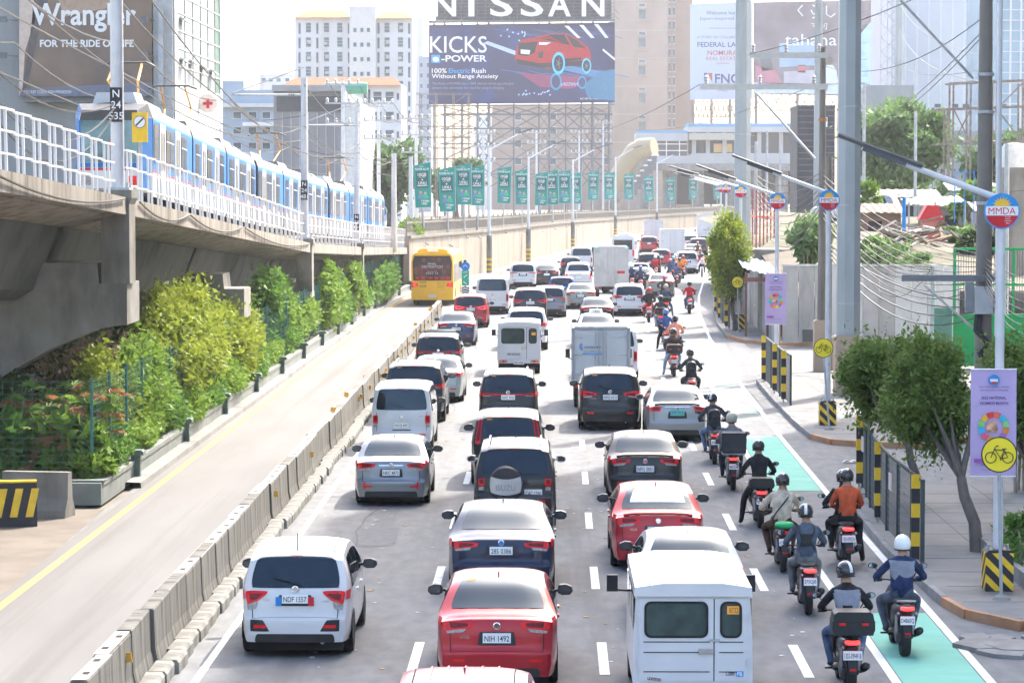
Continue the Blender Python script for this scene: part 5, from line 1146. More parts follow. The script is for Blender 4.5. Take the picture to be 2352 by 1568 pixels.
# ================================================================ train, catenary, speed board
TP = [(-12.84,92),(-12.75,108),(-12.55,124),(-12.25,140),(-11.8,155),(-11.2,171),(-10.45,187),(-9.9,200)]
def tx(y): return lerp_tab([(b,a) for a,b in TP], y)-1.25      # centre line
T_W = M('train_white', (.62,.62,.62), .5, var=.03); T_B = M('train_blue', (.004,.14,.42), .55, var=.06, spec=.25); T_R = M('train_red', (.45,.03,.06), .5); T_G = M('train_roof', (.17,.17,.168), .6, var=.12, dirt=((.25,.24,.23), .8, .52)); T_D = M('train_dark', (.05,.055,.06), .5)
T_GL = M('train_glass', (.03,.042,.046), .12, var=.5, scale=1.2)
train = thing('commuter_train', 'white and blue three car light rail train on the viaduct', 'train', (tx(92),92,vz(92)))
TO = train.location.copy()
def section_mesh(L):
    mb = MB(); h = 1.25
    prof = [(h*.96,.25,0),(h,.45,0),(h,1.02,0),(h,1.02,1),(h,1.10,1),(h,1.10,2),(h,2.72,2),(h*.985,2.80,2),(h*.985,2.80,3),(h*.93,3.02,3),(h*.75,3.22,3),(0,3.30,3)]
    full = prof+[(-x,z,m_) for x,z,m_ in prof[::-1]]
    for (a,b) in zip(full, full[1:]):
        if (a[0],a[1]) == (b[0],b[1]): continue
        mi = b[2] if a[0] > 0 else a[2]
        mb.add([(a[0],0,a[1]),(b[0],0,b[1]),(b[0],L,b[1]),(a[0],L,a[1])], [(0,1,2,3)], mi)
    mb.add([(x,0,z) for x,z,_ in full], [tuple(range(len(full)))], 4); mb.add([(x,L,z) for x,z,_ in full], [tuple(range(len(full)))], 4)
    me = mb.mesh('section', nm=5); return me
def rrect(y0, y1, z0, z1, x0, x1, r_=.12):
    pts = []
    for cy_, cz, a0 in ((y1-r_,z1-r_,0),(y0+r_,z1-r_,90),(y0+r_,z0+r_,180),(y1-r_,z0+r_,270)):
        for k in range(4): a = R(a0+30*k); pts.append((cy_+r_*math.cos(a), cz+r_*math.sin(a)))
    return MB().prism(pts, x0, x1, 'x')
def win(sec, y0, y1):
    f = inst('window', rrect(y0,y1,1.32,2.62,1.24,1.262).mesh(), sec, M('window_seal', (.09,.10,.11), .5))
    inst('pane', rrect(y0+.05,y1-.05,1.37,2.57,1.262,1.27,.1).mesh(), sec, T_GL)
    inst('window_bar', MB().box(1.268,y0+.05,2.18,1.278,y1-.05,2.22).mesh(), sec, T_W); inst('window_bar', MB().box(1.268,(y0+y1)/2-.02,1.37,1.278,(y0+y1)/2+.02,2.57).mesh(), sec, T_B)
def door(sec, y0):
    d = inst('door', MB().box(1.24,y0,.36,1.275,y0+1.25,2.70).mesh(), sec, T_W)
    for a in (.18,.72): inst('door_glass', rrect(y0+a,y0+a+.32,1.15,2.45,1.275,1.28,.1).mesh(), sec, T_GL)
    inst('door_gap', MB().box(1.275,y0+.615,.4,1.279,y0+.635,2.68).mesh(), sec, SEAM)
SECL = 10.05
smesh = section_mesh(SECL-.35)
y = 92.9
for c_ in range(3):
    for k in range(3):
        y0, y1 = y, y+SECL
        up_ = lambda q: lerp_tab([(92,.62),(187,.25)],q); a = Vector((tx(y0),y0,vz(y0)+up_(y0))); b = Vector((tx(y1),y1,vz(y1)+up_(y1))); d = b-a
        s_ = inst('car_section', smesh, train, [T_W,T_R,T_B,T_G,T_D], a-TO, (math.atan2(d.z,math.hypot(d.x,d.y)),0,-math.atan2(d.x,d.y)))
        if k == 0:
            inst('cab_window', rrect(.15,1.25,1.35,2.62,1.24,1.27,.2).mesh(), s_, T_GL); door(s_,1.5); win(s_,3.0,4.9); door(s_,5.2); win(s_,6.8,8.2); 
        elif k == 1: win(s_,.6,1.8); door(s_,2.2); win(s_,3.8,5.4); door(s_,6.0); win(s_,7.6,8.9)
        else: win(s_,.6,2.0); door(s_,2.3); win(s_,4.0,5.9); door(s_,6.3); win(s_,7.9,9.2)
        inst('bellows', MB().box(-1.1,SECL-.35,.4,1.15,SECL,3.05).mesh(), s_, T_D)
        inst('roof_box', MB().prism([(-.8,3.2),(.8,3.2),(.65,3.5),(-.65,3.5)], 2.2, 5.6).mesh(), s_, T_G if k else T_W)
        if k == 2: inst('roof_box', MB().prism([(-.7,3.2),(.9,3.2),(.6,3.45),(-.6,3.45)], 6.5, 8.4).mesh(), s_, T_G)
        if k == 1:   # pantograph
            pan = [inst('pantograph_arm', MB().tube([(sg*.3,3.4,3.45),(sg*.5,5.0,4.15),(sg*.45,3.6,4.85)], .04, 5).mesh(), s_, M('orange_arm', (.62,.30,.06), .5)) for sg in (-1,1)]
            inst('pantograph_head', MB().tube([(-.9,3.6,4.78),(-.6,3.6,4.9),(.6,3.6,4.9),(.9,3.6,4.78)], .035, 5).mesh(), s_, T_D)
        y += SECL
    y += .55
# cab front of the leading car
def front():
    z = vz(92)+.62-TO.z+.02
    def sec_(yy, hw, zt, zb=.3): return [(-hw,yy,zb),(hw,yy,zb),(hw,yy,1.06),(hw*1.0,yy,2.70),(hw*.9,yy,zt-.12),(-hw*.9,yy,zt-.12),(-hw,yy,2.70),(-hw,yy,1.06)]
    A = sec_(.9,1.25,3.3); Bq = sec_(0,.98,3.05,.45)
    mb = MB(); n = 8
    mb.add([Vector(p)+Vector((0,0,z)) for p in A+Bq], [(i,(i+1)%n,n+(i+1)%n,n+i) for i in (1,2,5,6)], 2)
    mb.add([Vector(p)+Vector((0,0,z)) for p in A+Bq], [(i,(i+1)%n,n+(i+1)%n,n+i) for i in (0,7)], 0)
    mb.add([Vector(p)+Vector((0,0,z)) for p in A+Bq], [(3,4,n+4,n+3),(4,5,n+5,n+4)], 4)
    mb.add([Vector(p)+Vector((0,0,z)) for p in Bq], [tuple(range(8))], 0)
    f = inst('cab_front', mb.mesh('front', nm=5), train, [T_W,T_R,T_B,T_G,T_D])
    P = lambda a, m_, nm, yy=-.02: inst(nm, MB().prism([(x,zz+z) for x,zz in a], yy, .0).mesh(), f, m_)
    P([(-.93,1.28),(.93,1.28),(.92,2.62),(-.92,2.62)], M('windscreen', (.14,.24,.26), .05, var=.6, scale=.8, coat=.6), 'windscreen')
    P([(-.96,2.62),(.96,2.62),(.88,2.95),(-.88,2.95)], T_D, 'destination_band'); P([(-.98,1.12),(.98,1.12),(.98,1.27),(-.98,1.27)], T_B, 'front_stripe'); P([(-.98,1.02),(.98,1.02),(.98,1.11),(-.98,1.11)], T_R, 'front_stripe')
    P([(-.98,1.27),(-.93,1.27),(-.92,2.62),(-.98,2.62)], T_B, 'front_pillar'); P([(.93,1.27),(.98,1.27),(.98,2.62),(.92,2.62)], T_B, 'front_pillar')
    P([(.05,1.35),(.2,1.35),(.12,1.9),(.0,2.05)], T_R, 'cab_curtain', -.025)
    for sg in (-1,1): P([(sg*.55,.55),(sg*.9,.55),(sg*.9,.85),(sg*.55,.85)], CLEARL if sg < 0 else REDL, 'head_lamp', -.03)
    inst('roof_box', MB().prism([(-.75,3.15+z),(.75,3.15+z),(.6,3.55+z),(-.6,3.55+z)], 1.2, 2.9).mesh(), f, T_W)
    for sg in (-1,1): inst('pantograph_arm', MB().tube([(sg*.3,4.4,3.45+z),(sg*.5,2.9,4.0+z),(sg*.45,4.2,4.6+z)], .045, 5).mesh(), f, M('orange_arm', (.62,.30,.06), .5))
    inst('pantograph_head', MB().tube([(-.9,4.2,4.5+z),(-.6,4.2,4.64+z),(.6,4.2,4.64+z),(.9,4.2,4.5+z)], .04, 5).mesh(), f, T_D)
front()
# rails and ballast ledge under the train
for dx in (-.72,.72):
    q = np.linspace(40,205,30); inst('rail', MB().tube([(tx(y)+dx-VO.x,y-VO.y,vz(y)+.45-.0025*(y-60)) for y in q], .06, 4).mesh(), via, STEEL)
# contact and messenger wires
WIREM = M('wire', (.05,.05,.052), .5, .3)
def wire(a, b, sag, r_=.02, label='thin overhead wire strung between poles', group='overhead wires', n=12, name='overhead_wire', mat=None):
    a, b = Vector(a), Vector(b)
    pts = [a.lerp(b,i/n)-Vector((0,0,sag*4*(i/n)*(1-i/n))) for i in range(n+1)]
    mb = MB().tube([p-a for p in pts], r_, 4)
    return solo(name, mb, mat or WIREM, label, 'wire', group, loc=a)
cat_l = 'dark catenary wire above the train roof'
for dx, dz in ((0,5.0),(0,6.2),(-4,5.0),(-4,6.2)):
    stops = [30,70,97,124,151,178,205]
    for a, b in zip(stops, stops[1:]): wire((tx(a)+dx,a,vz(a)+dz), (tx(b)+dx,b,vz(b)+dz), .05 if dz < 6 else .7, .028, cat_l, 'catenary wires over the rail line', 8)
for y in (70.5,124.5,151.5):
    t = thing('catenary_bracket', 'steel bracket arm holding the catenary at the '+{70.5:'nearest',124.5:'middle',151.5:'farthest'}[y]+' mast', 'bracket', (vx(y)-.28,y,vz(y)+6.4))
    inst('arm', MB().tube([(0,0,0),(tx(y)-vx(y)+.3,0,.0)], .05, 6).mesh(), t, STEEL); inst('stay', MB().tube([(0,0,1.2),(tx(y)-vx(y)+.3,0,.05)], .03, 6).mesh(), t, STEEL); inst('insulator', MB().lathe([(.03,-.2),(.07,-.15),(.04,-.1),(.07,-.05),(.04,0),(.07,.05),(.03,.1)], 8, m=Matrix.Translation((-.5,0,0)) @ Matrix.Rotation(R(90),4,'Y')).mesh(), t, CONC)
# ================================================================ right-hand street furniture
def clip(poly, f):      # keep f(p) >= 0
    out = []
    for i in range(len(poly)):
        a, b = poly[i], poly[(i+1)%len(poly)]; fa, fb = f(a), f(b)
        if fa >= 0: out.append(a)
        if fa*fb < 0: t_ = fa/(fa-fb); out.append((a[0]+(b[0]-a[0])*t_, a[1]+(b[1]-a[1])*t_))
    return out
def circ(r_, n=28, c=(0,0)): return [(c[0]+r_*math.cos(a*math.tau/n), c[1]+r_*math.sin(a*math.tau/n)) for a in range(n)]
def flat(name, poly, parent, mat, y, th=.004, loc=None):   # thin plate facing the road users (-Y)
    return inst(name, MB().prism(poly, y-th, y).mesh(), parent, mat, loc)
def striped_box(w_, h, label, loc, rz=0):
    t = thing('lamp_footing', label, 'footing', loc, rz)
    inst('block', MB().prism([(-w_/2,0),(w_/2,0),(w_/2,h-.05),(w_/2-.05,h),(-w_/2+.05,h),(-w_/2,h-.05)], -w_/2, w_/2).mesh(), t, BLACKP)
    for k in range(-1,5):
        c = k*.30
        pl = [(-w_/2,0.01),(w_/2,.01),(w_/2,h-.05),(-w_/2,h-.05)]
        pl = clip(pl, lambda p: p[0]+p[1]-c+.07); pl = clip(pl, lambda p: c+.07-p[0]-p[1])
        if len(pl) > 2:
            flat('stripe', pl, t, YELLOW, -w_/2)
            inst('stripe', MB().prism([(p[0],p[1]) for p in pl], -w_/2-.004, -w_/2, 'x').mesh(), t, YELLOW)
    return t
LAMPM = M('lamp_post_paint', (.60,.61,.63), .35, .15, var=.06, dirt=((.45,.45,.46), 1.5, .6))
LEDM = M('led_housing', (.10,.103,.107), .5, .2)
def mmda(parent, z, r_):
    d = inst('round_sign', MB().lathe([(r_,0),(r_,.02),(0,.02)], 32, m=Matrix.Translation((0,-.10,z)) @ Matrix.Rotation(R(90),4,'X')).mesh(), parent, M('sign_blue', (.03,.27,.62), .4))
    k = r_/.31; y = -.122
    inn = circ(.285*k)
    P = lambda pl, m_, yy=y: inst('sign_field', MB().prism([(a,b+z) for a,b in pl], yy-.003, yy).mesh(), d, m_)
    P(clip(clip(inn, lambda p: p[1]+.075*k), lambda p: .085*k-p[1]), WHITE); P(clip(inn, lambda p: -.075*k-p[1]), REDP)
    sun = []
    for a in range(0,181,10): q = .17 if a%20 == 0 else .115; sun.append((q*k*math.cos(R(a)), .085*k+q*k*math.sin(R(a))))
    P(sun, M('sun_yellow', (.85,.50,.05), .5), y-.001)
    lettering('MMDA', d, (0,y-.005,z+.005*k), .47*k, .115*k, REDP, bold=.0)
    if r_ > .25:
        for j, s_ in enumerate(('Marangal','Matapat','Disiplinado','Ako.')): lettering(s_, d, (.10*k,y-.005,z-(.10+.035*j)*k), h=.026*k, mat=WHITE)
def lamp(px, Y, label, arm_px, arm_py, sign_py, sr=.31, z0=.15, foot=True, flab='', pole_r=.09, led=True):
    p = AT(px, 700, Y); zs = AT(px, sign_py, Y).z; t = thing('street_lamp', label, 'street lamp', (p.x,Y,z0))
    if foot: striped_box(.48,.72, flab, (p.x,Y,z0)); 
    zb = .66 if foot else 0
    inst('pole', MB().tube([(0,0,zb),(0,0,zs-z0+.25)], [pole_r,pole_r*.8], 14).mesh(smooth=40), t, LAMPM)
    e = AT(arm_px, arm_py, Y)-Vector((p.x,Y,z0)); s0 = Vector((0,0,zs-z0+.2))
    inst('arm', MB().tube([s0, s0.lerp(e,.5), s0.lerp(e,.62)], [.06,.05,.045], 10).mesh(smooth=40), t, LAMPM)
    d = (e-s0); a = math.atan2(d.z, -d.x)
    c = s0.lerp(e,.72)+Vector((0,0,.07))
    hd = inst('lamp_head', MB().prism([(-.09,-.03),(.09,-.03),(.10,.02),(.06,.05),(-.06,.05),(-.10,.02)], -.78, .78).mesh(), t, LEDM, c, (0,0,R(90)))

    m4 = Matrix.Translation(c) @ Matrix.Rotation(a,4,'Y') @ Matrix.Rotation(R(90),4,'Z'); hd.matrix_basis = m4
    dr = inst('driver_box', MB().box(-.1,-.5,-.1,.1,.3,-.031).mesh(), t, LEDM); dr.matrix_basis = m4
    if foot:
        for sg in (-1,1): inst('anchor_bolt', MB().tube([(sg*.17,0,.7),(sg*.17,0,.8)], .02, 6).mesh(), t, STEEL)
    mmda(t, zs-z0, sr)
    return t
lamp(2297,50.0,'grey street lamp nearest the camera with a large round sign',1912,316,485,flab='yellow and black striped footing nearest the camera')
lamp(1902,84.6,'grey street lamp with round sign beside the big steel pole',1675,360,460,flab='striped footing on the corner island beside the yellow bicycle disc')
lamp(1784,105.5,'grey street lamp carrying the smaller purple banner',1590,380,462,flab='striped footing under the smaller purple banner')
lamp(1700,141,'grey street lamp right of the trimmed round tree',1520,380,440,flab='striped footing beside the trimmed round tree')
lamp(1667,186,'fourth street lamp along the bend, its sign above the trimmed tree',1530,392,433,foot=False)
lamp(1655,225,'farthest street lamp with a round sign at the bend',1540,398,433,foot=False)
# small lamps along the retaining wall with striped bases
for px, by, ty, lab in ((1108,625,330,'lamp post at the wall beside the bus'),(1200,603,352,'second lamp post along the retaining wall'),(1304,574,360,'third lamp post along the retaining wall'),(1404,548,355,'fourth lamp post along the retaining wall'),(1500,520,368,'farthest lamp post along the retaining wall')):
    x, Y = wall_at_px(px); x += .55; t = thing('street_lamp', 'thin grey '+lab, 'street lamp', (x,Y,.15))
    zt_ = AT(px,ty,Y).z-.15
    inst('pole', MB().tube([(0,0,0),(0,0,zt_*.97)], [.16,.10], 10).mesh(), t, LAMPM)
    inst('base', MB().tube([(0,0,0),(0,0,3.0)], .24, 8).mesh(), t, CONC)
    for k in range(3): inst('stripe', MB().tube([(0,-.0,.2+.4*k),(0,0,.38+.4*k)], .247, 8).mesh(), t, YELLOW)
    for sg in (1,):
        inst('arm', MB().tube([(0,0,zt_*.95),(sg*2.6,0,zt_+.9)], .06, 6).mesh(), t, LAMPM); inst('lamp_head', MB().cb((sg*2.9,0,zt_+1.0),(1.2,.25,.1),(0,R(-18),0)).mesh(), t, LEDM)
# ---------------------------------------------------------------- purple banners
LILAC = M('lilac_banner', (.48,.37,.60), .7, var=.05, scale=1.5)
def banner(px, Y, x0, x1, y0, y1, label, full):
    a = AT(x0,y0,Y-.2); b = AT(x1,y1,Y-.2); W_ = b.x-a.x; Hh = a.z-b.z
    t = thing('banner', label, 'banner', ((a.x+b.x)/2,Y-.16,b.z))
    inst('cloth', MB().grid(lambda i,j: ((i-.5)*W_, .012*math.sin(7*j+2*i), j*Hh), 6, 14).mesh(smooth=60), t, LILAC)
    inst('batten', MB().tube([(-W_/2,0,Hh),(W_/2,0,Hh)], .012, 6).mesh(), t, WHITE); inst('batten', MB().tube([(-W_/2,0,0),(W_/2,0,0)], .012, 6).mesh(), t, WHITE)
    INK = M('purple_ink', (.10,.06,.22), .6); y = -.03
    flat('crest', circ(.095*W_/.78*1.0,20,(0,Hh*.90)), t, M('sign_blue', (.03,.27,.62), .4), y); flat('crest_band', [(-.085*W_,Hh*.885),(.085*W_,Hh*.885),(.085*W_,Hh*.91),(-.085*W_,Hh*.91)], t, WHITE, y-.003); flat('crest_base', clip(circ(.085*W_,20,(0,Hh*.90)), lambda p: Hh*.885-p[1]), t, REDP, y-.003)
    L = lambda s_, z, w_, h, **k: lettering(s_, t, (0,y-.004,Hh*z), W_*w_, Hh*h, INK, **k)
    L('The Metropolitan Manila', .835, .66, .022); L('Development Authority', .805, .62, .022); L('2025 NATIONAL', .735, .54, .026, bold=.02); L("WOMEN'S MONTH", .685, .62, .026, bold=.02)
    cols = [(.75,.06,.05),(.85,.45,.05),(.2,.55,.15),(.05,.4,.7),(.75,.12,.2),(.8,.3,.05),(.85,.6,.1),(.4,.15,.45),(.7,.25,.05),(.25,.6,.25),(.05,.5,.6),(.8,.15,.1)]
    ri, ro, cz = W_*.21, W_*.34, Hh*.46
    for k in range(12):
        q = [R(90+30*k+1.5), R(90+30*k+10), R(90+30*k+20), R(90+30*k+28.5)]
        flat('colour_tile', [(ro*math.cos(a),cz+ro*math.sin(a)) for a in q]+[(ri*math.cos(a),cz+ri*math.sin(a)) for a in q[::-1]], t, M('tile%d'%k, cols[k], .6), y)
    flat('head_outline', [(-.12*W_,cz-.10*W_),(.06*W_,cz-.12*W_),(.10*W_,cz-.02*W_),(.05*W_,cz+.10*W_),(-.03*W_,cz+.16*W_),(-.12*W_,cz+.10*W_),(-.16*W_,cz)], t, M('tile_head', (.55,.3,.2), .6, var=.7, scale=9), y)
    L('#WEcanbeEquALL', .105, .55, .018); L('www.pcw.gov.ph', .06, .5, .012)
    flat('logo_strip', [(-.42*W_,Hh*.13),(-.1*W_,Hh*.13),(-.1*W_,Hh*.165),(-.42*W_,Hh*.165)], t, M('logo_purple', (.35,.08,.40), .6), y)
banner(2283,49.9,2231,2334,848,1094,'tall lilac banner on the nearest lamp post',True)
banner(1783,105.4,1758,1806,628,745,'smaller lilac banner on the third lamp post',False)
# ---------------------------------------------------------------- yellow bicycle discs
def bike_sign(px, py, dia, bx, by, label):
    b = G(bx, by, .15); Y = b.y; c = AT(px, py, Y); t = thing('bicycle_sign', label, 'sign', b); r_ = dia/2*Y/6600; k = r_/.31
    cx, cz = c.x-b.x, c.z-b.z
    inst('pole', MB().tube([(0,0,0),(cx,0,cz-r_*.4)], .03, 8).mesh(), t, STEEL); inst('foot', MB().lathe([(.16,0),(.13,.05),(.05,.09),(0,.09)], 12).mesh(), t, CONC)
    m4 = Matrix.Translation((cx,-.035,cz)) @ Matrix.Rotation(R(90),4,'X')
    inst('rim', MB().lathe([(r_,0),(r_,.016),(0,.016)], 36, m=m4).mesh(), t, BLACKP); d = inst('disc', MB().lathe([(r_*.93,0),(r_*.93,.02),(0,.02)], 36, m=m4).mesh(), t, M('sign_yellow', (.86,.68,.03), .4, var=.03))
    y = -.061; S_ = lambda pts, rr=.010: inst('bicycle_symbol', MB().tube([(cx+a*k,y,cz+b_*k) for a,b_ in pts], rr*k, 4).mesh(), d, BLACKP)
    for wx in (-.145,.145): S_([(wx+.092*math.cos(a*math.tau/18), -.05+.092*math.sin(a*math.tau/18)) for a in range(19)])
    for pts in ([(-.145,-.05),(-.075,.12),(-.04,.155),(-.015,.145)],[(-.085,.09),(.085,.075)],[(-.08,.10),(.02,-.06),(.085,.085)],[(.02,-.06),(.145,-.05),(.085,.075)],[(.045,.1),(.125,.1)],[(.02,-.10),(.02,-.05)]): S_(pts)
bike_sign(2294,1043,83,2300,1376,'yellow bicycle disc on a thin post in front of the tall lilac banner')
bike_sign(1891,799,45,1905,986,'yellow bicycle disc on the corner island')
bike_sign(1694,648,27,1697,762,'small yellow bicycle disc beside the trimmed tree')
# ---------------------------------------------------------------- pedestrian fences with striped posts
FDARK = M('fence_dark_green', (.05,.065,.065), .6, var=.2); WMESH = M('wire_mesh', (.16,.17,.17), .5, .3)
def ped_fence(pts, label, H_=1.62, striped=()):
    a0 = Vector((*pts[0],.15)); t = thing('pedestrian_fence', label, 'fence', a0)
    for i, (a, b) in enumerate(zip(pts, pts[1:])):
        a = Vector((*a,.15)); b = Vector((*b,.15)); d = b-a; L = d.length; rz = math.atan2(d.y,d.x)
        inst('post', shared(('pfpost',H_), lambda: MB().box(-.035,-.035,0,.035,.035,H_)), t, FDARK, a-a0)
        inst('top_rail', MB().box(0,-.025,H_-.05,L,.025,H_).mesh(), t, FDARK, a-a0, (0,0,rz))
        mb = MB()
        for k in range(1,int(L/.11)): mb.tube([(k*.11,0,.05),(k*.11,0,H_-.05)], .005, 3)
        for k in range(1,12): mb.tube([(0,0,k*H_/12),(L,0,k*H_/12)], .005, 3)
        tag(inst('mesh_panel', mb.mesh(), t, WMESH, a-a0, (0,0,rz)), kind='stuff')
    inst('post', shared(('pfpost',H_), lambda: MB().box(-.035,-.035,0,.035,.035,H_)), t, FDARK, Vector((*pts[-1],.15))-a0)
    for s_ in striped:
        q = Vector((*s_,.15))-a0
        sp = inst('striped_post', shared(('sp',H_), lambda: MB().box(-.075,-.03,.1,.075,.03,H_+.06)), t, BLACKP, q+Vector((-.09,-.06,0)))
        inst('post_leg', MB().tube([(0,0,0),(0,0,.2)], .03, 6).mesh(), sp, STEEL)
        for k in range(3): inst('yellow_band', shared('yband', lambda: MB().box(-.079,-.034,0,.079,.034,.26)), sp, YELLOW, (0,0,H_-.2-.54*k+.0))
    return t
fpts = [(7.32,67.0),(7.18,64.9),(7.03,62.8),(6.95,60.7),(6.9,58.6),(6.87,56.5),(6.88,54.4),(6.9,53.0)]
ped_fence(fpts, 'dark mesh pedestrian fence with striped posts under the near trees', striped=((7.32,67.0),(6.98,60.2),(6.9,53.4)))
ped_fence([(7.75,103.5),(7.72,100),(7.7,96),(7.72,92)], 'short mesh fence with three striped posts on the corner island', striped=((7.75,103),(7.72,97.5),(7.7,93.5)))
ped_fence([(9.25,160),(9.0,153),(8.85,147),(8.8,141)], 'mesh fence with striped posts under the trimmed tree', striped=((9.25,159),(9.0,151),(8.8,142)))
for y_, x_ in ((66.0,7.26),(57.6,6.9)): solo('notice_plate', MB().cb((0,0,0),(.02,.42,.34)), M('faded_notice', (.6,.5,.48), .6), 'small faded notice tied to the near pedestrian fence, '+('by its far end' if y_ > 60 else 'in its middle'), 'notice', loc=(x_-.06,y_,1.25))
# ---------------------------------------------------------------- utility poles
SPOLE = M('steel_pole', (.36,.39,.40), .4, .3, var=.06, scale=1, dirt=((.27,.295,.29), .6, .5, (1,1,.2))); BEIGE = M('beige_pedestal', (.40,.31,.235), .85, var=.07, scale=2, bump=.2); WOODP = M('weathered_pole', (.20,.18,.155), .9, var=.25, scale=3, stretch=(1,1,.15), bump=.4); CPOLE = M('concrete_pole', (.20,.182,.16), .85, var=.08, scale=2)
def pole(px, Y, r0, r1, ztop, mat, label, n=8, base=None, pegs=False, name='utility_pole'):
    p = AT(px, 700, Y); t = thing(name, label, 'pole', (p.x,Y,.0))
    z0 = 0
    if base: inst('pedestal', MB().prism([(-base[0]/2,0),(base[0]/2,0),(base[0]/2,base[1]-.06),(base[0]/2-.06,base[1]),(-base[0]/2+.06,base[1]),(-base[0]/2,base[1]-.06)], -base[0]/2, base[0]/2).mesh(), t, BEIGE); z0 = base[1]
    inst('shaft', MB().tube([(0,0,z0),(0,0,z0+(ztop-z0)*.5),(0,0,ztop)], [r0,(r0+r1)/2,r1], n).mesh(smooth=30), t, mat)
    if pegs:
        for k in range(26): inst('climbing_peg', shared('peg', lambda: MB().tube([(0,0,0),(.16,0,0),(.16,0,.05)], .014, 4)), t, STEEL, (r0*.93,0,2.6+.55*k))
        for z in (3.2,6.5,9.8): inst('band', MB().tube([(0,0,z),(0,0,z+.06)], r0*1.02, n).mesh(), t, STEEL)
    return t
big = pole(1948,97,.42,.37,22,SPOLE,'huge octagonal steel pole on a beige pedestal',8,(.9,2.15),True)
pole(1704,150,.47,.40,24,SPOLE,'second huge steel pole behind the trimmed tree',8,(1.0,1.2),True)
pole(1877,212,.36,.30,26,SPOLE,'distant bluish steel pole behind the wooden pole')
pole(2062,330,.55,.5,40,SPOLE,'pale distant steel pole beside the lattice mast')
wp = pole(1887,111,.16,.11,AT(1887,108,111).z,WOODP,'weathered wooden pole carrying long pale crossarms',10,(.6,2.0))
for (xa, xb, py, lab) in ((1720,1900,128,'a'),(1607,1900,200,'b')):
    a = AT(xa,py+ (0 if lab=='a' else 0),111)-wp.location; b = AT(xb,py+6,111)-wp.location
    ar = inst('crossarm', MB().box(a.x,-.2,a.z-.11,b.x,-.13,a.z+.11).mesh(), wp, M('crossarm_paint', (.60,.58,.53), .7, var=.08))
    for k in range(3):
        x = a.x+(b.x-a.x)*(.05+.42*k); inst('insulator', shared('insul', lambda: MB().lathe([(.03,0),(.09,.06),(.05,.10),(.09,.16),(.05,.2),(.09,.26),(.04,.32),(0,.34)], 10), 50), ar, M('porcelain', (.45,.45,.46), .3), (x,-.16,a.z+.11))
inst('brace', MB().tube([AT(1738,215,111)-wp.location, AT(1872,365,111)-wp.location], .05, 6).mesh(), wp, STEEL)
inst('strap_band', MB().tube([(0,0,AT(0,272,111).z),(0,0,AT(0,280,111).z)], .17, 10).mesh(), wp, M('rusty_band', (.4,.2,.08), .7))
pole(1903,112,.14,.12,AT(1903,358,112).z,CPOLE,'short concrete pole beside the wooden pole',10,(.45,1.3))
cp = pole(2259,90,.28,.185,16,CPOLE,'tall dark concrete pole with meter boxes at the right',14)
pole(2291,89,.085,.08,14.0,LAMPM,'slim pale steel pole touching the dark concrete pole',10)
bx = inst('meter_box', MB().prism([(-.36,3.2),(.2,3.2),(.2,3.95),(.14,4.05),(-.36,4.05)], -.62,-.26).mesh(), cp, M('meter_box', (.46,.47,.48), .5, .1, var=.06)); inst('meter_box', MB().box(.21,-.5,3.3,.42,-.2,3.9).mesh(), cp, M('meter_box_dark', (.25,.26,.27), .5)); inst('meter_box', MB().box(-.62,-.45,3.25,-.37,-.2,4.2).mesh(), cp, M('meter_box_dark', (.25,.26,.27), .5))
tag(inst('cable_bundle', MB().tube([(-.2,-.36,3.2),(-.25,-.4,2.7),(.1,-.42,2.3),(-.15,-.40,2.0),(.1,-.36,1.6)], .13, 6).mesh(), cp, BLACK))
for z in (AT(0,176,90).z, AT(0,262,90).z, AT(0,470,90).z, AT(0,637,90).z): inst('band', MB().tube([(0,0,z),(0,0,z+.1)], .27, 12).mesh(), cp, STEEL)
inst('crossarm', MB().box(-2.6,-.35,AT(0,637,90).z-.1,.5,-.25,AT(0,637,90).z+.1).mesh(), cp, M('crossarm_grey', (.2,.21,.22), .7)); inst('brace', MB().tube([(-1.9,-.3,AT(0,645,90).z-.1),(-.2,-.1,AT(0,760,90).z)], .04, 5).mesh(), cp, STEEL)
inst('guy_strut', MB().tube([AT(2068,0,89)-cp.location, AT(2235,180,90)-cp.location], .05, 6).mesh(), cp, STEEL)
for px, Y, t0, lab in ((2100,190,255,'thin pole in front of the big background tree'),(1982,180,190,'thin dark pole left of the big background tree'),(2097,300,145,'distant cross shaped pole above the big tree'),(1735,170,325,'concrete pole wrapped in tangled cables'),(1760,240,300,'thin concrete pole below the station'),(1790,260,330,'thin pole in front of the station columns'),(2143,118,610,'bowed brown lamp post behind the white panel wall'),(2075,150,455,'blue painted thin pole near the sheds'),(2310,120,330,'dark curved lamp pole at the right edge')):
    pole(px,Y,.13,.10,AT(px,t0,Y).z,STEEL if 'blue' not in lab else SKYBLUE,lab,8)
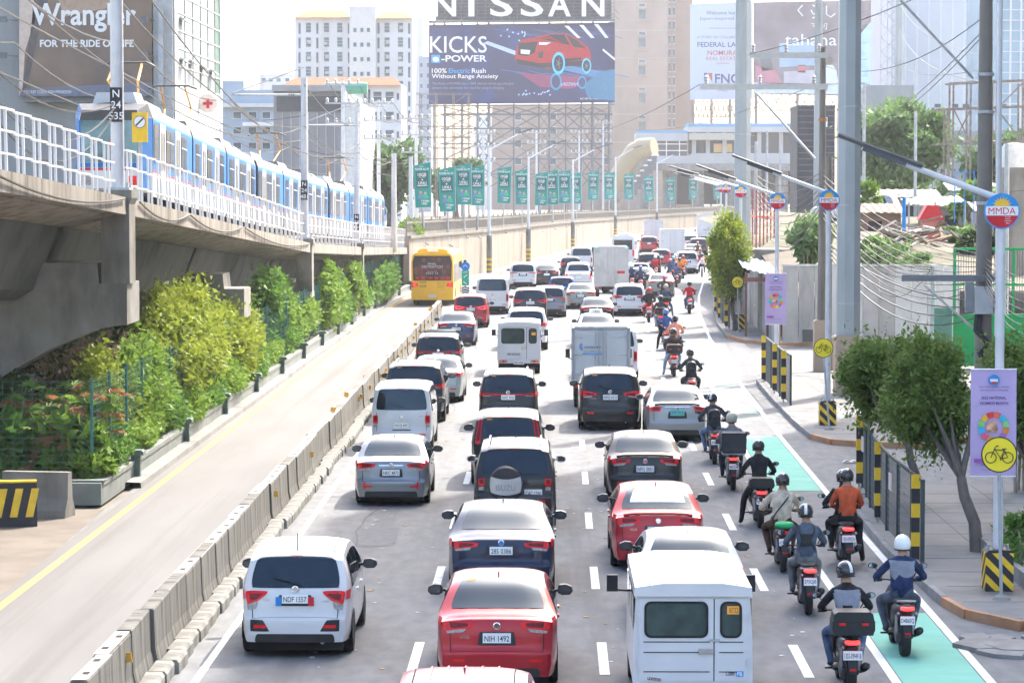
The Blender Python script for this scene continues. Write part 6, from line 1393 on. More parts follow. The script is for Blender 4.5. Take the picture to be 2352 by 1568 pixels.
# ---------------------------------------------------------------- white panel wall, shed, green fence
PANEL = M('white_panel', (.52,.52,.51), .6, var=.06, scale=1, dirt=((.42,.41,.39), .7, .5, (1,1,.5))); PANEL2 = M('weathered_panel', (.40,.39,.375), .65, var=.10, scale=1.2, dirt=((.33,.31,.29), .8, .46, (1,1,.4)))
pwl = thing('panel_wall', 'white sheet metal panel wall across the side street', 'wall', (10.4,128.6,.0))
for k in range(11):
    x = k*.72; m_ = PANEL2 if k in (0,1,2,5,6) else PANEL
    inst('panel', MB().box(x+.012,0,.15,x+.708,.06,3.55+(.0 if k%3 else .03)).mesh(), pwl, m_)
    if k in (1,6,9):
        for (a,b) in (((x+.05,1.9),(x+.36,3.4)),((x+.67,1.9),(x+.36,3.4)),((x+.05,1.8),(x+.36,.5)),((x+.67,1.8),(x+.36,.5))): inst('panel_brace', MB().tube([(a[0],-.015,a[1]),(b[0],-.015,b[1])], .02, 4).mesh(), pwl, m_)
inst('cap_rail', MB().box(-.05,-.03,3.58,7.95,.09,3.66).mesh(), pwl, PANEL)
inst('vent_grille', MB().box(.9,-.03,.2,1.9,-.005,.75).mesh(), pwl, M('grille', (.1,.1,.1), .6))
sw = thing('side_wall', 'grey side wall running back along the pavement behind the boy', 'wall', (10.35,129,.15))
for k in range(12): inst('wall_panel', MB().box(-.15,.02+k*3,0,0.0,2.98+k*3,2.9-.0*k).mesh(), sw, CONC if k%2 else PANEL2)
shed = thing('tin_shed', 'lean-to shed with a blue corrugated roof left of the panel wall', 'shed', (9.6,134,.15))
def corr(w_, l, mbz=.0, amp=.03, n=40): return MB().grid(lambda i,j: (i*w_, j*l, mbz+amp*math.sin(i*n)-j*0), n, 2)
inst('roof', corr(1.9,10).mesh(smooth=60), shed, M('blue_tin', (.20,.28,.42), .6, var=.12), (-.6,0,3.2), (R(3),R(16),0)); inst('fascia', MB().box(-.6,-.05,2.55,3.3,.02,2.75).mesh(), shed, M('brown_fascia', (.20,.09,.07), .7))
for x in (-.5,.5,1.2): inst('post', MB().box(x,0,0,x+.1,.1,3.0).mesh(), shed, M('brown_fascia', (.20,.09,.07), .7))
rf_ = thing('red_railing', 'row of tall red steel pickets behind the tin shed', 'railing', (10.8,150,3.0))
for k in range(9): inst('picket', shared('rpick', lambda: MB().box(-.035,-.035,0,.035,.035,3.2)), rf_, M('red_steel', (.42,.10,.09), .6), (.30*k-.45,k*1.4,.8-.03*k))
inst('rail', MB().tube([(-.45,0,2.6),(2.1,13,2.3)], .07, 4).mesh(), rf_, M('red_steel', (.42,.10,.09), .6)); inst('plinth', MB().box(-.6,-.2,-3,2.4,13,.85).mesh(), rf_, CONC)
gfn = thing('site_fence', 'bright green mesh site fence at the right edge', 'fence', (AT(2190,600,113).x,113,0))
GRN = M('bright_green', (.03,.42,.12), .5, var=.06)
inst('skirt_panel', MB().box(.05,0,.1,3.8,.05,2.1).mesh(), gfn, GRN)
for k in range(4): inst('post', MB().box(k*1.15,-.05,.1,k*1.15+.1,.05,4.75).mesh(), gfn, GRN)
for z in (2.1,3.3,4.7): inst('rail', MB().box(0,-.06,z-.05,3.8,.04,z+.05).mesh(), gfn, GRN)
tag(inst('mesh_infill', (lambda mb: [mb.tube([(.1*k,0,2.1),(.1*k,0,4.7)], .012, 3) for k in range(38)] and mb)(MB()).mesh(), gfn, FDARK), kind='stuff')
inst('gate_panel', MB().box(-.75,-.1,.1,-.05,-.02,2.4).mesh(), gfn, M('dull_green', (.12,.28,.2), .5))
# yard behind the panels: mound, debris, sheds, parked cars
mb = MB().grid(lambda i,j: (11+i*24, 131+j*85, lerp_tab([(131,2.4),(150,3.9),(160,4.4),(185,4.75),(220,5.1)],131+j*85)+.35*math.sin(9*i)*math.sin(7*j)-1.2*max(0,.25-i)), 24, 24); struct('terrain', mb, M('yard_earth', (.13,.112,.085), .95, var=.25, scale=.35, bump=.6, dirt=((.05,.075,.02), .12, .48)), smooth=60)
DEB = [M('plank%d'%k, c, .85, var=.2) for k, c in enumerate(((.22,.15,.10),(.28,.25,.22),(.14,.10,.075),(.34,.33,.32)))]
for k in range(70):
    px, py = random.gauss(2105,38), random.gauss(540,14); p = AT(px, py, 150+random.uniform(-6,6)); 
    solo('debris_plank', MB().cb((0,0,0),(random.uniform(.5,1.7),.14,.06)), DEB[k%4], 'loose plank in the debris heap behind the panel wall', 'plank', 'planks in the debris heap', loc=p, rot=(random.uniform(-.5,.5),random.uniform(-.5,.5),random.uniform(0,3)))
t = thing('market_shed', 'open shed with a pale corrugated roof above the debris', 'shed', AT(2130,500,165))
inst('roof', corr(3.4,3,.0,.03,60).mesh(smooth=60), t, M('pale_tin', (.22,.27,.25), .6), (-1.2,0,.75), (R(6),R(-3),0))
for x in (-1.1,.4,2.1): inst('post', MB().box(x,0,-1.5,x+.1,.1,.9).mesh(), t, STEEL)
t = thing('play_slide', 'red covered stall beside the pale roof', 'stall', AT(2140,505,158)); inst('roof', MB().prism([(-.7,.0),(.7,0),(.35,.8),(-.25,.8)], 0, 1.2).mesh(), t, REDP); inst('frame', MB().box(-.5,.1,-1.4,.5,1.0,0).mesh(), t, M('faded_red', (.5,.16,.12), .6))
for px, py, nm, m_ in ((2032,528,'white',P_WHITE),(2068,524,'silver',P_SILVER)):
    p = AT(px,py-14,182); o = thing('parked_car', nm+' parked car among the sheds behind the panel wall', 'car', p, R(70)); inst('body', _mc[('body','suv')], o, m_); inst('rear_window', _mc[('rw','suv')], o, GLASS)
    for k_ in range(3): inst('side_window', _mc[('sw','suv',-1,k_)], o, GLASS)
    wheels(o, 1.86, .92, 3.72, .38)
t = thing('water_tank', 'white cylindrical water tank at the right edge', 'tank', AT(2330,385,140)); inst('shell', MB().lathe([(.62,0),(.62,1.0),(.5,1.15),(0,1.2)], 20).mesh(smooth=40), t, M('tank_white', (.66,.64,.6), .5)); inst('stand', MB().box(-.6,-.6,-5.2,.6,.6,-.0).mesh(), t, CONC)
for k, (px, py, Y, w_, h, c_) in enumerate(((2010,512,168,3.0,2.2,(.30,.20,.15)),(2185,500,175,3.4,2.6,(.28,.27,.25)),(2085,478,190,4.0,2.6,(.33,.31,.29)),(2240,470,185,3.0,3.2,(.30,.32,.35)),(2300,520,160,2.6,3.0,(.36,.33,.3)))):
    p = AT(px,py,Y); t = thing('hut', ('brown','weathered','low grey','bluish','pale')[k]+' tin roofed hut in the yard behind the panel wall', 'hut', (p.x,Y,p.z-h*.5))
    inst('wall', MB().box(-w_/2,0,-1,w_/2,2.5,h*.75).mesh(), t, M('hut_wall%d'%k, c_, .85, var=.2, scale=1)); inst('roof', corr(w_+.5,3.2,0,.03,50).mesh(smooth=60), t, M('hut_roof%d'%k, tuple(q*.5 for q in c_), .7, var=.2), (-w_/2-.25,-.4,h*.78), (R(9),0,0)); window(t, -.4, h*.4, .8, .7) if 'window' in globals() else inst('doorway', MB().box(-.4,-.03,-.9,.4,0,h*.55).mesh(), t, BLACKP)
t = thing('blue_frame', 'blue steel frame rack beside the concrete pole', 'rack', AT(2215,440,150))
for x in (-.5,.0,.5):
    for z in (0,): inst('upright', MB().tube([(x,0,-1.6),(x,0,1.1)], .035, 4).mesh(), t, SKYBLUE)
for z in (-.6,.2,1.0): inst('shelf_bar', MB().tube([(-.5,0,z),(.5,0,z)], .03, 4).mesh(), t, SKYBLUE)
# litter
solo('plastic_bag', MB().grid(lambda i,j: ((i-.5)*.42+.03*math.sin(9*j), (j-.5)*.26, .03+.06*abs(math.sin(7*i)*math.cos(5*j+i))), 10, 6), M('bag_white', (.75,.75,.76), .5), 'crumpled white plastic bag on the asphalt by the near fence', 'litter', loc=G(1955,1063), smooth=30)
# tall office block right of the picture: its shadow falls over the near lanes
ob = thing('office_tower', 'tall concrete office block beyond the right edge of the picture', 'building', (39,76,0))
inst('facade', MB().box(-16.2,-36,0,16,36.5,62).mesh(), ob, CONC_L)
# ================================================================ buildings, billboards, station, banners
WFR = M('window_frame', (.55,.56,.57), .5); WGL = M('window_glass', (.10,.13,.15), .08, var=.4, scale=.6, coat=.4); WGL2 = M('window_glass_green', (.13,.19,.18), .1, var=.4, scale=.5)
wmesh = MB().box(-.5,-.08,-.5,.5,.02,.5).mesh('winframe'); pmesh = MB().box(-.5,-.09,-.5,.5,-.07,.5).mesh('winpane')
def window(t, x, z, w_, h, y=0, fr=None, gl=None, split=0, name='window'):
    a = inst(name, wmesh, t, fr or WFR, (x,y,z), None, (w_,1,h))
    for k in range(split+1):
        hh = .92/(split+1); inst('pane', pmesh, a, gl or WGL, (0,0,-.46+hh*(k+.5)), None, (.86,1,hh*.9))
    return a
class Bld:
    def __init__(s, name, label, x0, x1, Y, top, mat, depth=14, zb=0, cat='building'):
        a = AT(x0,top,Y); b = AT(x1,top,Y); s.Y = Y; s.k = Y/6600*1.0; s.cx = (a.x+b.x)/2; s.w = b.x-a.x; s.h = a.z
        s.t = thing(name, label, cat, (s.cx,Y,zb)); s.zb = zb; s.mat = mat
        inst('wall', MB().box(-s.w/2,0,0,s.w/2,depth,s.h-zb).mesh(), s.t, mat)
    def loc(s, px, py): p = AT(px,py,s.Y); return p.x-s.cx, p.z-s.zb
    def win(s, px, py, w_, h, **k): x, z = s.loc(px,py); return window(s.t, x, z, w_*s.k, h*s.k, **k)
    def slab(s, x0, x1, y0, y1, mat, name='panel', pr=.3, back=0.0):
        a = s.loc(x0,y0); b = s.loc(x1,y1); return inst(name, MB().box(a[0],-pr,b[1],b[0],back,a[1]).mesh(), s.t, mat)
B_GREY = M('grey_render', (.32,.335,.34), .85, var=.07, scale=.4, dirt=((.25,.265,.27), .15, .5, (1,1,.3))); B_WHITE = M('white_render', (.62,.62,.62), .8, var=.04, scale=.3, dirt=((.5,.49,.47), .2, .55, (1,1,.2)))
B_BEIGE = M('beige_render', (.37,.29,.24), .85, var=.05, scale=.3, dirt=((.31,.245,.20), .12, .5, (1,1,.2))); B_BLUE = M('pale_blue_render', (.36,.43,.50), .8, var=.06, scale=.3); B_CONC = M('bare_concrete_building', (.22,.225,.23), .9, var=.12, scale=.25, dirt=((.31,.31,.32), .12, .48, (1,1,.25)))
TILE = M('orange_roof', spec=.03, col=(.46,.22,.09), rough=.7, var=.12, scale=1, stretch=(3,1,.3)); TILE2 = M('terracotta_roof', spec=.03, col=(.36,.095,.05), rough=.7, var=.14, scale=1, stretch=(3,1,.3))
STL_D = M('scaffold_steel', (.17,.18,.19), .6, .3, var=.2); STL_R = M('rusty_scaffold', (.26,.22,.19), .7, .2, var=.25)
# grey block with the jeans advert
b = Bld('advert_building', 'grey building carrying the large brown jeans advert', -120, 398, 152, -60, B_GREY, 19, cat='building')
AD = M('advert_brown', (.20,.145,.11), .6, var=.25, scale=.35, dirt=((.14,.125,.13), .12, .5)); ap = b.slab(47,352,-55,222,AD,'advert_panel',.35)
def onb(b, s_, px, py, w_, h, mat, y=-.36, **k): x, z = b.loc(px,py); return lettering(s_, b.t, (x,y,z), w_*b.k, h*b.k, mat, **k)
onb(b,'Wrangler',195,42,240,66,WHITE,bold=.022,y=-.38); onb(b,'FOR THE RIDE OF LIFE',202,101,215,17,WHITE,bold=.03,y=-.38); onb(b,'ASC REF CODE: F0041P043025W',112,212,110,7,WHITE,y=-.38)
def poly_on(b, pts, mat, name, y=-.355, th=.008): return inst(name, MB().prism([b.loc(*p) for p in pts], y-th, y).mesh(), b.t, mat)
poly_on(b,[(47,-50),(75,-50),(85,40),(60,120),(55,200),(47,222)],M('advert_pale',(.62,.50,.42),.6),'advert_shape'); poly_on(b,[(85,-50),(130,-50),(95,60),(68,190),(52,222),(75,60)],M('advert_dark',(.13,.11,.11),.6),'advert_shape'); poly_on(b,[(120,-50),(300,-50),(250,20),(150,40)],M('advert_mid',(.42,.30,.22),.6),'advert_shape',-.353); poly_on(b,[(47,205),(352,190),(352,222),(47,222)],M('advert_blue',(.16,.18,.24),.6),'advert_shape',-.354)
for px in (30,350):
    for py in (48,130,215): 
        if py < 200: x,z = b.loc(px-12,py); inst('floodlight', MB().cb((x,-1.2,z),(.35,.3,.3)).mesh(), b.t, STL_D); inst('floodlight_arm', MB().tube([(x,-1.2,z),(x+.5,0,z)], .03, 4).mesh(), b.t, STL_D)
b.slab(352,400,-60,420,M('grey_fin',(.40,.42,.42),.85),'wall_fin',.25); b.slab(366,378,20,240,STEEL,'duct',.6)
for py in (272,310,345,385):
    for px in (182,245): b.win(px,py,16,28)
b.slab(60,330,232,236,STL_D,'bracket_rail',.9)
# glass flank of that block
t = thing('glass_block', 'green glass flank above a white wall behind the train', 'building', (AT(398,0,152).x+.02,152,0))
X_ = t.location.x; GLG = M('green_curtain_glass', (.05,.13,.10), .5, var=.3, scale=.3, spec=.3)
def zc(py, Y): return AT(0,py,Y).z
inst('white_wall', MB().box(-.4,0,0,0,21.5,zc(190,152)).mesh(), t, B_WHITE); inst('glass_wall', MB().box(-.3,.8,zc(190,152),-.02,21.5,zc(-60,152)).mesh(), t, GLG)
inst('corner_pier', MB().box(-.5,0,0,.06,.9,zc(-60,152)).mesh(), t, B_WHITE); inst('corner_pier', MB().box(-.5,21.0,0,.06,21.9,zc(-60,152)).mesh(), t, B_WHITE)
for k in range(9): z = zc(190,152)+k*.95; inst('glazing_bar', MB().box(-.02,.9,z-.025,.03,21,z+.025).mesh(), t, WHITE)
for k in range(6): inst('mullion', MB().box(-.02,3.5*k+1,zc(190,152),.03,3.5*k+1.08,zc(-60,152)).mesh(), t, GLG)
for y_, z_ in ((3,zc(40,152)),(3,zc(135,152)),(7,zc(132,152)),(12,zc(135,152)),(16.5,zc(138,152))): inst('open_window', MB().cb((.22,y_,z_),(.5,1.6,.04),(0,R(40),0)).mesh(), t, WGL2)
cr = inst('cross_sign', MB().lathe([(.55,0),(.55,.3),(0,.3)], 24, m=Matrix.Translation((.5,11,zc(235,160))) @ Matrix.Rotation(R(90),4,'X')).mesh(), t, M('sign_cream',(.72,.62,.55),.5)); 
inst('cross_bar', MB().cb((.5,10.68,zc(235,160)),(.55,.04,.16)).mesh(), cr, REDP); inst('cross_bar', MB().cb((.5,10.67,zc(235,160)),(.16,.04,.55)).mesh(), cr, REDP)
# pale blue block
b = Bld('flats', 'pale blue low block behind the end of the train', 508, 632, 265, 207, B_BLUE, 20); b.slab(508,560,186,207,B_BLUE,'roof_room',.0,6); b.slab(506,640,238,247,B_WHITE,'cornice',.8)
for py in (265,300,335):
    for px in (545,580,612): b.win(px,py,20,17)
b.slab(560,632,282,290,WHITE,'balcony',1.2)
b = Bld('distant_flats', 'faint pale distant flats above the blue block', 596, 690, 620, 170, B_WHITE, 20)
for px in (606,622,640,660): b.win(px,184,10,9)
# bare concrete hall
b = Bld('concrete_hall', 'bare grey concrete hall with a dark clerestory band', 628, 792, 235, 208, B_CONC, 22); b.slab(636,784,222,256,M('clerestory',(.08,.085,.09),.4),'clerestory',.15); b.slab(626,795,196,210,B_GREY,'roof_edge',.6)
for k in range(7): b.slab(648+k*20,650+k*20,258,470,M('pilaster',(.5,.5,.51),.85),'pilaster',.2)
inst('side_wall', MB().box(b.w/2,0.02,0,b.w/2+1.25,20,b.h-1.0).mesh(), b.t, M('pale_cladding',(.6,.6,.58),.7))
inst('roof_tank', MB().tube([(1.0,4,b.h+.3),(4.5,4,b.h+.3)], .5, 10).mesh(), b.t, M('green_tank',(.10,.32,.22),.6))
# terracotta hotel block
def gable(b, x0, x1, y0, y1, mat, dx=26): 
    a = b.loc(x0,y1); c = b.loc(x1,y1); d = b.loc(x0+dx,y0); e = b.loc(x1-dx,y0)
    inst('roof', MB().add([(a[0],-1,a[1]),(c[0],-1,c[1]),(e[0],4,e[1]),(d[0],4,d[1]),(a[0],9,a[1]),(c[0],9,c[1])], [(0,1,2,3),(1,5,2),(4,0,3),(4,3,2,5)]).mesh(), b.t, mat)
b = Bld('terracotta_block', 'white block with a terracotta roof in front of the tall flats', 655, 922, 345, 194, B_WHITE, 12); gable(b,652,922,176,196,TILE2,20)
for py in (222,268,310,352):
    for px, w_ in ((867,21),(895,21)): b.win(px,py,w_,24,split=1)
    for px in (838,848,914): b.win(px,py,6,38 if px < 900 else 18)
b = Bld('tall_flats', 'tall white flats with orange roofs and a grey stair shaft', 677, 948, 420, 40, B_WHITE, 16)
gable(b,677,808,20,41,TILE,26); gable(b,862,948,24,43,TILE,18); b.slab(804,865,16,420,M('stair_shaft',(.62,.60,.57),.85,var=.06),'stair_shaft',1.6)
for r_ in range(9):
    py = 64+33.4*r_
    if py > 380: break
    for px in (708.5,750,780.5,889,920):
        b.win(px,py,13,24,split=2,gl=WGL2 if r_%3 else WGL)
        if random.random() < .6: x, z = b.loc(px+random.choice((-2,2)),py+random.choice((0,3))); inst('air_conditioner', MB().box(x-.28,-.5,z-.2,x+.28,-.05,z+.2).mesh(), b.t, M('aircon', (.45,.45,.44), .6, var=.15))
    for px in (688,729,801.5,869.5,940): b.win(px,py+2,5.5,29)
    for px in (817,833,848): x, z = b.loc(px,py+7); window(b.t, x, z, 8*b.k, 11*b.k, y=-1.6)
b = Bld('slim_tower', 'slim grey blue tower left of the big car billboard', 962, 990, 520, 130, M('tower_blue_grey',(.36,.40,.46),.7), 14)
for r_ in range(10):
    for px in (968,983): b.win(px,150+24*r_,6,12)
b = Bld('slim_tower', 'slim white tower edge touching the left side of the car billboard', 948, 972, 560, 42, B_WHITE, 14)
for r_ in range(11): b.win(955,120+24*r_,7,7)
b = Bld('distant_flats', 'blurred pale blocks far behind the scaffolding', 1090, 1420, 760, 260, B_WHITE, 14)
for k in range(60): b.win(1100+ (k%15)*20, 275+(k//15)*28, 9, 11)
# beige tower
b = Bld('beige_tower', 'beige tower with a column of windows right of the car billboard', 1405, 1534, 620, -40, B_BEIGE, 14)
for r_ in range(7):
    py = 33+64.2*r_; b.win(1475,py,17,25,fr=B_BEIGE); b.win(1475,py-20,17,8,split=0); b.slab(1458,1492,py+18,py+20,B_BEIGE,'sill',.25)
    b.slab(1405,1534,py+36,py+37.5,M('beige_joint',(.45,.38,.32),.85),'joint',.08)
t2 = thing('beige_tower_wing', 'narrow windowed wing of the beige tower', 'building', (AT(1562,100,628).x,628,0)); wl_ = AT(1592,0,628).x-AT(1533.5,0,628).x
inst('wall', MB().box(-wl_/2,0,0,wl_/2,12,AT(0,-40,628).z).mesh(), t2, M('beige_render_dark',(.33,.255,.21),.85,var=.05,scale=.3))
for r_ in range(11):
    for px in (1538,1548): p = AT(px,-5+32*r_,628); window(t2, p.x-t2.location.x, p.z, .6, 2.1, y=0)
b = Bld('beige_podium', 'lower beige block behind the billboard scaffolding', 1130, 1406, 625, 240, B_BEIGE, 14)
for px in (1190,1270,1395): 
    for py in (268,300,330,370): b.win(px,py,16,18)
# ---------------------------------------------------------------- car billboard on scaffolding
BY = 440; bb = thing('billboard', 'dark blue car advert billboard on steel scaffolding', 'billboard', (AT(1198,300,BY).x,BY,0)); K = BY/6600
def bl(px, py, Y=BY, o=bb): p = AT(px,py,Y); return (p.x-o.location.x, p.z)
def bpoly(name, pts, mat, y, o=bb, Y=BY, th=.02, par=None): return inst(name, MB().prism([bl(px,py,Y,o) for px,py in pts], y-th, y).mesh(), par or o, mat)
NAVYP = M('billboard_navy', (.045,.052,.125), .6, var=.25, scale=.12, dirt=((.035,.07,.21), .16, .52))
bpoly('advert_panel', [(985,58),(1412,52),(1412,236),(985,240)], NAVYP, 0, th=.3)
def bt(s_, px, py, w_, h, mat=WHITE, y=-.32, o=bb, Y=BY, **k): x, z = bl(px,py,Y,o); return lettering(s_, o, (x,y,z), w_*Y/6600, h*Y/6600, mat, **k)
CY = M('advert_cyan', (.05,.35,.75), .5); RC = M('advert_car_red', (.45,.012,.02), .4, var=.15); DK = M('advert_black', (.02,.022,.03), .5); CYL = M('advert_glow', (.10,.55,.80), .5); WSH = M('advert_streak', (.50,.60,.85), .5)
bt('KICKS',1053,103,130,38,bold=.005); bt('-POWER',1066,135,104,15,bold=.02); bpoly('logo_tile',[(991,127),(1011,127),(1011,145),(991,145)],CY,-.31); bt('e',1001,137,14,11,y=-.34,bold=.03)
bt('100%',1009,163,34,11,bold=.01); bt('Electric',1055,163,48,11,CY,bold=.01); bt('Rush',1100,163,32,11,bold=.01); bt('Without Range Anxiety',1068,177,152,13,bold=.01)
GL_ = M('advert_small_ink',(.28,.30,.42),.5); bt('The Kicks e-POWER has a 100% electric-driven gas-charged',1086,193,186,7,GL_); bt('system that eliminates the need for plug-in charging',1075,203,164,7,GL_); bt('ASC REF NO. N084N111524N',1365,227,66,4)
for pts in ([(1296,60),(1306,60),(1334,88),(1326,88)],[(1330,58),(1340,58),(1366,88),(1357,88)],[(1364,56),(1374,56),(1398,88),(1390,88)],[(1385,112),(1412,134),(1412,140),(1384,117)]): bpoly('light_streak',pts,WHITE,-.305)
bpoly('road_glow',[(1120,95),(1185,118),(1185,128),(1110,100)],WSH,-.303); bpoly('road_glow',[(1300,150),(1412,170),(1412,190),(1290,160)],M('advert_road',(.10,.25,.45),.5),-.302); bpoly('road_glow',[(1340,195),(1380,165),(1412,160),(1412,232),(1350,225)],M('advert_teal',(.06,.22,.36),.5),-.304)
bpoly('car_shape',[(1183,135),(1185,112),(1198,92),(1225,88),(1262,78),(1300,78),(1330,92),(1352,110),(1358,128),(1356,148),(1344,156),(1332,145),(1272,148),(1262,160),(1240,150),(1190,143)],RC,-.31)
bpoly('car_glass',[(1240,90),(1265,80),(1300,80),(1326,94),(1345,112),(1320,108),(1290,100)],DK,-.335); bpoly('car_grille',[(1192,100),(1235,96),(1228,122),(1210,130),(1190,126)],DK,-.335); bpoly('car_skirt',[(1186,136),(1240,146),(1340,140),(1340,150),(1262,156),(1240,156),(1190,148)],DK,-.333); bpoly('head_lamp',[(1238,98),(1266,98),(1255,104),(1238,104)],WHITE,-.337); bpoly('car_plate',[(1196,114),(1218,116),(1216,126),(1196,124)],WHITE,-.338)
for (cx, cy_, rx, ry) in ((1283,146,15,26),(1347,152,11,18)):
    bpoly('wheel_glow',[(cx+rx*math.cos(a*math.tau/18),cy_+ry*math.sin(a*math.tau/18)) for a in range(18)],CYL,-.34); bpoly('wheel_tyre',[(cx+rx*.72*math.cos(a*math.tau/18),cy_+ry*.72*math.sin(a*math.tau/18)) for a in range(18)],DK,-.362)
bpoly('reflection',[(1190,168),(1240,200),(1310,205),(1350,190),(1330,175),(1250,172)],M('advert_refl',(.30,.06,.14),.5),-.306); bt('NISSAN',1308,194,38,-8,WSH,y=-.33)
for (cx, cy_, rx, ry) in ((1277,188,13,20),(1337,190,10,15)): bpoly('wheel_glow',[(cx+rx*math.cos(a*math.tau/18),cy_+ry*math.sin(a*math.tau/18)) for a in range(18)],M('advert_glow_dim',(.07,.33,.55),.5),-.335); bpoly('wheel_tyre',[(cx+rx*.75*math.cos(a*math.tau/18),cy_+ry*.75*math.sin(a*math.tau/18)) for a in range(18)],NAVYP,-.36)
for k in range(26): px, py = random.choice(((random.uniform(1150,1225),random.uniform(68,95)),(random.uniform(1190,1270),random.uniform(205,222)))); bpoly('bokeh',[(px+2*math.cos(a*math.tau/7),py+2*math.sin(a*math.tau/7)) for a in range(7)],WSH,-.308)
bpoly('car_pillar',[(1296,80),(1300,80),(1316,106),(1310,106)],RC,-.337); bpoly('car_sill',[(1270,138),(1335,132),(1335,138),(1272,146)],DK,-.334); bpoly('fog_lamp',[(1236,122),(1248,118),(1246,134),(1238,134)],DK,-.336); bpoly('bonnet_line',[(1225,90),(1266,84),(1290,98),(1284,99),(1262,90)],M('advert_red_dark',(.25,.008,.012),.4),-.336)
for k in range(9): px = 1130+k*30; bpoly('light_trail',[(px,66+3*k%9),(px+60,78+4*k%11),(px+60,79.5+4*k%11),(px,66.8+3*k%9)],M('advert_trail',(.08,.13,.38),.5),-.301)
for k in range(8): px = 1150+k*32; bpoly('floor_glow',[(px,160+(k*7)%12),(px+70,170+(k*5)%14),(px+70,172+(k*5)%14),(px,161+(k*7)%12)],M('advert_floor',(.06,.20,.42),.5),-.303)
for (cx, cy_, rx, ry) in ((1283,146,15,26),(1347,152,11,18)):
    for a in range(5): an = a*math.tau/5; bpoly('wheel_spoke',[(cx+1.5*math.cos(an+1.57),cy_+1.5*math.sin(an+1.57)),(cx+rx*.66*math.cos(an),cy_+ry*.66*math.sin(an)),(cx-1.5*math.cos(an+1.57),cy_-1.5*math.sin(an+1.57))],M('advert_spoke',(.16,.17,.20),.5),-.384)
# open lattice with the sign letters above
def lat(pts, rr): 
    mb = MB()
    for a, b_ in pts: mb.tube([a,b_], rr, 4)
    return mb
L3 = lambda px, py, y: (bl(px,py)[0], y, bl(px,py)[1])
for s_, px in zip('NISSAN',(1022,1083,1152,1222,1285,1362)): bt(s_,px,12,14 if s_ == 'I' else 52,54,y=-1.0,bold=.02)
lt = []
for k in range(24): px = 985+k*18.5; lt.append((L3(px,-40,0),L3(px,48,0)))
for k in range(12): lt.append((L3(985,-40+k*8,0.1),L3(1412,-40+k*8,.1)))
tag(inst('sign_lattice', lat(lt,.075).mesh(), bb, STL_D), kind='stuff')
lt = []
for k in range(30):
    px = 988+k*14.5
    for j in range(6):
        if random.random() < .6: q = -38+14*j; lt.append((L3(px,q,.6),L3(px+14,q+14,.6)) if random.random() < .5 else (L3(px+14,q,.6),L3(px,q+14,.6)))
tag(inst('sign_bracing', lat(lt,.065).mesh(), bb, STL_D), kind='stuff')
inst('mesh_backing', MB().prism([bl(1000,-40),bl(1405,-40),bl(1405,46),bl(1000,46)][::-1], 1.2, 1.25).mesh(), bb, M('lattice_shade',(.12,.12,.13),.8))
for px in (996,1020,1060,1096,1122,1180,1238,1262,1300,1336,1362,1400):
    for y in (.5,5.0): inst('leg', MB().tube([L3(px,50,y),(L3(px,50,y)[0],y,0)], .2 if px in (1122,1262,1362) else .13, 5).mesh(), bb, STL_D)
for py in (262,295,330,365,400):
    for y in (.5,5.0): inst('ledger', MB().tube([L3(1010,py,y),L3(1408,py,y)], .10, 4).mesh(), bb, STL_D)
lt = []; xs_ = (1020,1096,1122,1180,1238,1262,1300,1336,1362,1400); ysx = (245,262,295,330,365,400,430)
for a, c in zip(xs_, xs_[1:]):
    for d, e in zip(ysx, ysx[1:]):
        for y in (.5,5.0):
            lt.append((L3(a,d,y),L3(c,e,y)))
            if random.random() < .8: lt.append((L3(c,d,y),L3(a,e,y)))
tag(inst('bracing', lat(lt,.065).mesh(), bb, STL_D), kind='stuff')
inst('catwalk', MB().prism([bl(985,49),bl(1412,45),bl(1412,50),bl(985,54)], -1.2, -.1).mesh(), bb, STL_D); inst('catwalk', MB().prism([bl(985,243),bl(1412,239),bl(1412,242),bl(985,246)], -1.2, -.1).mesh(), bb, STL_D)
# side scaffold left of it
t = thing('scaffold_tower', 'thin scaffold tower at the left foot of the car billboard', 'scaffolding', (AT(1000,300,275).x,275,0)); lt = []
P_ = lambda px, py, y: (AT(px,py,275).x-t.location.x, y, AT(px,py,275).z)
for px in (964,1000,1040,1075):
    for y in (0,4): inst('leg', MB().tube([P_(px,212,y),(P_(px,212,y)[0],y,0)], .06, 4).mesh(), t, STL_R)
for py in range(215,440,25):
    for y in (0,4): lt.append((P_(955,py,y),P_(1082,py,y)))
    lt.append((P_(964,py,0),P_(1000,py+25,0))); lt.append((P_(1075,py,0),P_(1040,py+25,0)))
tag(inst('bracing', lat(lt,.04).mesh(), t, STL_R), kind='stuff')
# ---------------------------------------------------------------- property adverts on the right
def panel_board(name, label, x0, x1, y0, y1, y1r, Y, mat):
    o = thing(name, label, 'billboard', (AT((x0+x1)/2,300,Y).x,Y,0)); bpoly('advert_panel', [(x0,y0),(x1,y0-6),(x1,y1r),(x0,y1)], mat, 0, o, Y, .3)
    for px in np.linspace(x0+8,x1-8,4):
        for y in (.5,2.5): p = bl(px,y1-4,Y,o); inst('leg', MB().tube([(p[0],y,p[1]),(p[0],y,0)], .25, 5).mesh(), o, STL_R)
    lt = []
    for k in range(14):
        px = x0+(x1-x0)*k/14; a = bl(px,y1,Y,o); c = bl(px+(x1-x0)/14,y1+38,Y,o); lt += [((a[0],.6,a[1]),(c[0],.6,c[1])),((c[0],.6,a[1]),(a[0],.6,c[1])),((a[0],.6,c[1]),(c[0],.6,c[1]))]
    tag(inst('bracing', lat(lt,.12).mesh(), o, STL_R), kind='stuff'); return o
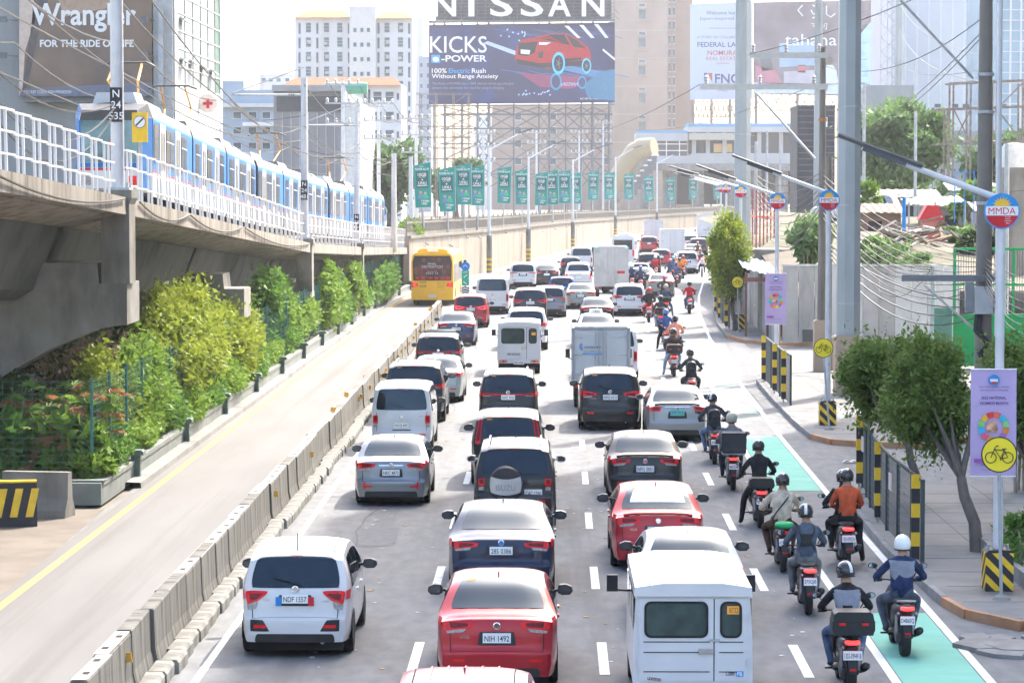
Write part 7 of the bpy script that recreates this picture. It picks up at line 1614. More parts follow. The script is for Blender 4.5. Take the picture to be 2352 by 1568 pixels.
o = panel_board('billboard','pale property advert lettered FEDERAL LAND behind the steel pole',1585,1728,10,230,228,600,M('advert_white',(.46,.52,.62),.6,var=.04)); kw = dict(o=o, Y=600)
GI = M('advert_grey_ink',(.12,.13,.17),.6); NI = M('advert_navy_ink',(.03,.05,.20),.6); RI = M('advert_red_ink',(.45,.09,.06),.6)
bt('Welcome home to',1668,30,92,9,GI,**kw); bt('Japan-inspired living',1662,44,110,9,GI,**kw); bt('A STORY OF COLLABORATION',1662,86,122,6,GI,**kw); bt('FEDERAL LAND',1658,103,112,11,NI,bold=.01,**kw); bt('NOMURA',1659,122,68,11,RI,bold=.01,**kw); bt('REAL ESTATE',1659,135,74,8,RI,**kw); bt('JAPAN',1659,147,28,6,RI,**kw); bt('FNG',1670,181,56,22,NI,bold=.02,**kw); bpoly('logo_mark',[(1617,168),(1624,168),(1624,190),(1617,190)],NI,-.31,o,600); bpoly('logo_mark',[(1625,168),(1636,168),(1636,190)],RI,-.31,o,600); bpoly('rule',[(1628,65),(1700,65),(1700,66),(1628,66)],GI,-.31,o,600); bt('FNG',1660,208,20,6,GI,**kw)
o = panel_board('billboard','dark interior photo advert lettered tahana',1730,2032,6,216,222,590,M('advert_interior',(.20,.16,.17),.6,var=.25,scale=.2)); kw = dict(o=o, Y=590, y=-.36)
for nm, pts, m_ in (('window_light',[(1975,80),(2000,50),(2000,195),(1975,190)],(.42,.60,.72)),('window_light',[(2005,40),(2026,10),(2026,205),(2005,198)],(.45,.62,.75)),('window_light',[(1790,100),(1890,95),(1890,150),(1790,155)],(.30,.40,.52)),('sofa',[(1735,150),(1780,160),(1800,195),(1735,190)],(.45,.16,.20)),('sofa',[(1800,165),(1900,160),(1920,195),(1800,198)],(.42,.38,.42)),('cushion',[(1832,150),(1850,150),(1850,168),(1832,166)],(.55,.12,.14)),('floor',[(1730,190),(2032,196),(2032,218),(1730,214)],(.55,.62,.72)),('plant',[(1745,130),(1770,120),(1775,160),(1750,165)],(.10,.11,.12))): bpoly(nm, pts, M('advert_'+nm+str(pts[0][0]),m_,.6,var=.12,scale=.5), -.305, o, 590)
for px, hc in ((1905,(.10,.07,.07)),(1945,(.12,.09,.08))): bpoly('sitter',[(px-22,192),(px-16,160),(px-6,150),(px+8,150),(px+16,162),(px+20,192)],M('advert_shirt',(.60,.64,.70),.6),-.32,o,590); bpoly('sitter_head',[(px+8*math.cos(a*math.tau/10),140+10*math.sin(a*math.tau/10)) for a in range(10)],M('advert_hair%d'%px,hc,.6),-.32,o,590)
bt('tahana',1862,92,118,26,WHITE,bold=.0,**kw); bt('[kurashi]',1868,58,62,14,WHITE,shear=.25,**kw)
for pts in ([(1843,13),(1832,24),(1844,38)],[(1866,12),(1874,18)],[(1862,24),(1868,34),(1884,28),(1882,38),(1866,42)],[(1898,14),(1898,34),(1908,40),(1918,32)]): inst('brush_stroke', MB().tube([(bl(px,py,590,o)[0],-.34,bl(px,py,590,o)[1]) for px,py in pts], .14, 6).mesh(), o, WHITE)
bt('ASC REF D0209N120424F',2008,212,44,4,WHITE,**kw)
# lattice mast
t = thing('lattice_mast', 'tall lattice mast right of the interior photo advert', 'mast', (AT(2040,300,330).x,330,0)); lt = []
for k in range(26):
    z = k*1.6
    for a, c in (((-.9,0,z),(.9,0,z+1.6)),((.9,0,z),(-.9,0,z+1.6)),((-.9,0,z),(-.9,0,z+1.6)),((.9,0,z),(.9,0,z+1.6)),((0,1.4,z),(0,1.4,z+1.6))): lt.append((a,c))
tag(inst('lattice', lat(lt,.06).mesh(), t, STEEL), kind='stuff')
# dark slatted tower and white slab blocks on the right
b = Bld('dark_tower', 'dark slatted stair tower below the interior photo advert', 1832, 1918, 262, 242, M('dark_cladding',(.05,.052,.06),.6,var=.2,scale=1), 8)
for k in range(14): b.slab(1834,1916,252+k*14,254+k*14,M('slat',(.14,.145,.16),.6),'slat',.15)
b.slab(1888,1900,270,292,WHITE,'sign_plate',.2)
b = Bld('white_slab', 'huge pale windowless block filling the upper right', 2048, 2292, 470, -60, M('pale_slab',(.50,.50,.53),.8,var=.03,scale=.1), 30)
for k in range(9): b.slab(2052+k*27,2052.8+k*27,-60,330,M('slab_joint',(.58,.58,.60),.8),'joint',.06)
b = Bld('glass_tower', 'pale blue glass tower at the upper right corner', 2288, 2420, 430, -60, M('blue_glass',(.25,.38,.46),.15,var=.15,scale=.1,stretch=(1,1,3),coat=.3), 30)
for k in range(14): b.slab(2290,2420,-50+k*24,-48+k*24,B_WHITE,'spandrel',.1)
for k in range(5): b.slab(2296+k*24,2297+k*24,-60,330,B_WHITE,'mullion',.12)
b = Bld('rooftop_block', 'grey rooftop block behind the big tree', 1990, 2100, 300, 196, B_GREY, 10)
b = Bld('rooftop_block', 'grey low block behind the steel frames at the right', 2180, 2360, 260, 300, B_GREY, 10)
for k in range(5): b.win(2205+k*30,325,14,10)
t = thing('bare_hoarding', 'empty rusty billboard frame at the upper right', 'scaffolding', (AT(2250,300,205).x,205,0)); lt = []
P_ = lambda px, py, y: (AT(px,py,205).x-t.location.x, y, AT(px,py,205).z)
for px in (2178,2190,2230,2290,2350):
    for y in (0,2): inst('leg', MB().tube([P_(px,190 if px > 2180 else 250,y),(P_(px,190,y)[0],y,0)], .09, 4).mesh(), t, STL_R)
for py in (190,250,330):
    for y in (0,2): inst('beam', MB().tube([P_(2150 if py > 200 else 2180,py+2,y),P_(2362,py-6,y)], .10, 4).mesh(), t, STL_R)
for a, c in (((2190,250),(2230,330)),((2290,250),(2230,330)),((2290,250),(2350,330)),((2350,190),(2290,250)),((2190,330),(2230,250))): inst('brace', MB().tube([P_(*a,0),P_(*c,0)], .07, 4).mesh(), t, STL_R)
for px in (2150,2190,2215,2255,2300): inst('floodlight', MB().cb(P_(px,244,-.8),(.4,.4,.25)).mesh(), t, STL_D)
# ---------------------------------------------------------------- station over the road
SY = 560; st = thing('rail_station', 'elevated rail station with blue edged roofs across the road', 'station', (AT(1650,400,SY).x,SY,0))
S2 = lambda px, py: (AT(px,py,SY).x-st.location.x, AT(px,py,SY).z)
def sbox(nm, x0, x1, y0, y1, mat, a=0, c=10): p, q = S2(x0,y0), S2(x1,y1); return inst(nm, MB().box(p[0],a,q[1],q[0],c,p[1]).mesh(), st, mat)
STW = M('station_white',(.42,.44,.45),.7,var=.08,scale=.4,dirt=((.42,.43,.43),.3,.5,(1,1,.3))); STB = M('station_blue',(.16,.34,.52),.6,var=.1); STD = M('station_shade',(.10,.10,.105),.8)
sbox('roof', 1580,1900,284,292,STB,-1.5,14); sbox('roof_fascia',1578,1902,292,304,STW,-1.6,14); sbox('roof',1465,1578,300,306,STB,-.5,10); sbox('roof_fascia',1460,1579,306,324,STW,-.6,10)
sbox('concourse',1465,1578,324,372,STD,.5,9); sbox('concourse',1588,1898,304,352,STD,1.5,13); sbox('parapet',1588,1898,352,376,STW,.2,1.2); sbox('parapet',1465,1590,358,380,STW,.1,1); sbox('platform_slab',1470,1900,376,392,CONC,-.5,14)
sbox('awning',1582,1690,306,322,M('tin_awning',(.42,.40,.34),.7,var=.1),-1.8,1.4); sbox('kiosk',1640,1682,330,350,M('orange_kiosk',(.62,.40,.16),.6),.9,1.45)
for px in (1470,1500,1530,1560): sbox('glazing_bar',px,px+2,322,360,WHITE,.3,.45)
for py in (330,345): sbox('glazing_bar',1466,1578,py,py+2,WHITE,.28,.46)
for px in (1590,1622,1660,1700,1740,1790,1840,1890): sbox('column',px,px+9,304,352,STW,.4,1.3)
for px in (1478,1540,1605,1680,1740,1800,1870): p = S2(px,392); inst('support_column', MB().tube([(p[0],5,p[1]),(p[0],5,0)], 1.3, 10).mesh(), st, CONC)
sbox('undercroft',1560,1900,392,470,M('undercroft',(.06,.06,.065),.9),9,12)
tun = [(1503,338),(1478,342),(1462,352),(1440,385),(1418,425),(1408,445)]
mb = MB(); q = [Vector((AT(px,py,530).x, 530+5*(i/5), AT(px,py,530).z)) for i, (px,py) in enumerate(tun)]
stt = thing('stair_tunnel', 'cream curved cover over the station stairs', 'stairway', q[-1]); O2 = q[-1]
inst('cover', MB().tube([p-O2 for p in q], [1.8,2.1,2.2,2.2,2.1,2.0], 12).mesh(smooth=50), stt, M('cream_cover',(.36,.30,.19),.6,var=.08)); 
for k in range(7):
    p = q[1].lerp(q[4], k/7)-O2; inst('side_grille', MB().box(p.x+1.5,p.y-2.4,p.z-3.7,p.x+2.4,p.y-2.2,p.z-1.1).mesh(), stt, STL_D); inst('grille_frame', MB().box(p.x+1.4,p.y-2.5,p.z-1.3,p.x+2.8,p.y-2.2,p.z-1.0).mesh(), stt, WHITE)
inst('stair_flight', MB().tube([p-O2-Vector((0,0,2.4)) for p in q], 1.4, 4).mesh(), stt, CONC)
# ---------------------------------------------------------------- teal banners along the wall
TEAL = M('teal_banner', (.02,.26,.225), .6, var=.08, scale=1); TEALD = M('teal_dark', (.014,.12,.115), .6); ORD = ('first','second','third','fourth','fifth','sixth','seventh','eighth','ninth','tenth','eleventh','twelfth','thirteenth','fourteenth','fifteenth','sixteenth','seventeenth')
for i, (px, y0, y1) in enumerate(((972,373,477),(1028,383,486),(1066,375,470),(1096,380,472),(1157,382,467),(1199,388,470),(1242,395,472),(1269,390,470),(1296,390,467),(1323,396,468),(1362,392,460),(1399,395,459),(1444,397,458),(1491,403,463),(1540,407,463),(1591,405,458),(1647,412,458))):
    x, Y = wall_at_px(px+4); Y = max(Y, 195+.5*i); zt_, zb = AT(px,y0,Y).z, AT(px,y1,Y).z; Hh = zt_-zb; W_ = Hh*.37
    x = AT(px,400,Y).x; t = thing('pole_banner', ORD[i]+' teal banner from the left along the retaining wall', 'banner', (x,Y-.2,zb), R(random.uniform(-14,14)), 'teal banners along the retaining wall'); t.rotation_euler.y = R(random.uniform(-2.2,2.2))
    inst('cloth', MB().prism([(-W_*.46,0),(W_*.5,0),(W_*.54,Hh),(-W_*.5,Hh*.93)], -.02,.02).mesh(), t, TEAL)
    f = flat('offer_box', [(-W_*.36,Hh*.43),(W_*.36,Hh*.43),(W_*.38,Hh*.80),(-W_*.38,Hh*.80)], t, TEALD, -.02)
    T_ = lambda s_, z, w_, h, **k: lettering(s_, t, (0,-.03,Hh*z), W_*w_, Hh*h, WHITE, **k)
    T_('POWER ALL 99',.85,.84,.045,bold=.01); T_('10GB',.73,.52,.07,bold=.01); T_('ALL APPS',.675,.42,.025); T_('+',.615,.14,.05,bold=.01); T_('UNLI',.545,.5,.065,bold=.01); T_("DON'T WORRY",.15,.8,.045,shear=.15,bold=.02); T_('BE UNLI',.09,.48,.045,shear=.15,bold=.02); T_('Smart',.91,.25,.025)
    flat('icon_strip', [(-W_*.3,Hh*.475),(W_*.3,Hh*.475),(W_*.3,Hh*.50),(-W_*.3,Hh*.50)], t, M('icon_pale',(.5,.6,.6),.6), -.026)
    for sx, m_, hc in ((-.12,M('ad_suit',(.12,.25,.42),.6),.34),(.16,M('ad_dress',(.05,.42,.25),.6),.32)):
        flat('model_body', [(W_*(sx-.2),Hh*.2),(W_*(sx+.2),Hh*.2),(W_*(sx+.15),Hh*.28),(W_*(sx+.05),Hh*.31),(W_*(sx-.1),Hh*.31)], t, m_, -.022); flat('model_head', circ(W_*.085,10,(W_*sx,Hh*(hc+.0))), t, M('ad_face',(.5,.33,.25),.6), -.026)
    inst('pole', MB().tube([(0,.1,-2.6),(0,.1,Hh*.97)], .07, 6).mesh(), t, STEEL); inst('bracket', MB().tube([(0,.1,-2.4),(.35,.1,-2.6)], .05, 5).mesh(), t, STL_D)
    inst('frame', MB().tube([(W_*.54,0,Hh),(W_*.5,0,0),(-W_*.46,0,0)], .03, 4).mesh(), t, STEEL)
# blue arrow and green direction board at the end of the barriers
p = G(1069,735); t = thing('direction_sign', 'blue arrow disc above a green lane board beside the bus', 'sign', p)
zz = lambda py: AT(0,py,p.y).z
inst('post', MB().tube([(0,0,0),(0,0,zz(604))], .05, 8).mesh(), t, STEEL)
inst('arrow_disc', MB().lathe([(.24,0),(.24,.03),(0,.03)], 24, m=Matrix.Translation((0,-.05,zz(611))) @ Matrix.Rotation(R(90),4,'X')).mesh(), t, SKYBLUE); inst('arrow', MB().tube([(-.12,-.09,zz(611)-.04),(0,-.09,zz(611)+.08),(.12,-.09,zz(611)-.04)], .025, 4).mesh(), t, WHITE)
gbd = inst('lane_board', MB().box(-.20,-.07,zz(655),.20,-.05,zz(620)).mesh(), t, M('sign_green',(.02,.36,.25),.5))
inst('lane_arrow', MB().tube([(.1,-.08,zz(630)),(-.08,-.08,zz(637))], .03, 4).mesh(), gbd, WHITE); inst('lane_arrow', MB().tube([(-.1,-.08,zz(646)),(.08,-.08,zz(652))], .03, 4).mesh(), gbd, WHITE); lettering('LANE', gbd, (0,-.075,zz(624)), .24, .08, WHITE)
inst('chevron_board', MB().box(-.22,-.06,zz(680),.22,-.03,zz(657)).mesh(), t, WHITE)
for k in range(3): inst('chevron', MB().tube([(-.2,-.065,zz(662+6*k)),(0,-.065,zz(658+6*k)),(.2,-.065,zz(662+6*k))], .035, 4).mesh(), t, BLACKP)
# ================================================================ vegetation
def leaves(n, cen, rad, size, seed, clumps=14, shell=.55, long=1.7, droop=.2, flatn=.35, spread=.34, zcut=None):
    """leaf-shaped quads in clumps through an ellipsoid; returns a mesh"""
    g = np.random.default_rng(seed); cen = np.array(cen, float); rad = np.array(rad, float)
    d = g.normal(size=(clumps,3)); d /= np.linalg.norm(d,axis=1,keepdims=True)
    r_ = shell+(1-shell)*g.random(clumps)**.7; cc = d*r_[:,None]*.80
    idx = g.integers(0, clumps, n); cs = spread*(.45+1.25*g.random(clumps)**1.5)
    p = cc[idx]+g.normal(size=(n,3))*cs[idx][:,None]*.55
    l = np.linalg.norm(p,axis=1); cap = 1.08+.34*g.random(n)**2; k = l > cap; p[k] *= (cap[k]/l[k])[:,None]
    P = cen+p*rad
    if zcut is not None: P[:,2] = np.maximum(P[:,2], zcut+g.random(n)*.15)
    ax = g.normal(size=(n,3)); ax += p*1.1; ax[:,2] -= droop; ax /= np.linalg.norm(ax,axis=1,keepdims=True)
    up = g.normal(size=(n,3))*.9+np.array((0,0,flatn*3)); sd_ = np.cross(ax,up); sd_ /= np.linalg.norm(sd_,axis=1,keepdims=True)+1e-9
    s_ = size*(.4+1.2*g.random(n)**1.3); a = ax*(s_*long*.5)[:,None]; b = sd_*(s_*.42)[:,None]
    nn = np.cross(ax,sd_)*(s_*.16)[:,None]
    V = np.stack([P-a, P+b+nn, P+a, P-b+nn],1).reshape(-1,3)
    me = bpy.data.meshes.new('leaves'); me.vertices.add(n*4); me.vertices.foreach_set('co', V.ravel().astype(np.float32))
    me.loops.add(n*4); me.loops.foreach_set('vertex_index', np.arange(n*4,dtype=np.int32)); me.polygons.add(n)
    me.polygons.foreach_set('loop_start', np.arange(0,n*4,4,dtype=np.int32)); me.polygons.foreach_set('loop_total', np.full(n,4,dtype=np.int32))
    me.materials.append(None); me.update(); me.validate(); return me
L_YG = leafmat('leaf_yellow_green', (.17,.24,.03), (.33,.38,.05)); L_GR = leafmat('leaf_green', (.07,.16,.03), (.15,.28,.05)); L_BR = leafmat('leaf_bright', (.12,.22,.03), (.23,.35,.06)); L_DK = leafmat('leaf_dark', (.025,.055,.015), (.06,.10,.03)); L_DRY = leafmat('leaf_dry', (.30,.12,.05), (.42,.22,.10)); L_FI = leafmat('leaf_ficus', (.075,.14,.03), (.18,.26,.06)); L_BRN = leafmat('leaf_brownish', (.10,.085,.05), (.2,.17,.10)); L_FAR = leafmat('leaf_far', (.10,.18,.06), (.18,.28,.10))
BARK = M('bark', (.13,.11,.095), .9, var=.25, scale=6, stretch=(1,1,.3), bump=.5); BARK_L = M('pale_bark', (.32,.27,.22), .9, var=.2, scale=5, bump=.4)
def shrub(label, cen, rad, n, size, mat, seed, z0=.5, stems=5, dry=0, clumps=14, name='shrub', cat='shrub', **k):
    t = thing(name, label, cat, (cen[0],cen[1],z0)); c = (0,0,cen[2]-z0)
    tag(inst('foliage', leaves(n, c, rad, size, seed, clumps, zcut=.02, **k), t, mat))
    if dry: inst('dry_leaves', leaves(int(n*dry), (0,0,(cen[2]-z0)*.8), [r_*.95 for r_ in rad], size*1.2, seed+7, 8, zcut=.02), t, L_DRY)
    g = random.Random(seed)
    for j in range(stems):
        x, y = g.uniform(-.5,.5)*rad[0], g.uniform(-.6,.6)*rad[1]
        inst('stem', MB().tube([(x*.7,y*.7,0),(x*.8+g.uniform(-.1,.1),y*.85,c[2]*.7),(x,y,c[2]+rad[2]*.3)], [.04,.03,.012], 5).mesh(), t, BARK_L)
    return t
shrub('tall yellow green bush spilling over the planter fence',(-10.95,85,2.65),(1.25,7.0,1.85),40000,.10,L_YG,1,clumps=60,spread=.26)
shrub('sunlit yellow green bush behind the corner palms',(-11.2,72.5,1.9),(.9,3.0,1.2),11000,.10,L_YG,5,clumps=18)
shrub('brownish straggly bush under the near crosshead',(-12.2,77,1.9),(1.5,3.5,1.3),5000,.13,L_BRN,2,clumps=16,dry=.1)
shrub('leafy green bush between the palms and the yellow green bush',(-10.9,76.0,1.75),(.75,3.6,1.35),12000,.10,L_BR,3,clumps=18)
for k, (y, x, h, lab) in enumerate(((69.6,-10.62,.7,'first'),(73,-10.55,.85,'second'),(77,-10.5,.95,'third'),(81.5,-10.42,1.05,'fourth'),(87,-10.42,.95,'fifth'),(93,-10.45,.9,'sixth'),(100,-10.45,.95,'seventh'),(108,-10.5,.9,'eighth'),(116,-10.5,.95,'ninth'))):
    shrub(lab+' low bright hedge clump from the near end of the planter wall',(x,y,.5+h*.45),(.52,3.0+.05*k,h*.72),8500,.08,L_BR if k%2 else L_GR,20+k,stems=2,clumps=14)
shrub('young green tree beside the second pier',(-10.75,109,2.4),(.85,3.6,1.55),11000,.14,L_GR,31,clumps=16); shrub('bright leafy sapling left of the second pier',(-10.9,116,2.0),(.7,2.6,1.5),7500,.14,L_BR,32,clumps=10)
shrub('tall bright sapling behind the second pier',(-10.4,134,2.15),(.85,3.6,1.6),7500,.15,L_BR,33,clumps=12); shrub('slim bright sapling before the third pier',(-10.05,148,1.8),(.65,2.6,1.4),4500,.15,L_BR,34,clumps=9); shrub('vine covered fence end beside the bus',(-9.7,172,1.4),(.5,10,1.0),4500,.2,L_GR,35,clumps=20); shrub('low creeper behind the third pier fence',(-10.3,158,1.0),(.5,5,.7),2600,.2,L_GR,36,clumps=12)
shrub('loose yellow green shrub right of the tall bush',(-10.75,97,1.9),(.85,4.5,1.3),8000,.11,L_YG,37,clumps=24); shrub('loose light green shrub before the second pier',(-10.6,123,1.4),(.6,4.5,1.0),5000,.13,L_BR,38,clumps=18); shrub('light green shrub filling the fence after the second pier',(-10.3,141,1.2),(.55,4.0,.9),4200,.14,L_GR,39,clumps=16)
# fan palms in the front corner
def palm(label, x, y, h, seed, dry=False):
    t = thing('fan_palm', label, 'palm', (x,y,.5)); g = random.Random(seed)
    for s_ in range(5):
        bx, by = g.uniform(-.35,.35), g.uniform(-.3,.3); hh = h*g.uniform(.55,1.0)
        inst('stem', MB().tube([(bx*.4,by*.4,0),(bx,by,hh*.9)], [.03,.022], 6).mesh(), t, BARK_L)
        for f in range(13):
            a = g.uniform(0,math.tau); el = g.uniform(-.5,.9); c = Vector((bx,by,hh*g.uniform(.45,1.0))); d = Vector((math.cos(a)*math.cos(el),math.sin(a)*math.cos(el),math.sin(el)))
            mb = MB(); tip = c+d*g.uniform(.25,.42); mb.tube([c,tip], .008, 3); side = d.cross(Vector((0,0,1))).normalized(); upv = side.cross(d)
            for k in range(9):
                b_ = R(-75+150*k/8); v = (d*math.cos(b_)+side*math.sin(b_)+Vector((0,0,-.25))).normalized(); L = .40*(1-.25*abs(k-4)/4); pw_ = side*math.cos(b_)*.036-d*math.sin(b_)*.036
                mb.add([tip, tip+v*L*.5+pw_, tip+v*L-Vector((0,0,.05)), tip+v*L*.5-pw_], [(0,1,2,3)])
            inst('frond', mb.mesh(), t, (L_DRY if dry and g.random() < .3 else (L_BR if g.random() < .35 else L_GR)))
    return t
for k, (x, y, h, lab) in enumerate(((-10.75,67.2,2.0,'tallest fan palm at the planter corner'),(-11.5,66.2,1.9,'fan palm with dry brown fronds beside the corner'),(-12.4,66.8,2.1,'fan palm in the middle of the front bed'),(-13.3,66.0,1.6,'small fan palm left of the middle one'),(-14.3,66.6,1.7,'fan palm towards the left edge'),(-15.2,66.2,1.5,'leftmost fan palm in the front bed'),(-11.9,68.4,2.4,'fan palm half hidden behind the front row'))): palm(lab,x,y,h,k+3,k in (0,1,2,6))
for k, (x, lab) in enumerate(((-11.1,'right'),(-12.9,'middle'),(-14.7,'left'))): shrub('broad leaved bush among the fan palms, '+lab+' of three',(x,66.0,1.15),(.95,.55,.75),1500,.2,(L_BR,L_GR,L_BR)[k],140+k,dry=.12,long=2.2,clumps=12)
shrub('grassy tuft at the planter corner',(-10.5,65.6,.75),(.45,.6,.35),1600,.10,L_BR,41,stems=0,long=3.0)
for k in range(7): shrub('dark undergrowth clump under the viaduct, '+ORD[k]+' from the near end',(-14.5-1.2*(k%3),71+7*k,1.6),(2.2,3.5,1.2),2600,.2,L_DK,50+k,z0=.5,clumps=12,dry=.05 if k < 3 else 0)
# ---------------------------------------------------------------- trees
def tree(label, base, crown, rad, n, size, mat, seed, trunk=.12, bark=BARK, limbs=6, clumps=26, lean=None, name='tree', **k):
    t = thing(name, label, 'tree', base); c = Vector(crown)-Vector(base); g = random.Random(seed)
    fork = Vector((c.x*.35,c.y*.35,max(.4,(c.z-rad[2])*.85)))
    inst('trunk', MB().tube([(0,0,-.1),(fork.x*.3+.04,fork.y*.3,fork.z*.4),(fork.x*.7-.03,fork.y*.7,fork.z*.75),fork], [trunk*1.2,trunk,trunk*.9,trunk*.8], 8).mesh(smooth=60), t, bark)
    for j in range(limbs):
        a = math.tau*j/limbs+g.uniform(-.3,.3); e = c+Vector((math.cos(a)*rad[0]*.7,math.sin(a)*rad[1]*.7,g.uniform(-.2,.5)*rad[2])); m_ = fork.lerp(e,.5)+Vector((g.uniform(-.15,.15)*rad[0],g.uniform(-.1,.1),-.12*rad[2]))
        inst('limb', MB().tube([fork,m_,e], [trunk*.6,trunk*.42,trunk*.12], 6).mesh(smooth=60), t, bark)
    inst('crown', leaves(n, c, rad, size, seed, clumps, **k), t, mat)
    return t
tree('bushy street tree leaning over the near pedestrian fence',(8.15,63.0,.15),(7.5,64.0,2.95),(1.1,1.2,1.25),20000,.065,L_FI,71,.10,clumps=46,spread=.26)
tree('bushy street tree with a crooked trunk beside the tall lilac banner',(8.24,55.2,.15),(7.58,57,3.05),(.95,1.1,1.3),24000,.062,L_FI,72,.12,clumps=50,spread=.26)
tree('bushy street tree behind the nearest lamp post',(9.9,58.5,.15),(9.55,59,2.95),(.75,1.1,1.15),17000,.065,L_FI,73,.11,clumps=26)
tree('trimmed round street tree at the bend',(9.0,139.5,.15),(8.62,140,3.65),(1.12,1.7,2.15),26000,.105,L_YG,74,.13,clumps=60,spread=.24)
tree('broad feathery tree in the background right of the steel pole',(27,222,4.6),(27,222,10.3),(4.6,5,3.7),24000,.34,L_FAR,75,.35,clumps=60,spread=.22)
tree('darker tree behind the concrete pole at the right',(34.5,215,4.6),(34.5,216,8.4),(3.6,4,2.6),8000,.42,leafmat('leaf_far_dark',(.07,.13,.05),(.12,.2,.08)),76,.3,clumps=30)
tree('small bright tree left of the sheds',(19.6,176,4.6),(19.5,176,6.0),(1.0,1.2,1.3),2200,.25,L_BR,77,.1,clumps=12); tree('small leafy tree right of the pale shed roof',(25.0,172,4.6),(25,172,6.2),(1.1,1.2,1.1),2000,.25,L_BR,78,.1,clumps=10)
tree('dense dark tree behind the end of the train',(-14.2,255,3.4),(-14.2,256,8.2),(3.0,4,3.0),7000,.40,leafmat('leaf_far_dark',(.07,.13,.05),(.12,.2,.08)),79,.3,clumps=30); tree('orange flowering tree behind the end of the train',(-16.5,262,3.4),(-16.5,262,7.4),(2.2,3,2.0),4500,.4,L_FAR,80,.25,clumps=20); tree('dark tree behind the first teal banners',(-9.5,290,3.3),(-9.5,292,7.8),(3.2,4,2.2),5000,.45,leafmat('leaf_far_dark',(.07,.13,.05),(.12,.2,.08)),81,.3,clumps=20)
shrub('yellow green hedge at the right edge behind the nearest lamp',(10.9,66.2,.15+1.9),(1.0,.9,1.1),3000,.16,L_YG,90,z0=.15,clumps=12)
shrub('small clipped shrub in the planter at the right edge',(8.62,52.0,.85),(.45,1.2,.45),2200,.07,L_GR,91,z0=.15,stems=2); shrub('weedy bush on the bank behind the panel wall',(16.5,138,3.6),(2.0,2,.8),1800,.2,L_FAR,92,z0=2.6); shrub('green bush between the red pickets and the wooden pole',(12.6,140,4.6),(1.0,2.0,1.4),2600,.22,L_FAR,93,z0=2.4)
for k, (px, py, Y, r_) in enumerate(((1990,480,185,1.3),(2050,455,200,1.6),(2165,450,205,1.8),(2200,545,158,1.0),(2060,560,150,.9),(2250,560,150,1.2),(2320,470,170,1.5),(2000,575,140,.8))):
    p = AT(px,py,Y); shrub('untidy yard bush, '+ORD[k]+' of those behind the panel wall',(p.x,Y,p.z),(r_,r_,r_*.8),2200,.18,(L_FAR,L_DK,L_FAR,L_GR)[k%4],110+k,z0=p.z-r_*.8-.3,clumps=12)
pl_ = struct('planter_kerb', MB().box(8.3,48.4,.15,8.42,56,.42).box(8.42,48.4,.15,20,48.55,.42), KERB)
shrub('bush growing on the wall top behind the first banners',(-9.6,199,4.2),(.8,3,.7),1500,.2,L_BR,94,z0=3.4)
# ================================================================ wires
GW = 'overhead service wires on the right'
def pw_(a, b, sag, r_=.018, lab='thin service wire strung between the poles on the right', grp=GW): wire(AT(*a), AT(*b), sag, r_, lab, grp, 12)
for k in range(9): pw_((1888,400+12*k,111),(2258,585+9*k,90),.5+.12*k,.016)
for k in range(8): pw_((2258,588+9*k,90),(2420,640+14*k,70),.25+.08*k,.014)
for k in range(9): pw_((1735,400+10*k,170),(1888,395+11*k,111),.6+.15*k,.02)
for k in range(5): pw_((1735,430+9*k,170),(1700,440+5*k,260),.5,.022)
for (a, b, s_) in (((1888,150,111),(2258,40,90),.8),((1720,125,111),(2420,-160,80),.4),((1607,195,111),(1300,305,300),.8),((1888,190,111),(1400,285,320),1.2),((1990,300,150),(2258,70,90),.3),((1990,312,150),(2258,82,90),.35),((2062,0,330),(2258,130,90),1.0),((2062,60,330),(2258,190,90),1.2),((1975,440,180),(2420,430,130),.3),((2065,145,300),(2258,160,90),.6),((1980,620,120),(2143,610,118),1.2)): pw_(a,b,s_,.016)
for k in range(6): pw_((1888,470+8*k,111),(2143,612+4*k,118),.35+.1*k,.018)
BW = dict(lab='drooping cable in the bundle above the panel wall', grp='drooping cables above the panel wall')
for k in range(4): pw_((1905,560+9*k,112),(2235,690+14*k,90),.5+.2*k,.03,**BW)
LW = dict(lab='thin dark cable crossing above the viaduct', grp='cables crossing above the viaduct')
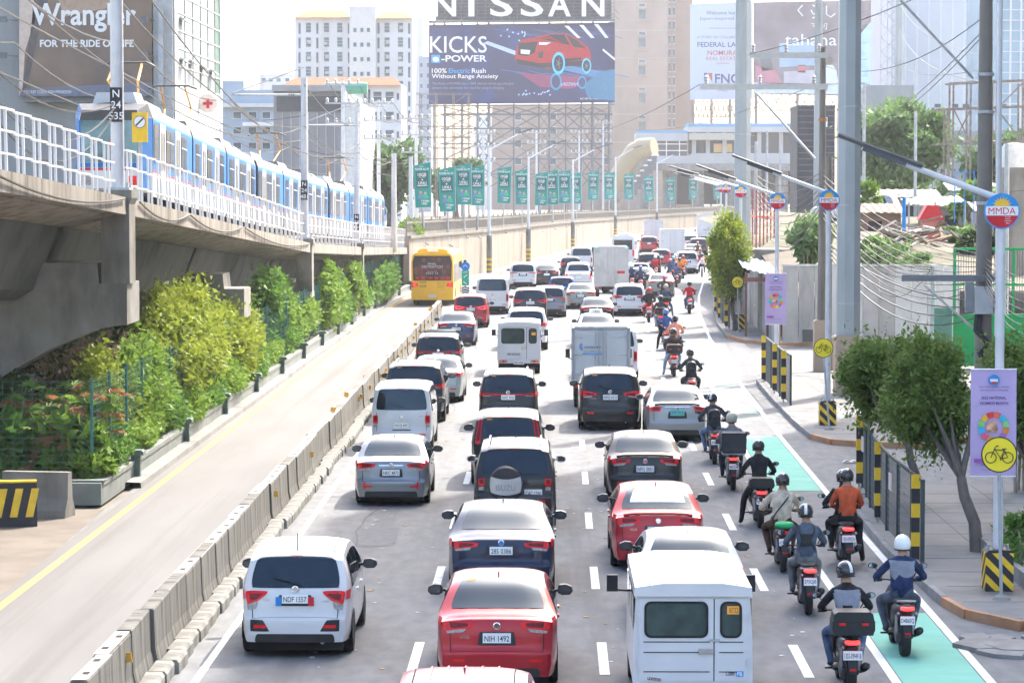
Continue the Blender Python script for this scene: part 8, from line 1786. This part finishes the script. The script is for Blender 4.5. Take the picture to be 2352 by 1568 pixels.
for (a, b, s_) in (((270,-5,72),(700,290,124),1.0),((60,-5,66),(700,320,124),1.2),((-20,150,60),(260,240,70),.5),((-20,215,60),(262,250,70),.9),((-20,255,60),(262,265,70),1.1),((340,-10,72),(826,330,151),2.0),((700,195,124),(826,290,151),.5),((700,290,124),(826,350,151),.5),((826,280,151),(1000,330,210),.7),((826,340,151),(944,372,205),.4),((508,270,170),(700,265,124),.2),((508,285,170),(905,370,178),.5)): wire(AT(*a),AT(*b),s_,.022,LW['lab'],LW['grp'],14)
# distribution poles behind the wall and train
for i, (px, Y, y0, lab) in enumerate(((788,215,185,'left of the concrete hall side'),(870,240,230,'behind the end of the train'),(956,250,265,'left of the first teal banner'),(1110,300,300,'behind the third and fourth teal banners'),(1330,420,300,'in front of the scaffold legs'),(1232,380,300,'behind the seventh teal banner'),(1385,440,278,'below the right end of the car billboard'))):
    p = AT(px,450,Y); t = thing('utility_pole', 'pale utility pole with insulators '+lab, 'pole', (p.x,Y,2.5)); z = AT(px,y0,Y).z-2.5
    inst('shaft', MB().tube([(0,0,0),(0,0,z)], [.2,.13], 8).mesh(), t, LAMPM)
    for q in (.3,1.7,3.2):
        a_ = inst('crossarm', MB().box(-1.3,-.25,z-q-.06,1.3,-.13,z-q+.06).mesh(), t, STEEL)
        for x in (-1.15,-.5,.5,1.15): inst('insulator', shared('insul2', lambda: MB().lathe([(.05,0),(.13,.08),(.07,.14),(.13,.22),(.05,.34),(0,.36)], 8), 50), a_, M('porcelain', (.45,.45,.46), .3), (x,-.19,z-q+.06))
    if i: 
        for dx in (-1.1,0,1.1): wire(p_old+Vector((dx,0,0)), Vector((p.x+dx,Y,z+2.5)), 1.2, .03, 'thin distant wire between the pale utility poles', 'distant wires')
    p_old = Vector((p.x,Y,z+2.5))
# ================================================================ haze
hz = MB().box(-900,-40,-2,900,1300,80); hm = bpy.data.materials.new('haze_air'); hm.use_nodes = True; hn = hm.node_tree
hn.nodes.remove(hn.nodes['Principled BSDF']); pv = hn.nodes.new('ShaderNodeVolumePrincipled'); pv.inputs['Color'].default_value = (.96,.97,1,1); pv.inputs['Density'].default_value = .00016; pv.inputs['Anisotropy'].default_value = .35
hn.links.new(pv.outputs[0], hn.nodes['Material Output'].inputs['Volume'])
tag(inst('haze', hz.mesh('haze'), None, hm), kind='stuff')
bpy.data.scenes.remove(TS)
